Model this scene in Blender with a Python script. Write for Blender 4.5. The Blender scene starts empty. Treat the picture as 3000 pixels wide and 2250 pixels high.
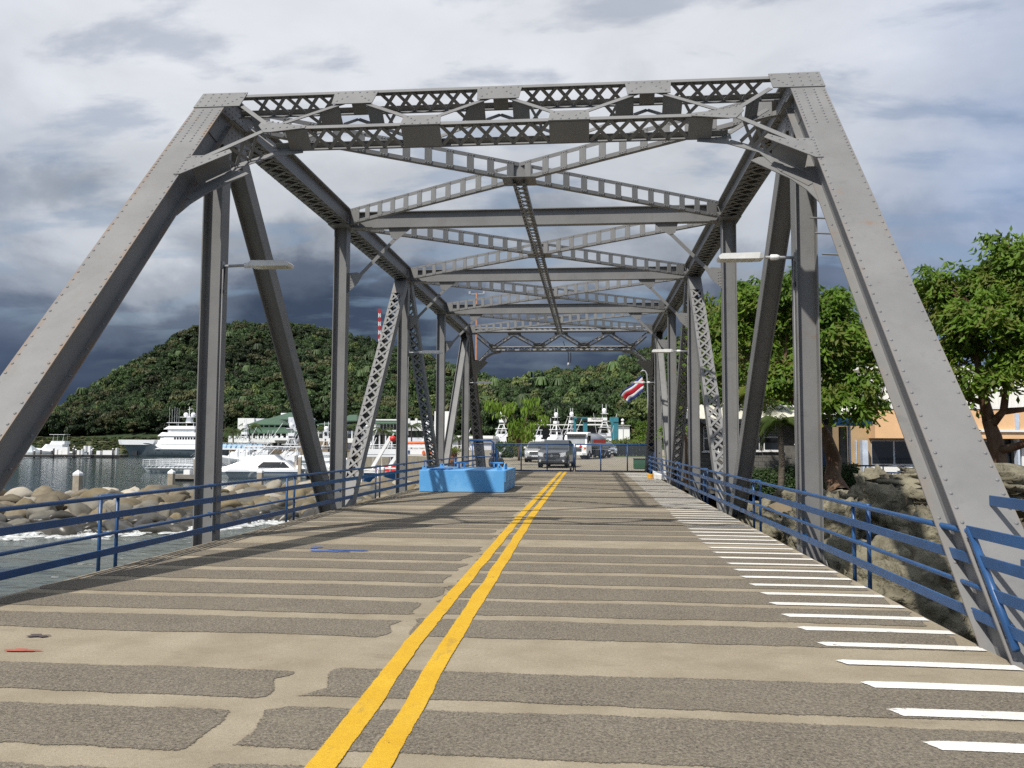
import bpy, math, random
from mathutils import Vector, Matrix, noise
R = math.radians
random.seed(7)
scene = bpy.context.scene

# ------------------------------------------------------------------ camera
CAM_F = 2410.77 / 3000.0
YAW, PITCH, ROLL, CAM_H = -0.0949, 0.0706, 0.0056, 1.6
_f = Vector((math.sin(YAW) * math.cos(PITCH), math.cos(YAW) * math.cos(PITCH), math.sin(PITCH)))
_r0 = Vector((math.cos(YAW), -math.sin(YAW), 0))
_u0 = _r0.cross(_f)
_r = _r0 * math.cos(ROLL) + _u0 * math.sin(ROLL)
_u = _u0 * math.cos(ROLL) - _r0 * math.sin(ROLL)
cam_data = bpy.data.cameras.new('camera')
cam = bpy.data.objects.new('camera', cam_data)
scene.collection.objects.link(cam)
scene.camera = cam
cam_data.sensor_width = 36
cam_data.lens = CAM_F * 36
cam_data.clip_start = 0.05
cam_data.clip_end = 20000
_m = Matrix((_r, _u, -_f)).transposed().to_4x4()
_m.translation = (0, 0, CAM_H)
cam.matrix_world = _m

# ------------------------------------------------------------------ sun, sky, exposure
SUN_TO = Vector((-0.396, -0.66, 1.0)).normalized()      # towards the sun: behind the viewer, to the left
sun_data = bpy.data.lights.new('sun', 'SUN')
sun_data.energy = 5.0
sun_data.angle = R(1.0)
sun_data.color = (1.0, 0.955, 0.88)
sun = bpy.data.objects.new('sun', sun_data)
scene.collection.objects.link(sun)
sun.rotation_euler = SUN_TO.to_track_quat('Z', 'Y').to_euler()
sun.location = SUN_TO * 60

world = bpy.data.worlds.new('World')
scene.world = world
world.use_nodes = True
wn, wl = world.node_tree.nodes, world.node_tree.links
wn.clear()
def wnode(t, **k):
    n = wn.new(t)
    for a, b in k.items():
        setattr(n, a, b)
    return n
def wmath(op, a, b=None, c=None, clamp=False):
    n = wnode('ShaderNodeMath', operation=op, use_clamp=clamp)
    for i, v in enumerate((a, b, c)):
        if v is None: continue
        if isinstance(v, (int, float)): n.inputs[i].default_value = v
        else: wl.new(v, n.inputs[i])
    return n.outputs[0]
def wramp(fac, stops, interp='EASE'):
    n = wnode('ShaderNodeValToRGB')
    n.color_ramp.interpolation = interp
    el = n.color_ramp.elements
    while len(el) < len(stops): el.new(0.5)
    for e, (p, c) in zip(el, stops):
        e.position = p; e.color = (*c, 1) if len(c) == 3 else c
    wl.new(fac, n.inputs[0])
    return n.outputs[0]
def wmaprange(v, a, b, c, d, smooth=True):
    n = wnode('ShaderNodeMapRange')
    n.interpolation_type = 'SMOOTHSTEP' if smooth else 'LINEAR'
    for i, x in enumerate((v, a, b, c, d)):
        if isinstance(x, (int, float)): n.inputs[i].default_value = x
        else: wl.new(x, n.inputs[i])
    return n.outputs[0]
def wmix(f, a, b):
    n = wnode('ShaderNodeMix', data_type='RGBA')
    for i, x in ((0, f), (6, a), (7, b)):
        if isinstance(x, (int, float)): n.inputs[i].default_value = x
        elif isinstance(x, tuple): n.inputs[i].default_value = (*x, 1)
        else: wl.new(x, n.inputs[i])
    return n.outputs[2]
sky = wnode('ShaderNodeTexSky', sky_type='NISHITA', sun_disc=False)
sky.sun_elevation = math.asin(SUN_TO.z)
sky.sun_rotation = math.atan2(SUN_TO.x, SUN_TO.y)
sky.dust_density = 1.0
tc = wnode('ShaderNodeTexCoord')
sep = wnode('ShaderNodeSeparateXYZ'); wl.new(tc.outputs['Generated'], sep.inputs[0])
dx, dy, dz = sep.outputs
# cloud sheet seen in perspective: direction projected on a flat ceiling
den = wmath('ADD', wmath('MAXIMUM', dz, 0.0), 0.22)
cxy = wnode('ShaderNodeCombineXYZ')
wl.new(wmath('DIVIDE', dx, den), cxy.inputs[0])
wl.new(wmath('DIVIDE', dy, den), cxy.inputs[1])
def wnoise(vec, scale, detail, rough, off=(0, 0, 0), dist=0.0, stretch=(1, 1, 1)):
    mp = wnode('ShaderNodeMapping'); wl.new(vec, mp.inputs[0])
    mp.inputs['Location'].default_value = off; mp.inputs['Scale'].default_value = stretch
    n = wnode('ShaderNodeTexNoise'); wl.new(mp.outputs[0], n.inputs['Vector'])
    n.inputs['Scale'].default_value = scale; n.inputs['Detail'].default_value = detail
    n.inputs['Roughness'].default_value = rough; n.inputs['Distortion'].default_value = dist
    return n.outputs['Fac']
n_big = wnoise(cxy.outputs[0], 0.85, 3, 0.5, (3.1, 1.7, 0))
n_puff = wnoise(cxy.outputs[0], 1.9, 9, 0.52, (0.4, 5.2, 0), 0.15, (1, 1.25, 1))
n_fine = wnoise(cxy.outputs[0], 3.4, 8, 0.55, (8.3, 2.2, 0), 0.2, (0.8, 1.5, 1))
ndv = wnode('ShaderNodeVectorMath', operation='MULTIPLY'); wl.new(tc.outputs['Generated'], ndv.inputs[0]); ndv.inputs[1].default_value = (1.0, 1.0, 1.7)
n_dir = wnoise(ndv.outputs[0], 4.2, 10, 0.55, (1.3, 0.2, 4.4), 0.25)
# storm bank: lies ahead and a little to the left
st_az = R(-12)
hyp = wmath('SQRT', wmath('ADD', wmath('ADD', wmath('MULTIPLY', dx, dx), wmath('MULTIPLY', dy, dy)), 0.0001))
ahead = wmath('DIVIDE', wmath('ADD', wmath('MULTIPLY', dx, math.sin(st_az)), wmath('MULTIPLY', dy, math.cos(st_az))), hyp)
storm_side = wmaprange(ahead, 0.72, 0.955, 0.0, 1.0)
jit = wmath('ADD', wmath('MULTIPLY', wmath('SUBTRACT', n_dir, 0.5), 0.34), wmath('MULTIPLY', wmath('SUBTRACT', n_big, 0.5), 0.10))
elev = wmath('ADD', dz, jit)
bank = wramp(elev, [(0.0, (0.040, 0.060, 0.104)), (0.10, (0.056, 0.079, 0.130)), (0.16, (0.125, 0.158, 0.222)),
                    (0.215, (0.36, 0.40, 0.465)), (0.27, (0.60, 0.635, 0.69)), (0.42, (0.78, 0.805, 0.855))])
open_sky = wramp(wmath('ADD', dz, wmath('ADD', wmath('MULTIPLY', wmath('SUBTRACT', n_fine, 0.5), 0.42), wmath('MULTIPLY', wmath('SUBTRACT', n_dir, 0.5), 0.30))),
                 [(0.0, (0.20, 0.275, 0.44)), (0.13, (0.235, 0.318, 0.50)), (0.27, (0.32, 0.41, 0.60)),
                  (0.42, (0.47, 0.54, 0.69)), (0.62, (0.76, 0.79, 0.85))])
clouds0 = wmix(storm_side, open_sky, bank)
shade = wmath('ADD', 0.60, wmath('MULTIPLY', wmath('ADD', n_dir, n_puff), 0.36))
csc = wnode('ShaderNodeVectorMath', operation='SCALE'); wl.new(clouds0, csc.inputs[0]); wl.new(shade, csc.inputs['Scale'])
clouds = csc.outputs[0]
# thin places let the blue sky through
thin = wmaprange(n_fine, 0.36, 0.50, 0.42, 0.0)
ten = wnode('ShaderNodeVectorMath', operation='SCALE'); wl.new(clouds, ten.inputs[0]); ten.inputs['Scale'].default_value = 10.0
# the cover breaks up behind the viewer, where the sun stands
clear = wmath('MULTIPLY', wmaprange(dy, 0.25, -0.45, 0.0, 0.72), wmaprange(n_puff, 0.62, 0.40, 0.35, 1.0))
gap = wmath('MAXIMUM', wmath('MULTIPLY', thin, wmaprange(dz, 0.05, 0.2, 0.0, 1.0)), clear)
skycol = wmix(gap, ten.outputs[0], sky.outputs[0])
bg = wnode('ShaderNodeBackground'); wl.new(skycol, bg.inputs[0]); bg.inputs[1].default_value = 0.1
wo = wnode('ShaderNodeOutputWorld'); wl.new(bg.outputs[0], wo.inputs[0])

scene.view_settings.view_transform = 'Standard'
scene.view_settings.look = 'None'
scene.view_settings.exposure = 0.0
scene.view_settings.gamma = 1.0
scene.view_settings.use_curve_mapping = False
scene.render.engine = 'CYCLES'
scene.cycles.max_bounces = 6
scene.cycles.transparent_max_bounces = 12
scene.cycles.use_adaptive_sampling = True
scene.cycles.use_denoising = False

# ------------------------------------------------------------------ helpers
C = scene.collection
def ray(u, v):
    d = _f + _r * ((u - 1500) / 2410.77) - _u * ((v - 1125) / 2410.77)
    return d
def at(u, v, Y):
    """world point at forward distance Y that lies on the line of sight (photo pixels of the 3000x2250 picture)"""
    d = ray(u, v)
    return Vector((0, 0, CAM_H)) + d * (Y / d.y)
def atz(u, v, z):
    d = ray(u, v)
    return Vector((0, 0, CAM_H)) + d * ((z - CAM_H) / d.z)

def tag(o, label=None, cat=None, group=None, kind=None):
    if label: o['label'] = label
    if cat: o['category'] = cat
    if group: o['group'] = group
    if kind: o['kind'] = kind
    return o
def empty(name, loc=(0, 0, 0), label=None, cat=None, group=None, parent=None):
    o = bpy.data.objects.new(name, None)
    C.objects.link(o)
    o.empty_display_size = 0.1
    o.location = loc
    if parent:
        attach(o, parent)
    return tag(o, label, cat, group)
def origin(o):
    p = Vector(o.location)
    while o.parent:
        o = o.parent
        p += Vector(o.location) if o.type == 'EMPTY' else Vector((0, 0, 0))
    return p
def attach(o, parent):
    """parent o (whose coordinates are world coordinates) without moving it"""
    o.parent = parent
    o.matrix_parent_inverse = wm(parent).inverted()
def wm(o):
    if o.parent:
        return wm(o.parent) @ o.matrix_parent_inverse @ o.matrix_basis
    return o.matrix_basis.copy()

class MB:
    def __init__(s): s.v = []; s.f = []
    def add(s, vs, fs):
        b = len(s.v); s.v += [tuple(p) for p in vs]; s.f += [tuple(i + b for i in f) for f in fs]; return s
    def box(s, c, size, rot=None):
        x, y, z = size[0] / 2, size[1] / 2, size[2] / 2
        c = Vector(c)
        pts = [Vector(p) for p in ((-x, -y, -z), (x, -y, -z), (x, y, -z), (-x, y, -z), (-x, -y, z), (x, -y, z), (x, y, z), (-x, y, z))]
        if rot is not None: pts = [rot @ p for p in pts]
        return s.add([c + p for p in pts], BOXF)
    def lohi(s, lo, hi):
        return s.box([(a + b) / 2 for a, b in zip(lo, hi)], [abs(b - a) for a, b in zip(lo, hi)])
    def bar(s, p, q, w, h, up=(0, 0, 1)):
        """bar from p to q; w across, h along up"""
        p, q = Vector(p), Vector(q); d = (q - p); L = d.length; d.normalize()
        sd = d.cross(Vector(up))
        if sd.length < 1e-5: sd = d.cross(Vector((1, 0, 0)))
        sd.normalize(); n = sd.cross(d)
        return s.box((p + q) / 2, (w, L, h), Matrix((sd, d, n)).transposed())
    def tube(s, pts, r, n=8, caps=True):
        pts = [Vector(p) for p in pts]; rings = []
        rr = r if isinstance(r, (list, tuple)) else [r] * len(pts)
        prev = None; vs = []
        for i, p in enumerate(pts):
            t = (pts[min(i + 1, len(pts) - 1)] - pts[max(i - 1, 0)]).normalized()
            if prev is None:
                a = Vector((0, 0, 1)) if abs(t.z) < 0.9 else Vector((1, 0, 0))
                x = t.cross(a).normalized()
            else:
                x = (prev - t * prev.dot(t)).normalized()
            prev = x; y = t.cross(x)
            vs += [p + (x * math.cos(k * 2 * math.pi / n) + y * math.sin(k * 2 * math.pi / n)) * rr[i] for k in range(n)]
        fs = []
        for i in range(len(pts) - 1):
            for k in range(n):
                k2 = (k + 1) % n
                fs.append((i * n + k, i * n + k2, (i + 1) * n + k2, (i + 1) * n + k))
        if caps:
            fs.append(tuple(range(n))[::-1]); fs.append(tuple((len(pts) - 1) * n + k for k in range(n)))
        return s.add(vs, fs)
    def prism(s, poly, ext):
        """poly: 3-D points of a planar outline, extruded by vector ext"""
        n = len(poly); e = Vector(ext); P = [Vector(p) for p in poly]
        fs = [tuple(range(n))[::-1], tuple(range(n, 2 * n))] + [(i, (i + 1) % n, n + (i + 1) % n, n + i) for i in range(n)]
        return s.add(P + [p + e for p in P], fs)
    def lathe(s, prof, c, n=12, axis='Z'):
        vs = []; c = Vector(c)
        for (r, h) in prof:
            for k in range(n):
                a = 2 * math.pi * k / n
                p = (r * math.cos(a), r * math.sin(a), h)
                if axis == 'X': p = (h, r * math.cos(a), r * math.sin(a))
                if axis == 'Y': p = (r * math.cos(a), h, r * math.sin(a))
                vs.append(c + Vector(p))
        fs = []
        for i in range(len(prof) - 1):
            for k in range(n):
                k2 = (k + 1) % n
                fs.append((i * n + k, i * n + k2, (i + 1) * n + k2, (i + 1) * n + k))
        fs.append(tuple(range(n))[::-1]); fs.append(tuple((len(prof) - 1) * n + k for k in range(n)))
        return s.add(vs, fs)
    def quad(s, a, b, c, d): return s.add([a, b, c, d], [(0, 1, 2, 3)])
    def mesh(s, name, mat, smooth=False):
        me = bpy.data.meshes.new(name); me.from_pydata(s.v, [], s.f)
        if mat: me.materials.append(mat)
        if smooth: me.polygons.foreach_set('use_smooth', [True] * len(me.polygons))
        me.update(); return me
    def build(s, name, mat, parent=None, smooth=False, kind=None, label=None, cat=None, group=None):
        o = bpy.data.objects.new(name, s.mesh(name, mat, smooth)); C.objects.link(o)
        if parent: attach(o, parent)
        return tag(o, label, cat, group, kind)
BOXF = [(0, 3, 2, 1), (4, 5, 6, 7), (0, 1, 5, 4), (1, 2, 6, 5), (2, 3, 7, 6), (3, 0, 4, 7)]

_boxes = {}
def unit_box(mat):
    """shared 1x1x1 box, scaled by its objects"""
    if mat.name not in _boxes:
        _boxes[mat.name] = MB().box((0, 0, 0), (1, 1, 1)).mesh('piece_' + mat.name, mat)
    return _boxes[mat.name]
def piece(name, mat, parent, c, size, rot=None, mesh=None):
    o = bpy.data.objects.new(name, mesh or unit_box(mat)); C.objects.link(o)
    m = (rot.to_4x4() if rot is not None else Matrix.Identity(4))
    o.matrix_basis = Matrix.Translation(c) @ m @ Matrix.Diagonal((*size, 1))
    if parent: attach(o, parent)
    return o
def bar_piece(name, mat, parent, p, q, w, h, up=(0, 0, 1)):
    p, q = Vector(p), Vector(q); d = q - p; L = d.length; d.normalize()
    sd = d.cross(Vector(up)).normalized(); n = sd.cross(d)
    return piece(name, mat, parent, (p + q) / 2, (w, L, h), Matrix((sd, d, n)).transposed())
def smooth_by_angle(o, deg=35):
    o.data.polygons.foreach_set('use_smooth', [True] * len(o.data.polygons))
    o.data.set_sharp_from_angle(angle=R(deg))
    return o
def bevel(o, w, seg=2):
    m = o.modifiers.new('bevel', 'BEVEL'); m.width = w; m.segments = seg; m.limit_method = 'ANGLE'; m.angle_limit = R(40)
    return o
def copy_tree(o, mat, parent=None):
    """copy o and its parts; mat is applied to the world matrices"""
    c = o.copy(); C.objects.link(c)
    if parent is None:
        c.matrix_basis = mat @ wm(o)
    else:
        c.parent = parent; c.matrix_parent_inverse = o.matrix_parent_inverse.copy()
    for ch in list(o.children): copy_tree(ch, mat, c)
    return c

# ------------------------------------------------------------------ materials
def mk(name, col, rough=0.6, metal=0.0, var=0.12, scale=2.0, col2=None, lo=0.4, hi=0.65, bump=0.0, bscale=40.0, spec=0.4,
       coord='Object', detail=5.0, emit=None, coat=0.0, transl=0.0, rnd=0.0, stretch=None, bdist=0.02):
    m = bpy.data.materials.new(name); m.use_nodes = True
    nt = m.node_tree; N, L = nt.nodes, nt.links
    b = N['Principled BSDF']; out = N['Material Output']
    b.inputs['Roughness'].default_value = rough; b.inputs['Metallic'].default_value = metal
    b.inputs['Specular IOR Level'].default_value = spec
    b.inputs['Coat Weight'].default_value = coat
    tcn = N.new('ShaderNodeTexCoord'); src = tcn.outputs[coord]
    if coord == 'World':
        pass
    if stretch:
        mp = N.new('ShaderNodeMapping'); mp.inputs['Scale'].default_value = stretch; L.new(src, mp.inputs[0]); src = mp.outputs[0]
    no = N.new('ShaderNodeTexNoise'); L.new(src, no.inputs['Vector'])
    no.inputs['Scale'].default_value = scale; no.inputs['Detail'].default_value = detail; no.inputs['Roughness'].default_value = 0.6
    mr = N.new('ShaderNodeMapRange'); L.new(no.outputs['Fac'], mr.inputs[0])
    mr.inputs[1].default_value = lo; mr.inputs[2].default_value = hi
    mx = N.new('ShaderNodeMix'); mx.data_type = 'RGBA'; L.new(mr.outputs[0], mx.inputs[0])
    c2 = col2 if col2 else tuple(min(1, c * (1 + var)) for c in col)
    c1 = col if col2 else tuple(c * (1 - var) for c in col)
    mx.inputs[6].default_value = (*c1, 1); mx.inputs[7].default_value = (*c2, 1)
    colour = mx.outputs[2]
    if rnd:
        oi = N.new('ShaderNodeObjectInfo'); hs = N.new('ShaderNodeHueSaturation')
        a = N.new('ShaderNodeMapRange'); L.new(oi.outputs['Random'], a.inputs[0])
        a.inputs[3].default_value = 1 - rnd; a.inputs[4].default_value = 1 + rnd
        L.new(a.outputs[0], hs.inputs['Value']); L.new(colour, hs.inputs['Color']); colour = hs.outputs[0]
    L.new(colour, b.inputs['Base Color'])
    if bump:
        n2 = N.new('ShaderNodeTexNoise'); L.new(src, n2.inputs['Vector']); n2.inputs['Scale'].default_value = bscale
        n2.inputs['Detail'].default_value = 6
        bp = N.new('ShaderNodeBump'); bp.inputs['Strength'].default_value = bump; bp.inputs['Distance'].default_value = bdist
        L.new(n2.outputs['Fac'], bp.inputs['Height']); L.new(bp.outputs[0], b.inputs['Normal'])
    if transl:
        tr = N.new('ShaderNodeBsdfTranslucent'); L.new(colour, tr.inputs[0])
        ms = N.new('ShaderNodeMixShader'); ms.inputs[0].default_value = transl
        L.new(b.outputs[0], ms.inputs[1]); L.new(tr.outputs[0], ms.inputs[2]); L.new(ms.outputs[0], out.inputs[0])
    m['b'] = 1
    return m
def nodes_of(m): return m.node_tree.nodes, m.node_tree.links, m.node_tree.nodes['Principled BSDF']

def steel(name, base):
    """grey bridge paint with chalky patches, grime and a little rust"""
    m = mk(name, base, rough=0.5, var=0.10, scale=1.3, lo=0.35, hi=0.7, spec=0.35, bump=0.05, bscale=14)
    N, L, b = nodes_of(m)
    tcn = N.new('ShaderNodeTexCoord')
    col = b.inputs['Base Color'].links[0].from_socket
    def layer(col, sc, lo, hi, c, amt, stretch=(1, 1, 1)):
        mp = N.new('ShaderNodeMapping'); mp.inputs['Scale'].default_value = stretch; L.new(tcn.outputs['Object'], mp.inputs[0])
        n = N.new('ShaderNodeTexNoise'); L.new(mp.outputs[0], n.inputs['Vector']); n.inputs['Scale'].default_value = sc
        n.inputs['Detail'].default_value = 8; n.inputs['Roughness'].default_value = 0.65
        r = N.new('ShaderNodeMapRange'); L.new(n.outputs['Fac'], r.inputs[0])
        r.inputs[1].default_value = lo; r.inputs[2].default_value = hi; r.inputs[4].default_value = amt
        x = N.new('ShaderNodeMix'); x.data_type = 'RGBA'; L.new(r.outputs[0], x.inputs[0]); L.new(col, x.inputs[6]); x.inputs[7].default_value = (*c, 1)
        return x.outputs[2]
    col = layer(col, 3.1, 0.56, 0.72, tuple(c * 0.72 for c in base), 0.55)
    col = layer(col, 0.55, 0.50, 0.72, tuple(c * 1.22 for c in base), 0.6)
    col = layer(col, 2.3, 0.62, 0.74, (0.20, 0.13, 0.08), 0.62)
    col = layer(col, 9.0, 0.64, 0.74, (0.10, 0.085, 0.075), 0.45)
    col = layer(col, 1.2, 0.58, 0.78, (0.16, 0.145, 0.125), 0.6, (2.2, 2.2, 0.25))
    L.new(col, b.inputs['Base Color'])
    return m
STEEL = steel('grey_bridge_paint', (0.182, 0.182, 0.180))
def rusty_edges(name, base, xc, amt):
    """bridge paint with rust creeping in from the plate edges at xc +- 0.25"""
    m = steel(name, base); N, L, b = nodes_of(m)
    tcn = N.new('ShaderNodeTexCoord'); sp = N.new('ShaderNodeSeparateXYZ'); L.new(tcn.outputs['Object'], sp.inputs[0])
    def mt(op, *a):
        n = N.new('ShaderNodeMath'); n.operation = op
        for i, v in enumerate(a):
            if isinstance(v, (int, float)): n.inputs[i].default_value = v
            else: L.new(v, n.inputs[i])
        return n.outputs[0]
    d = mt('ABSOLUTE', mt('SUBTRACT', sp.outputs[0], xc))
    r = N.new('ShaderNodeMapRange'); L.new(d, r.inputs[0]); r.inputs[1].default_value = 0.10; r.inputs[2].default_value = 0.25; r.inputs[4].default_value = 0.34
    n1 = N.new('ShaderNodeTexNoise'); L.new(tcn.outputs['Object'], n1.inputs['Vector']); n1.inputs['Scale'].default_value = 2.6; n1.inputs['Detail'].default_value = 9; n1.inputs['Roughness'].default_value = 0.7
    f = N.new('ShaderNodeMapRange'); L.new(mt('ADD', n1.outputs['Fac'], r.outputs[0]), f.inputs[0]); f.inputs[1].default_value = 0.72; f.inputs[2].default_value = 0.98; f.inputs[4].default_value = amt
    x = N.new('ShaderNodeMix'); x.data_type = 'RGBA'; L.new(f.outputs[0], x.inputs[0]); L.new(b.inputs['Base Color'].links[0].from_socket, x.inputs[6]); x.inputs[7].default_value = (0.22, 0.135, 0.075, 1)
    L.new(x.outputs[2], b.inputs['Base Color'])
    return m
RIVET = mk('rivet_paint', (0.18, 0.18, 0.185), rough=0.5)
BLUE = mk('blue_rail_paint', (0.019, 0.074, 0.195), rough=0.38, var=0.12, scale=4, spec=0.45, bump=0.03, bscale=60)
SKYBLUE = mk('light_blue_paint', (0.10, 0.335, 0.66), rough=0.5, var=0.10, scale=1.1, col2=(0.165, 0.42, 0.73), lo=0.45, hi=0.62, bump=0.04, bscale=8)
WHITE = mk('white_paint', (0.80, 0.80, 0.79), rough=0.45, var=0.04, scale=1.0)
GEL = mk('white_gelcoat', (0.80, 0.81, 0.82), rough=0.25, var=0.03, scale=0.4, coat=0.3)
DARKGLASS = mk('dark_glass', (0.012, 0.015, 0.018), rough=0.06, var=0.2, spec=0.6)
RUBBER = mk('black_rubber', (0.02, 0.02, 0.02), rough=0.75)
BLACK = mk('black_plastic', (0.018, 0.018, 0.019), rough=0.5)
CHROME = mk('bright_metal', (0.62, 0.63, 0.64), rough=0.22, metal=0.9)
GALV = mk('galvanised_steel', (0.36, 0.37, 0.38), rough=0.5, metal=0.4, var=0.08, scale=9)
LAMPWHITE = mk('lamp_housing_white', (0.72, 0.72, 0.70), rough=0.4)
# ------------------------------------------------------------------ bridge dimensions
XL, XR, XC = -6.18, 3.30, -1.44          # truss planes and centre line
PL, YN1 = 6.916, 12.913                  # panel length, first top node
def yk(k): return YN1 + (k - 1) * PL     # panel point k = 0..6
YMID = yk(3)
ZT, ZB = 7.37, 6.95                      # top chord
ZBC = -0.75                              # bottom chord centre
SL, Y0 = 1.145, 6.414                    # end-post plane z = SL*(y-Y0)
_c = 1 / math.hypot(1, SL); _s = SL * _c
EV, EN = Vector((0, _c, _s)), Vector((0, -_s, _c))
def Q(x, v, n=0.0): return Vector((x, Y0, 0)) + EV * v + EN * n
MIR = Matrix.Translation((0, 2 * YMID, 0)) @ Matrix.Diagonal((1, -1, 1, 1))
DL, DR = -5.98, 3.09                     # deck edges

# ------------------------------------------------------------------ deck
def deck_mat(name, c1, c2, speck, sp_amt, bump, vs=160.0, patch=None):
    m = mk(name, c1, col2=c2, rough=0.9, scale=1.6, lo=0.35, hi=0.68, spec=0.2, detail=8)
    N, L, b = nodes_of(m)
    t = N.new('ShaderNodeTexCoord')
    col = b.inputs['Base Color'].links[0].from_socket
    n = N.new('ShaderNodeTexNoise'); L.new(t.outputs['Object'], n.inputs['Vector']); n.inputs['Scale'].default_value = vs / 4
    n.inputs['Detail'].default_value = 8; n.inputs['Roughness'].default_value = 0.82
    r = N.new('ShaderNodeMapRange'); L.new(n.outputs['Fac'], r.inputs[0]); r.inputs[1].default_value = 0.42; r.inputs[2].default_value = 0.64
    r.inputs[4].default_value = sp_amt
    x = N.new('ShaderNodeMix'); x.data_type = 'RGBA'; L.new(r.outputs[0], x.inputs[0]); L.new(col, x.inputs[6]); x.inputs[7].default_value = (*speck, 1)
    col = x.outputs[2]
    for sc, lo, hi, c, amt, st in (patch or []):
        mp = N.new('ShaderNodeMapping'); mp.inputs['Scale'].default_value = st; L.new(t.outputs['Object'], mp.inputs[0])
        n3 = N.new('ShaderNodeTexNoise'); L.new(mp.outputs[0], n3.inputs['Vector']); n3.inputs['Scale'].default_value = sc
        n3.inputs['Detail'].default_value = 9; n3.inputs['Roughness'].default_value = 0.7
        r3 = N.new('ShaderNodeMapRange'); L.new(n3.outputs['Fac'], r3.inputs[0]); r3.inputs[1].default_value = lo; r3.inputs[2].default_value = hi; r3.inputs[4].default_value = amt
        x3 = N.new('ShaderNodeMix'); x3.data_type = 'RGBA'; L.new(r3.outputs[0], x3.inputs[0]); L.new(col, x3.inputs[6]); x3.inputs[7].default_value = (*c, 1)
        col = x3.outputs[2]
    L.new(col, b.inputs['Base Color'])
    n2 = N.new('ShaderNodeTexNoise'); L.new(t.outputs['Object'], n2.inputs['Vector']); n2.inputs['Scale'].default_value = vs * 0.7
    n2.inputs['Detail'].default_value = 4
    bp = N.new('ShaderNodeBump'); bp.inputs['Strength'].default_value = bump; bp.inputs['Distance'].default_value = 0.012
    L.new(n2.outputs['Fac'], bp.inputs['Height']); L.new(bp.outputs[0], b.inputs['Normal'])
    return m
CONC = deck_mat('beige_concrete', (0.27, 0.228, 0.163), (0.36, 0.312, 0.232), (0.165, 0.138, 0.10), 0.50, 0.5, 190,
                [(0.9, 0.52, 0.7, (0.20, 0.168, 0.122), 0.55, (1, 1, 1)), (2.5, 0.58, 0.72, (0.13, 0.108, 0.08), 0.5, (0.6, 1.6, 1)), (14.0, 0.60, 0.72, (0.15, 0.125, 0.09), 0.5, (1, 1, 1))])
ASPH = deck_mat('worn_asphalt', (0.102, 0.087, 0.067), (0.145, 0.126, 0.098), (0.34, 0.30, 0.235), 0.85, 0.9, 190,
                [(1.1, 0.50, 0.70, (0.185, 0.160, 0.122), 0.7, (1, 1, 1)), (2.2, 0.58, 0.72, (0.27, 0.235, 0.172), 0.65, (0.35, 1.8, 1)),
                 (1.6, 0.60, 0.75, (0.066, 0.059, 0.050), 0.5, (1, 1, 1)), (60.0, 0.53, 0.66, (0.034, 0.030, 0.024), 0.85, (1, 1, 1)), (9.0, 0.60, 0.72, (0.06, 0.053, 0.043), 0.5, (1, 1, 1))])
YELL = deck_mat('yellow_road_paint', (0.57, 0.335, 0.022), (0.64, 0.405, 0.035), (0.38, 0.215, 0.025), 0.5, 0.6, 170,
                [(0.8, 0.54, 0.7, (0.38, 0.235, 0.05), 0.6, (1, 1, 1)), (2.6, 0.60, 0.72, (0.22, 0.165, 0.075), 0.6, (1.5, 0.5, 1))])
STRIPE = deck_mat('white_road_paint', (0.68, 0.665, 0.625), (0.76, 0.745, 0.71), (0.50, 0.475, 0.42), 0.45, 0.5, 170,
                  [(2.6, 0.56, 0.74, (0.42, 0.385, 0.32), 0.6, (0.5, 1.4, 1))])
def fray_mat(m, soft, sc, holes):
    """worn coat: breaks up towards its edge (attribute 'edge', metres from the border) and in scattered holes"""
    N, L, b = nodes_of(m); out = N['Material Output']
    at_ = N.new('ShaderNodeAttribute'); at_.attribute_name = 'edge'
    t = N.new('ShaderNodeTexCoord')
    def nz(scale, det):
        n = N.new('ShaderNodeTexNoise'); L.new(t.outputs['Object'], n.inputs['Vector']); n.inputs['Scale'].default_value = scale; n.inputs['Detail'].default_value = det; n.inputs['Roughness'].default_value = 0.7
        return n.outputs['Fac']
    def mth(op, a, c):
        n = N.new('ShaderNodeMath'); n.operation = op
        for i, v in enumerate((a, c)):
            if isinstance(v, (int, float)): n.inputs[i].default_value = v
            else: L.new(v, n.inputs[i])
        return n.outputs[0]
    e = mth('DIVIDE', at_.outputs['Fac'], soft)
    a = mth('ADD', e, mth('MULTIPLY', mth('SUBTRACT', nz(sc, 7), 0.58), 2.2))
    r = N.new('ShaderNodeMapRange'); r.interpolation_type = 'SMOOTHSTEP'; L.new(a, r.inputs[0]); r.inputs[1].default_value = 0.0; r.inputs[2].default_value = 0.35
    h = N.new('ShaderNodeMapRange'); L.new(nz(holes[0], 9), h.inputs[0]); h.inputs[1].default_value = holes[1]; h.inputs[2].default_value = holes[1] + 0.05; h.inputs[3].default_value = 1.0; h.inputs[4].default_value = 0.0
    f = mth('MULTIPLY', r.outputs[0], h.outputs[0])
    tr = N.new('ShaderNodeBsdfTransparent'); ms = N.new('ShaderNodeMixShader'); L.new(f, ms.inputs[0]); L.new(tr.outputs[0], ms.inputs[1]); L.new(b.outputs[0], ms.inputs[2]); L.new(ms.outputs[0], out.inputs[0])
fray_mat(ASPH, 0.04, 60, (3.0, 0.67)); fray_mat(YELL, 0.010, 55, (4.0, 0.64)); fray_mat(STRIPE, 0.010, 55, (4.0, 0.635))
def edge_attr(o, vals):
    a = o.data.attributes.new('edge', 'FLOAT', 'POINT'); a.data.foreach_set('value', vals); return o
deck = MB().lohi((DL, -9, -0.28), (DR, 47.6, 0)).build('bridge_deck', CONC, kind='structure')
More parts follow.
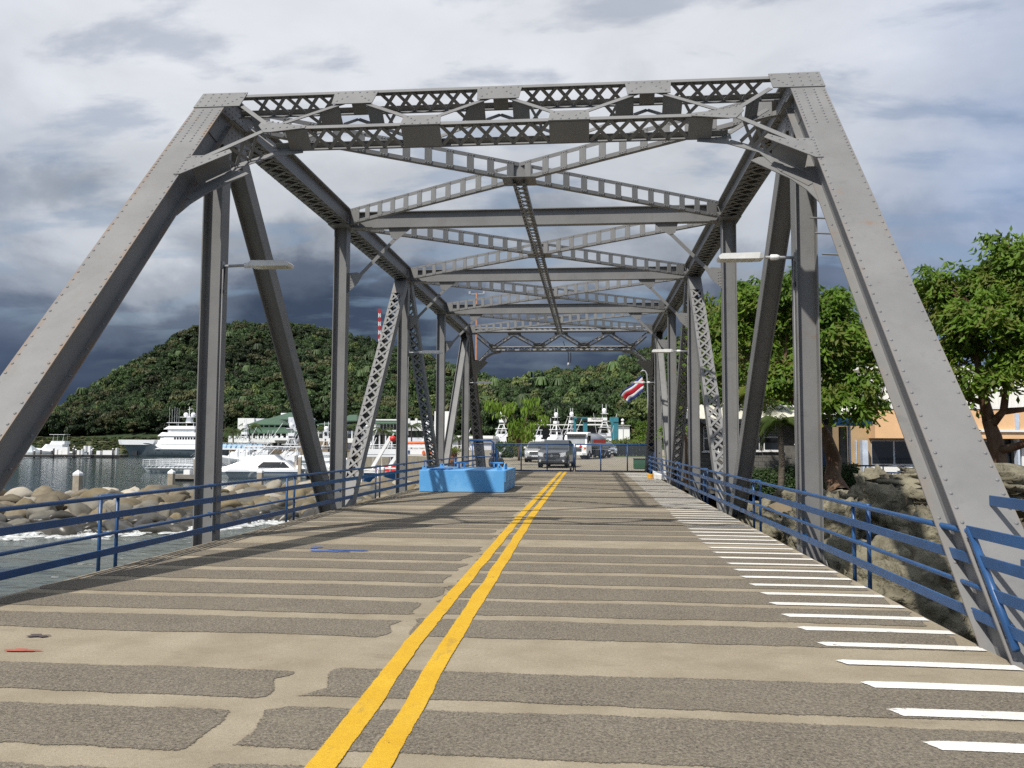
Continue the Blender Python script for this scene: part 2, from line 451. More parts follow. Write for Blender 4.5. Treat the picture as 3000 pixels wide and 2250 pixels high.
MB().lohi((DL + 0.12, -9, -0.62), (DL + 0.32, 47.5, -0.285)).lohi((DR - 0.32, -9, -0.62), (DR - 0.12, 47.5, -0.285)).build('edge_beam', STEEL, deck)
for k in range(0, 7):
    MB().lohi((XL, yk(k) - 0.14, -1.0), (XR, yk(k) + 0.14, -0.64)).build('floor_beam', STEEL, deck)

def ragged(x0, x1, y0, y1, z, seed, amp=0.03, step=0.12, endamp=0.10):
    """flat strip along x with frayed edges and uneven ends; returns the mesh builder and the edge distances"""
    n = max(4, int((x1 - x0) / step)); vs = []; fs = []; ed = []
    G = (0.0, 0.05, 0.11, 0.20, -0.20, -0.11, -0.05, 0.0); m_ = len(G)
    def fray(x, o): return amp * (noise.noise((x * 0.9, seed, o)) * 1.6 + noise.noise((x * 5.1, seed, o + 3)) * 0.75 + noise.noise((x * 19, seed, o + 9)) * 0.4)
    for i in range(n + 1):
        x = x0 + (x1 - x0) * i / n
        lo, hi = y0 + fray(x, 0), y1 + fray(x, 20)
        fe = min(x - x0, x1 - x)
        for k, g in enumerate(G):
            yy = lo + g if k < 4 else hi + g
            xx = x
            if x - x0 < 0.5: xx += (1 - (x - x0) / 0.5) * (0.16 * noise.noise((seed, yy * 3, 2)) + 0.07 * noise.noise((seed, yy * 11, 2)))
            if x1 - x < 0.5: xx += (1 - (x1 - x) / 0.5) * (0.16 * noise.noise((seed, yy * 3, 8)) + 0.07 * noise.noise((seed, yy * 11, 8)))
            vs.append((xx, yy, z)); ed.append(min(abs(g), fe))
    for i in range(n):
        for k in range(m_ - 1):
            a = m_ * i + k; fs.append((a, a + m_, a + m_ + 1, a + 1))
    return MB().add(vs, fs), ed
def strip(*args):
    mb, ed = ragged(*args)
    return edge_attr(mb.build('asphalt_strip', ASPH, deck), ed)
sd = 0
strips = []
for p in range(-2, 7):
    base = 6.80 + p * PL - (0.03 if p > 0 else 0)
    for j in range(7):
        a = base + j * 0.875; b = a + 0.645
        if b > 46.6 or a < -6: continue
        strips.append((a, b))
for (a, b) in strips:
    sd += 1
    rr = random.Random(sd)
    skew = 0.0
    gx = -1.62 + rr.uniform(-0.10, 0.03) if a > 5.9 else -2.12 + 0.03 * (a - 3) + rr.uniform(-0.06, 0.06)
    da, db = rr.uniform(-0.03, 0.03), rr.uniform(-0.03, 0.03)
    strip(DL + 0.06, gx, a - 0.08 + da, b - 0.08 + db, 0.004, sd * 3.1, 0.028, 0.05 if a < 13 else 0.08)
    gx2 = -1.50 + rr.uniform(-0.04, 0.03) if a > 5.9 else gx + 0.24 + rr.uniform(0, 0.06)
    strip(gx2, DR - 0.07, a + 0.0 + da, b + 0.04 + db, 0.004, sd * 3.1 + 1.3, 0.028, 0.05 if a < 13 else 0.08)
def ribbon(pts, z, seed, amp=0.010, step=0.10):
    """pts: (y, x0, x1)"""
    vs = []; fs = []; k = 0
    for (ya, a0, a1), (yb, b0, b1) in zip(pts, pts[1:]):
        n = max(1, int((yb - ya) / step))
        for i in range(n + (1 if (yb, b0, b1) == pts[-1] else 0)):
            t = i / n; y = ya + (yb - ya) * t
            x0 = a0 + (b0 - a0) * t + amp * (noise.noise((y * 1.1, seed, 0)) * 1.8 + noise.noise((y * 9, seed, 2)))
            x1 = a1 + (b1 - a1) * t + amp * (noise.noise((y * 1.1, seed, 5)) * 1.8 + noise.noise((y * 9, seed, 8)))
            vs += [(x0, y, z), (lerp_(x0, x1, 0.2), y, z), (lerp_(x0, x1, 0.8), y, z), (x1, y, z)]; k += 1
    for i in range(k - 1):
        for q in range(3): fs.append((4 * i + q, 4 * i + q + 1, 4 * i + q + 5, 4 * i + q + 4))
    return edge_attr(MB().add(vs, fs).build('yellow_line', YELL, deck), [0.0, 0.03, 0.03, 0.0] * k)
def lerp_(a, b, t): return a + (b - a) * t
ribbon([(-8, -1.27, -1.11), (4.1, -1.395, -1.235), (6.5, -1.475, -1.33), (17.9, -1.59, -1.43), (45.2, -1.68, -1.52)], 0.0085, 1.0)
ribbon([(-8, -0.99, -0.84), (4.1, -1.11, -0.97), (6.5, -1.187, -1.036), (17.9, -1.354, -1.185), (45.2, -1.42, -1.26)], 0.0085, 9.0)
ys = 4.60 - 0.55 * 12
while ys < 44.4:
    sd += 1; rr = random.Random(sd)
    x0 = 1.77 + rr.uniform(-0.02, 0.02); w = 0.145 + rr.uniform(-0.01, 0.01)
    n = 16; vs = []; fs = []; ed = []
    for i in range(n + 1):
        t = i / n; x = x0 + (3.06 - x0) * t; yy = ys + 0.03 * t - 0.05 * t * t
        e = 0.006
        lo = yy - w / 2 + e * noise.noise((x * 7, ys, 0)); hi = yy + w / 2 + e * noise.noise((x * 7, ys, 5))
        dx_ = 0.08 if i == 0 else 0
        vs += [(x + dx_, lo, 0.0085), (x + dx_ * 0.8, lo + 0.03, 0.0085), (x + dx_ * 0.2, hi - 0.03, 0.0085), (x, hi, 0.0085)]
        ed += [0, 0.03, 0.03, 0] if 0 < i else [0, 0, 0, 0]
    for i in range(n):
        for q in range(3): fs.append((4 * i + q, 4 * i + q + 4, 4 * i + q + 5, 4 * i + q + 1))
    edge_attr(MB().add(vs, fs).build('white_stripe', STRIPE, deck), ed)
    ys += 0.555 + rr.uniform(-0.012, 0.012)
PALE = deck_mat('pale_concrete', (0.24, 0.22, 0.185), (0.31, 0.285, 0.24), (0.3, 0.28, 0.25), 0.3, 0.3, 60)
MB().lohi((1.75, 38.7, 0.0), (3.05, 44.8, 0.006)).build('concrete_patch', PALE, deck)
MARKB = mk('blue_chalk', (0.05, 0.10, 0.28), rough=0.9)
MARKR = mk('red_chalk', (0.36, 0.10, 0.07), rough=0.9)
MARKD = mk('oil_stain', (0.075, 0.06, 0.06), rough=0.85)
def blotch(name, m, u0, v0, rx, ry, seed):
    p = atz(u0, v0, 0); vs = []; n = 22
    for i in range(n):
        a = 2 * math.pi * i / n; k = 0.62 + 0.5 * noise.noise((math.cos(a) * 1.6, math.sin(a) * 1.6, seed)) + 0.25 * noise.noise((math.cos(a) * 5, math.sin(a) * 5, seed))
        vs.append((p.x + rx * k * math.cos(a), p.y + ry * k * math.sin(a), 0.0105))
    MB().add(vs, [tuple(range(n))]).build(name, m, deck)
blotch('paint_mark', MARKB, 950, 1616, 0.42, 0.16, 4.1); blotch('paint_mark', MARKB, 1010, 1614, 0.40, 0.10, 9.1); blotch('paint_mark', MARKB, 930, 1606, 0.16, 0.16, 5.6)
blotch('paint_mark', MARKR, 68, 1908, 0.19, 0.05, 2.2)
blotch('oil_stain', MARKD, 116, 1865, 0.17, 0.08, 7.7)

# ------------------------------------------------------------------ steel truss
bridge = empty('steel_truss_bridge', (XC, YMID, 0), 'grey riveted steel through-truss bridge spanning the concrete deck', 'bridge')
def member(p0, p1, up, plates, mb=None):
    """plates: (side offset, normal offset, side width, normal thickness) swept from p0 to p1"""
    p0, p1 = Vector(p0), Vector(p1); d = (p1 - p0).normalized()
    sdv = d.cross(Vector(up)).normalized(); n = sdv.cross(d)
    mb = mb or MB(); rot = Matrix((sdv, d, n)).transposed(); L = (p1 - p0).length
    for (cs, cn, ws, wt) in plates:
        mb.box((p0 + p1) / 2 + sdv * cs + n * cn, (ws, L, wt), rot)
    return mb
def rivets(pts, nrm, r=0.02, mb=None):
    """round rivet heads; pts on the surface"""
    mb = mb or MB(); n = Vector(nrm).normalized()
    a = n.cross(Vector((0.3, 0.8, 0.5))).normalized(); b = n.cross(a)
    for p in pts:
        p = Vector(p); vs = []
        for (k, hgt) in ((1.0, 0.0), (0.86, 0.38), (0.45, 0.62)):
            vs += [p + (a * math.cos(i * math.pi / 3) + b * math.sin(i * math.pi / 3)) * r * k + n * r * hgt for i in range(6)]
        fs = [(l * 6 + i, l * 6 + (i + 1) % 6, l * 6 + 6 + (i + 1) % 6, l * 6 + 6 + i) for l in (0, 1) for i in range(6)] + [(12, 13, 14, 15, 16, 17)]
        mb.add(vs, fs)
    return mb
BOX_POST = [(0, -0.007, 0.505, 0.014), (-0.14, -0.195, 0.014, 0.358), (0.14, -0.195, 0.014, 0.358),
            (-0.197, -0.021, 0.10, 0.012), (0.197, -0.021, 0.10, 0.012), (-0.197, -0.376, 0.112, 0.014), (0.197, -0.376, 0.112, 0.014)]
def lacing(mb, p0, p1, up, half, n0, pitch, w=0.055, t=0.01):
    """double lacing in the plane (axis, side) at normal offset n0"""
    p0, p1 = Vector(p0), Vector(p1); d = (p1 - p0); L = d.length; d.normalize()
    sdv = d.cross(Vector(up)).normalized(); nn = sdv.cross(d)
    k = max(1, int(L / pitch)); st = L / k; out = []
    for i in range(k):
        a = p0 + d * (st * i); b = p0 + d * (st * (i + 1))
        out.append((a - sdv * half + nn * n0, b + sdv * half + nn * n0, nn))
        out.append((a + sdv * half + nn * (n0 - t - 0.001), b - sdv * half + nn * (n0 - t - 0.001), nn))
    if mb is not None:
        for (a, b, u_) in out: mb.bar(a, b, w, t, u_)
    return out

far_things = []                                    # parts of the near half that are mirrored to the far half
for x in (XL, XR):
    inner = 1 if x == XL else -1
    ep = member(Q(x, -1.3), Q(x, 9.80), EN, BOX_POST[:3] + BOX_POST[3:5]).v
    mb = member(Q(x, -1.3), Q(x, 9.80), EN, BOX_POST[:1] + BOX_POST[3:5])
    member(Q(x, -1.3), Q(x, 9.62), EN, BOX_POST[1:3], mb); member(Q(x, -1.3), Q(x, 9.40), EN, BOX_POST[5:], mb)
    end_post = mb.build('end_post', rusty_edges('end_post_paint', (0.182, 0.182, 0.180), x, 0.85 if x == XL else 0.22), bridge)
    pts = []; v = 0.05
    while v < 9.25:
        dense = v > 8.05 or 7.1 < v < 7.75
        for s in (-0.215, 0.215): pts.append(Q(x + s, v, 0.0))
        if v > 8.1:
            for s in (-0.075, 0.075): pts.append(Q(x + s, v + 0.03, 0.0))
        v += 0.085 if dense else 0.152
    rm = rivets(pts, EN, 0.0185)
    pts2 = []; v = 0.2
    while v < 6.9:
        for s in (-0.205, 0.205): pts2.append(Q(x + s, v, -0.369))
        v += 0.46
    rivets(pts2, EN, 0.0185, rm); rivets([p + EN * -0.014 for p in pts2], -EN, 0.03, rm)
    rm.build('rivets', RIVET, end_post, smooth=True, kind='stuff')
    lm = MB(); lacing(lm, Q(x, -0.4), Q(x, 7.0), EN, 0.20, -0.391, 0.46)
    lm.build('lacing', STEEL, end_post, kind='stuff')
    # corner cover plate
    xo = x - inner * 0.262; xi = x + inner * 0.515
    cp = MB().prism([Q(xo, 9.31, 0.002), Q(xi - inner * 0.0, 9.315, 0.002), Q(xi, 9.79, 0.002), Q(xo, 9.80, 0.002)], EN * 0.014)
    corner = cp.build('corner_plate', STEEL, bridge)
    pts = [Q(x + a, b, 0.016) for a in (-0.21, -0.07, 0.07, 0.21) for b in (9.36, 9.50, 9.63, 9.75)]
    pts += [Q(x + inner * (0.30 + 0.05 * i), 9.40 + 0.07 * i, 0.016) for i in range(4)] + [Q(x + inner * 0.48, b, 0.016) for b in (9.60, 9.74)]
    rivets(pts, EN, 0.0185).build('rivets', RIVET, corner, smooth=True, kind='stuff')
    # side gussets at the hip joint
    gs = MB()
    for s in (-0.155, 0.155):
        gs.prism([(x + s, 12.15, 6.50), (x + s, 12.55, 6.96), (x + s, 12.95, 7.30), (x + s, 14.0, 7.30), (x + s, 14.0, 6.80), (x + s, 13.3, 6.62), (x + s, 12.55, 6.42)], (0.012, 0, 0))
    hip = gs.build('gusset_plate', STEEL, bridge)
    rp = [(x + inner * 0.168, 12.4 + 0.13 * i, 6.60 + 0.09 * j) for i in range(9) for j in range(8) if 0.11 * j > abs(i - 4) * 0.10 - 0.15 and 6.60 + 0.09 * j < SL * (12.4 + 0.13 * i - Y0) - 0.22 and 6.60 + 0.09 * j < 7.25]
    rivets(rp, (inner, 0, 0), 0.016).build('rivets', RIVET, hip, smooth=True, kind='stuff')
    far_things += [end_post, corner, hip]

# ---- top chords
for x in (XL, XR):
    inner = 1 if x == XL else -1
    ya, yb = 12.84, 2 * YMID - 12.84
    mb = MB()
    mb.lohi((x - 0.2525, ya, ZT - 0.014), (x + 0.2525, yb, ZT))
    for s in (-1, 1):
        mb.lohi((x + s * 0.14 - 0.007, ya, ZB + 0.014), (x + s * 0.14 + 0.007, yb, ZT - 0.015))
        mb.lohi((x + s * 0.147, ya + 0.1, ZB), (x + s * 0.2525, yb - 0.1, ZB + 0.013))
        mb.lohi((x + s * 0.149, ya, ZT - 0.028), (x + s * 0.25, yb, ZT - 0.0155))
    ch = mb.build('top_chord', STEEL, bridge)
    lm = MB(); lacing(lm, (x, ya + 0.9, 0), (x, yb - 0.9, 0), (0, 0, 1), 0.215, ZB - 0.008, 0.345, 0.06)
    lm.build('lacing', STEEL, ch, kind='stuff')
    rm = MB(); y = ya + 0.3
    pr = []
    while y < yb:
        pr += [(x - 0.21, y, ZB - 0.02), (x + 0.21, y, ZB - 0.02)]; y += 0.345
    rivets(pr, (0, 0, -1), 0.022, rm).build('rivets', RIVET, ch, smooth=True, kind='stuff')
    # batten plates under the panel points
    for k in range(1, 6):
        MB().lohi((x - 0.245, yk(k) - 0.42, ZB - 0.034), (x + 0.245, yk(k) + 0.42, ZB - 0.022)).build('tie_plate', STEEL, ch)
    # bottom chord (under the deck edge)
    MB().lohi((x - 0.20, 5.4, ZBC - 0.22), (x - 0.10, 2 * YMID - 5.4, ZBC + 0.22)).lohi((x + 0.10, 5.4, ZBC - 0.22), (x + 0.20, 2 * YMID - 5.4, ZBC + 0.22)).build('bottom_chord', STEEL, bridge)

# ---- vertical posts: H sections
for k in range(1, 6):
    for x in (XL, XR):
        inner = 1 if x == XL else -1
        mb = MB()
        y = yk(k)
        for s in (-1, 1): mb.lohi((x + s * 0.155 - 0.009, y - 0.145, -1.0), (x + s * 0.155 + 0.009, y + 0.145, ZB - 0.035))
        mb.lohi((x - 0.147, y - 0.007, -1.0), (x + 0.147, y + 0.007, ZB - 0.035))
        vp = mb.build('vertical_post', STEEL, bridge)
        # flat strap and pipe clip along the inner flange
        mp = MB().tube([(x + inner * 0.19, y - 0.10, 0.1), (x + inner * 0.19, y - 0.10, 4.4)], 0.014, 6)
        if k in (1, 3, 5): mp.build('conduit', RIVET, vp, smooth=True)
        g = MB()
        for s in (-1, 1):
            g.prism([(x + s * 0.168, y - 0.55, -0.95), (x + s * 0.168, y - 0.55, -0.45), (x + s * 0.168, y - 0.2, -0.12), (x + s * 0.168, y + 0.2, -0.12), (x + s * 0.168, y + 0.55, -0.35), (x + s * 0.168, y + 0.55, -0.95)], (s * 0.012, 0, 0))
        gp = g.build('gusset_plate', STEEL, vp)
        pr = [(x + inner * 0.181, y - 0.12 + 0.24 * i, -0.55 + 0.1 * j) for i in range(2) for j in range(4)]
        rivets(pr, (inner, 0, 0), 0.016).build('rivets', RIVET, gp, smooth=True, kind='stuff')

# ---- diagonals (near half, then mirrored)
def dpt(k, top): return (yk(k), ZB + 0.2 if top else ZBC + 0.05)
n_bars = [0]
for x in (XL, XR):
    inner = 1 if x == XL else -1
    # plain diagonal U1-L2
    a = Vector((x, dpt(1, True)[0] + 0.12, dpt(1, True)[1])); b = Vector((x, dpt(2, False)[0] - 0.12, dpt(2, False)[1]))
    d = (b - a).normalized(); up = d.cross(Vector((1, 0, 0)))
    mb = member(a, b, up, [(-0.15, 0, 0.016, 0.30), (0.15, 0, 0.016, 0.30), (0, 0.0, 0.286, 0.014)])
    dg = mb.build('diagonal', STEEL, bridge)
    far_things.append(dg)
    # laced diagonal L2-U3
    a = Vector((x, yk(2) + 0.14, ZBC + 0.05)); b = Vector((x, yk(3) - 0.12, ZB + 0.2))
    d = (b - a).normalized(); up = Vector((1, 0, 0)).cross(d)
    if up.y > 0: up = -up                                  # front-upper side faces the viewer
    ch = []
    for s in (-1, 1):
        ch += [(s * 0.19, 0, 0.012, 0.30), (s * 0.152, 0.143, 0.064, 0.012), (s * 0.152, -0.143, 0.064, 0.012)]
    dg = member(a, b, up, ch).build('laced_diagonal', STEEL, bridge)
    sdv = d.cross(up).normalized()
    L = (b - a).length
    MB().bar(a + d * 0.15 + up * 0.158, a + d * 1.55 + up * 0.158, 0.385, 0.012, up).build('tie_plate', STEEL, dg)
    MB().bar(b - d * 1.15 + up * 0.158, b - d * 0.55 + up * 0.158, 0.385, 0.012, up).build('tie_plate', STEEL, dg)
    MB().bar(a + d * 0.15 - up * 0.158, a + d * 1.3 - up * 0.158, 0.385, 0.012, up).build('tie_plate', STEEL, dg)
    bars = lacing(None, a + d * 1.55, b - d * 1.15, up, 0.155, 0.158, 0.37)
    for (p, q, u_) in bars:
        bar_piece('lacing_bar', STEEL, dg, p, q, 0.062, 0.011, u_); n_bars[0] += 1
    lm = MB(); lacing(lm, a + d * 1.35, b - d * 0.5, up, 0.155, -0.148, 0.37, 0.062, 0.011)
    lm.build('lacing', STEEL, dg, kind='stuff')
    pr = [p + u_ * 0.006 for (p, q, u_) in bars] + [q + u_ * 0.006 for (p, q, u_) in bars[-2:]]
    rivets(pr, up, 0.019).build('rivets', RIVET, dg, smooth=True, kind='stuff')
    far_things.append(dg)

# ---- portal frames
portal = MB()
FR, BK = -0.006, -0.372
half = [(-4.20, 9.36), (-3.50, 8.60), (-2.35, 9.46), (-1.13, 8.63), (0.0, 9.46)]
zig = [(XC + a, b) for a, b in half] + [(XC - a, b) for a, b in half[-2::-1]]
knee = [((XC - 3.50, 8.56), (XL + 0.27, 7.50)), ((XC + 3.50, 8.56), (XR - 0.27, 7.50))]
pf = empty('portal_frame', Q(XC, 9.0), parent=bridge)
def pbar(mb, a, b, n, w=0.075, t=0.012):
    mb.bar(Q(*a, n), Q(*b, n), w, t, EN)
for nm, n in (('front_frame', FR), ('back_frame', BK)):
    mb = MB()
    pbar(mb, (XL + 0.30, 9.69), (XR - 0.30, 9.69), n, 0.09)
    pbar(mb, (XC - 3.55, 8.54), (XC + 3.55, 8.54), n, 0.09)
    for a, b in zip(zig, zig[1:]): pbar(mb, a, b, n - math.copysign(0.014, n + 0.2), 0.075)
    for a, b in knee:
        if n > -0.2: pbar(mb, a, b, n, 0.09)
        else:                                    # the rear flange sweeps lower, down to the inside of the end post
            sx = 1 if a[0] > XC else -1
            path = [(XC + sx * 3.05, 8.50), (XC + sx * 3.50, 8.40), (XC + sx * 3.95, 8.10), (b[0] - sx * 0.30, 7.55), (b[0], 7.18)]
            for p_, q_ in zip(path, path[1:]): pbar(mb, p_, q_, n - 0.001 * path.index(p_), 0.13)
    # standing legs of the angles
    for v in (9.735, 8.585): mb.bar(Q(XL + 0.3 if v > 9 else XC - 3.5, v, n + (-0.05 if n > -0.2 else 0.05)), Q(XR - 0.3 if v > 9 else XC + 3.5, v, n + (-0.05 if n > -0.2 else 0.05)), 0.010, 0.085, EN)
    mb.build(nm, STEEL, pf)
def gus(pts, n=0.001, nm='gusset_plate'):
    o = MB().prism([Q(XC + a, b, n) for a, b in pts], EN * 0.012).build(nm, STEEL, pf)
    return o
rvp = []
for xr_ in (-2.35, 0.0, 2.35):
    gus([(xr_ - 0.36, 9.67), (xr_ - 0.33, 9.27), (xr_ + 0.33, 9.27), (xr_ + 0.36, 9.67)][::-1])
    rvp += [(xr_ - 0.3 + 0.12 * i, 9.64) for i in range(6)] + [(xr_ + s * (0.12 + 0.07 * i), 9.50 - 0.07 * i) for s in (-1, 1) for i in range(3)]
for xr_ in (-1.13, 1.13):
    gus([(xr_ - 0.31, 8.495), (xr_ + 0.31, 8.495), (xr_ + 0.29, 8.79), (xr_ - 0.29, 8.79)])
    rvp += [(xr_ - 0.25 + 0.125 * i, 8.53) for i in range(5)] + [(xr_ + s * (0.1 + 0.065 * i), 8.63 + 0.06 * i) for s in (-1, 1) for i in range(3)]
for s in (-1, 1):
    pts = [(s * 2.93, 8.50), (s * 2.93, 8.58), (s * 3.35, 8.66), (s * 3.68, 8.80), (s * 3.70, 8.62), (s * 3.56, 8.40), (s * 3.45, 8.40)]
    gus(pts if s > 0 else pts[::-1])
    rvp += [(s * (3.0 + 0.11 * i), 8.53 - 0.02 * (i > 3)) for i in range(6)] + [(s * (3.2 + 0.1 * i), 8.63 + 0.03 * i) for i in range(5)]
    xin = (3.30 - 0.2525 - XC) if s > 0 else (-(XL + 0.2525 - XC))
    pts = [(s * xin, 7.74), (s * (xin - 0.34), 7.735), (s * (xin - 0.55), 7.90), (s * (xin - 0.62), 7.80), (s * (xin - 0.02), 7.225), (s * (xin + 0.08), 7.225), (s * (xin + 0.08), 7.74)]
    gus(pts[::-1] if s > 0 else pts, 0.002)
    pts = [(s * xin, 7.95), (s * (xin - 0.62), 7.95), (s * (xin - 0.74), 7.86), (s * (xin - 0.52), 7.62), (s * (xin - 0.28), 7.36), (s * (xin - 0.10), 7.05), (s * xin, 6.75)]
    gus(pts[::-1] if s > 0 else pts, -0.392)
    rvp += [(s * (xin - 0.09 * i), 7.70 - 0.0 * i) for i in range(3)] + [(s * (xin - 0.06 - 0.09 * i), 7.34 + 0.095 * i) for i in range(6)] + [(s * (xin + 0.03), 7.28 + 0.08 * i) for i in range(6)]
rivets([Q(XC + a, b, 0.0135) for a, b in rvp], EN, 0.0185).build('rivets', RIVET, pf, smooth=True, kind='stuff')
# tie plates that close the depth of the frame at its joints
tp = MB()
def tie(a, b, n0=-0.02, n1=-0.36, name='tie_plate'):
    A, B = Q(*a, (n0 + n1) / 2), Q(*b, (n0 + n1) / 2)
    MB().bar(A, B, 0.012, n0 - n1, EN).build(name, STEEL, pf)
for xr_ in (-2.35, 0, 2.35): tie((XC + xr_ - 0.12, 9.66), (XC + xr_ + 0.12, 9.66))
for xr_ in (-1.13, 1.13): tie((XC + xr_ - 0.30, 8.50), (XC + xr_ + 0.30, 8.50))
for s in (-1, 1): tie((XC + s * 2.9, 8.50), (XC + s * 3.25, 8.50))
for a, b in zip(zig, zig[1:]):
    A, B = Vector((a[0], b[0])), Vector((a[1], b[1]))
    for (p, q) in ((a, b), (b, a)):
        dx_, dv_ = q[0] - p[0], q[1] - p[1]; l = math.hypot(dx_, dv_)
        if p[1] > 9: tie((p[0] + dx_ / l * 0.28, p[1] + dv_ / l * 0.28), (p[0] + dx_ / l * 0.62, p[1] + dv_ / l * 0.62))
for a, b in knee:
    dx_, dv_ = a[0] - b[0], a[1] - b[1]; l = math.hypot(dx_, dv_)
    tie((b[0] + dx_ / l * 0.05, b[1] + dv_ / l * 0.05), (b[0] + dx_ / l * 0.62, b[1] + dv_ / l * 0.62))
def plac(a, b, pitch):
    L = math.hypot(b[0] - a[0], b[1] - a[1]); k = max(1, round(L / pitch))
    for i in range(k):
        p = [a[j] + (b[j] - a[j]) * i / k for j in (0, 1)]; q = [a[j] + (b[j] - a[j]) * (i + 1) / k for j in (0, 1)]
        wv = Vector((0, 0, 0)); ax = (Q(*b) - Q(*a)).normalized(); wv = ax.cross(EN)
        bar_piece('lacing_bar', STEEL, pf, Q(*p, -0.03), Q(*q, -0.35), 0.055, 0.010, wv)
        P2, Q2 = Q(*p, -0.35) + wv * 0.012, Q(*q, -0.03) + wv * 0.012
        bar_piece('lacing_bar', STEEL, pf, P2, Q2, 0.055, 0.010, wv); n_bars[0] += 2
    rv = [Q(a[0] + (b[0] - a[0]) * i / k, a[1] + (b[1] - a[1]) * i / k, nn) for i in range(k + 1) for nn in (-0.04, -0.34)]
    return rv
rva = []
for xa, xb in ((XL + 0.6, XC - 2.72), (XC - 1.98, XC - 0.38), (XC + 0.38, XC + 1.98), (XC + 2.72, XR - 0.6)): rva += plac((xa, 9.70), (xb, 9.70), 0.27)
for xa, xb in ((XC - 2.9, XC - 1.45), (XC - 0.82, XC + 0.82), (XC + 1.45, XC + 2.9)): rva += plac((xa, 8.52), (xb, 8.52), 0.27)
rivets([p - EV * 0.02 for p in rva], -EV, 0.017).build('rivets', RIVET, pf, smooth=True, kind='stuff')
for a, b in knee: plac((a[0] + (b[0] - a[0]) * 0.18, a[1] + (b[1] - a[1]) * 0.18), (a[0] + (b[0] - a[0]) * 0.66, a[1] + (b[1] - a[1]) * 0.66), 0.26)
lz = MB()
for a, b in zip(zig, zig[1:]):
    A = [a[j] + (b[j] - a[j]) * 0.45 for j in (0, 1)]; B = [a[j] + (b[j] - a[j]) * 0.62 for j in (0, 1)]
    wv = (Q(*b) - Q(*a)).normalized().cross(EN)
    lz.bar(Q(*A, -0.03), Q(*B, -0.35), 0.05, 0.01, wv); lz.bar(Q(*A, -0.35) + wv * 0.012, Q(*B, -0.03) + wv * 0.012, 0.05, 0.01, wv)
lz.build('lacing', STEEL, pf, kind='stuff')
far_things.append(pf)

# mirrored far half
def join_children(o, names):
    pass
for o in far_things:
    c = o.copy(); C.objects.link(c)
    c.parent = None
    c.matrix_basis = MIR @ wm(o); base = c.matrix_basis.copy()
    c.parent = bridge; c.matrix_parent_inverse = wm(bridge).inverted()
    merged = MB()
    for ch in o.children:
        if ch.name.startswith('lacing_bar') and o.name.startswith('portal'):
            W = MIR @ wm(ch); b0 = len(merged.v)
            merged.v += [tuple(W @ v.co) for v in ch.data.vertices]; merged.f += [tuple(i + b0 for i in p.vertices) for p in ch.data.polygons]
            continue
        g = ch.copy(); C.objects.link(g); g.parent = None
        g.matrix_basis = MIR @ wm(ch); g.parent = c; g.matrix_parent_inverse = wm(c).inverted()
    if merged.v: merged.build('lacing', STEEL, c, kind='stuff')

# ---- sway struts, knees
for k in (2, 3, 4):
    y = yk(k)
    mb = MB().lohi((XL + 0.16, y - 0.006, 6.925), (XR - 0.16, y + 0.006, 7.295))
    mb.lohi((XL + 0.26, y - 0.10, 6.905), (XR - 0.26, y + 0.10, 6.924)).lohi((XL + 0.26, y - 0.10, 7.296), (XR - 0.26, y + 0.10, 7.315))
    st = mb.build('sway_strut', STEEL, bridge)
    for s, xx in ((1, XL), (-1, XR)):
        a = Vector((xx + s * 0.30, y - 0.02, 5.55)); b = Vector((xx + s * 1.52, y - 0.02, 6.80))
        kb = MB().bar(a, b, 0.012, 0.085, (0, 0, 1)).bar(a + Vector((0, 0.04, 0.03)), b + Vector((0, 0.04, 0.03)), 0.075, 0.012, (0, 0, 1)).build('knee_brace', STEEL, bridge)
        g1 = MB().prism([(xx + s * 0.168, y - 0.036, 5.28), (xx + s * 0.168, y - 0.036, 5.78), (xx + s * 0.40, y - 0.036, 5.80), (xx + s * 0.55, y - 0.036, 5.74), (xx + s * 0.42, y - 0.036, 5.52)][::int(s)], (0, 0.012, 0))
        g1.build('gusset_plate', STEEL, kb)
        g2 = MB().prism([(xx + s * 1.18, y - 0.036, 6.92), (xx + s * 1.25, y - 0.036, 6.66), (xx + s * 1.40, y - 0.036, 6.60), (xx + s * 1.72, y - 0.036, 6.86), (xx + s * 1.74, y - 0.036, 6.92)][::int(-s)], (0, 0.012, 0))
        g2.build('gusset_plate', STEEL, kb)
        pr = [(xx + s * 0.20, y - 0.037, 5.34 + 0.07 * i) for i in range(6)] + [(xx + s * 0.25, y - 0.037, 5.40 + 0.07 * i) for i in range(5)]
        rivets(pr, (0, -1, 0), 0.015).build('rivets', RIVET, kb, smooth=True, kind='stuff')

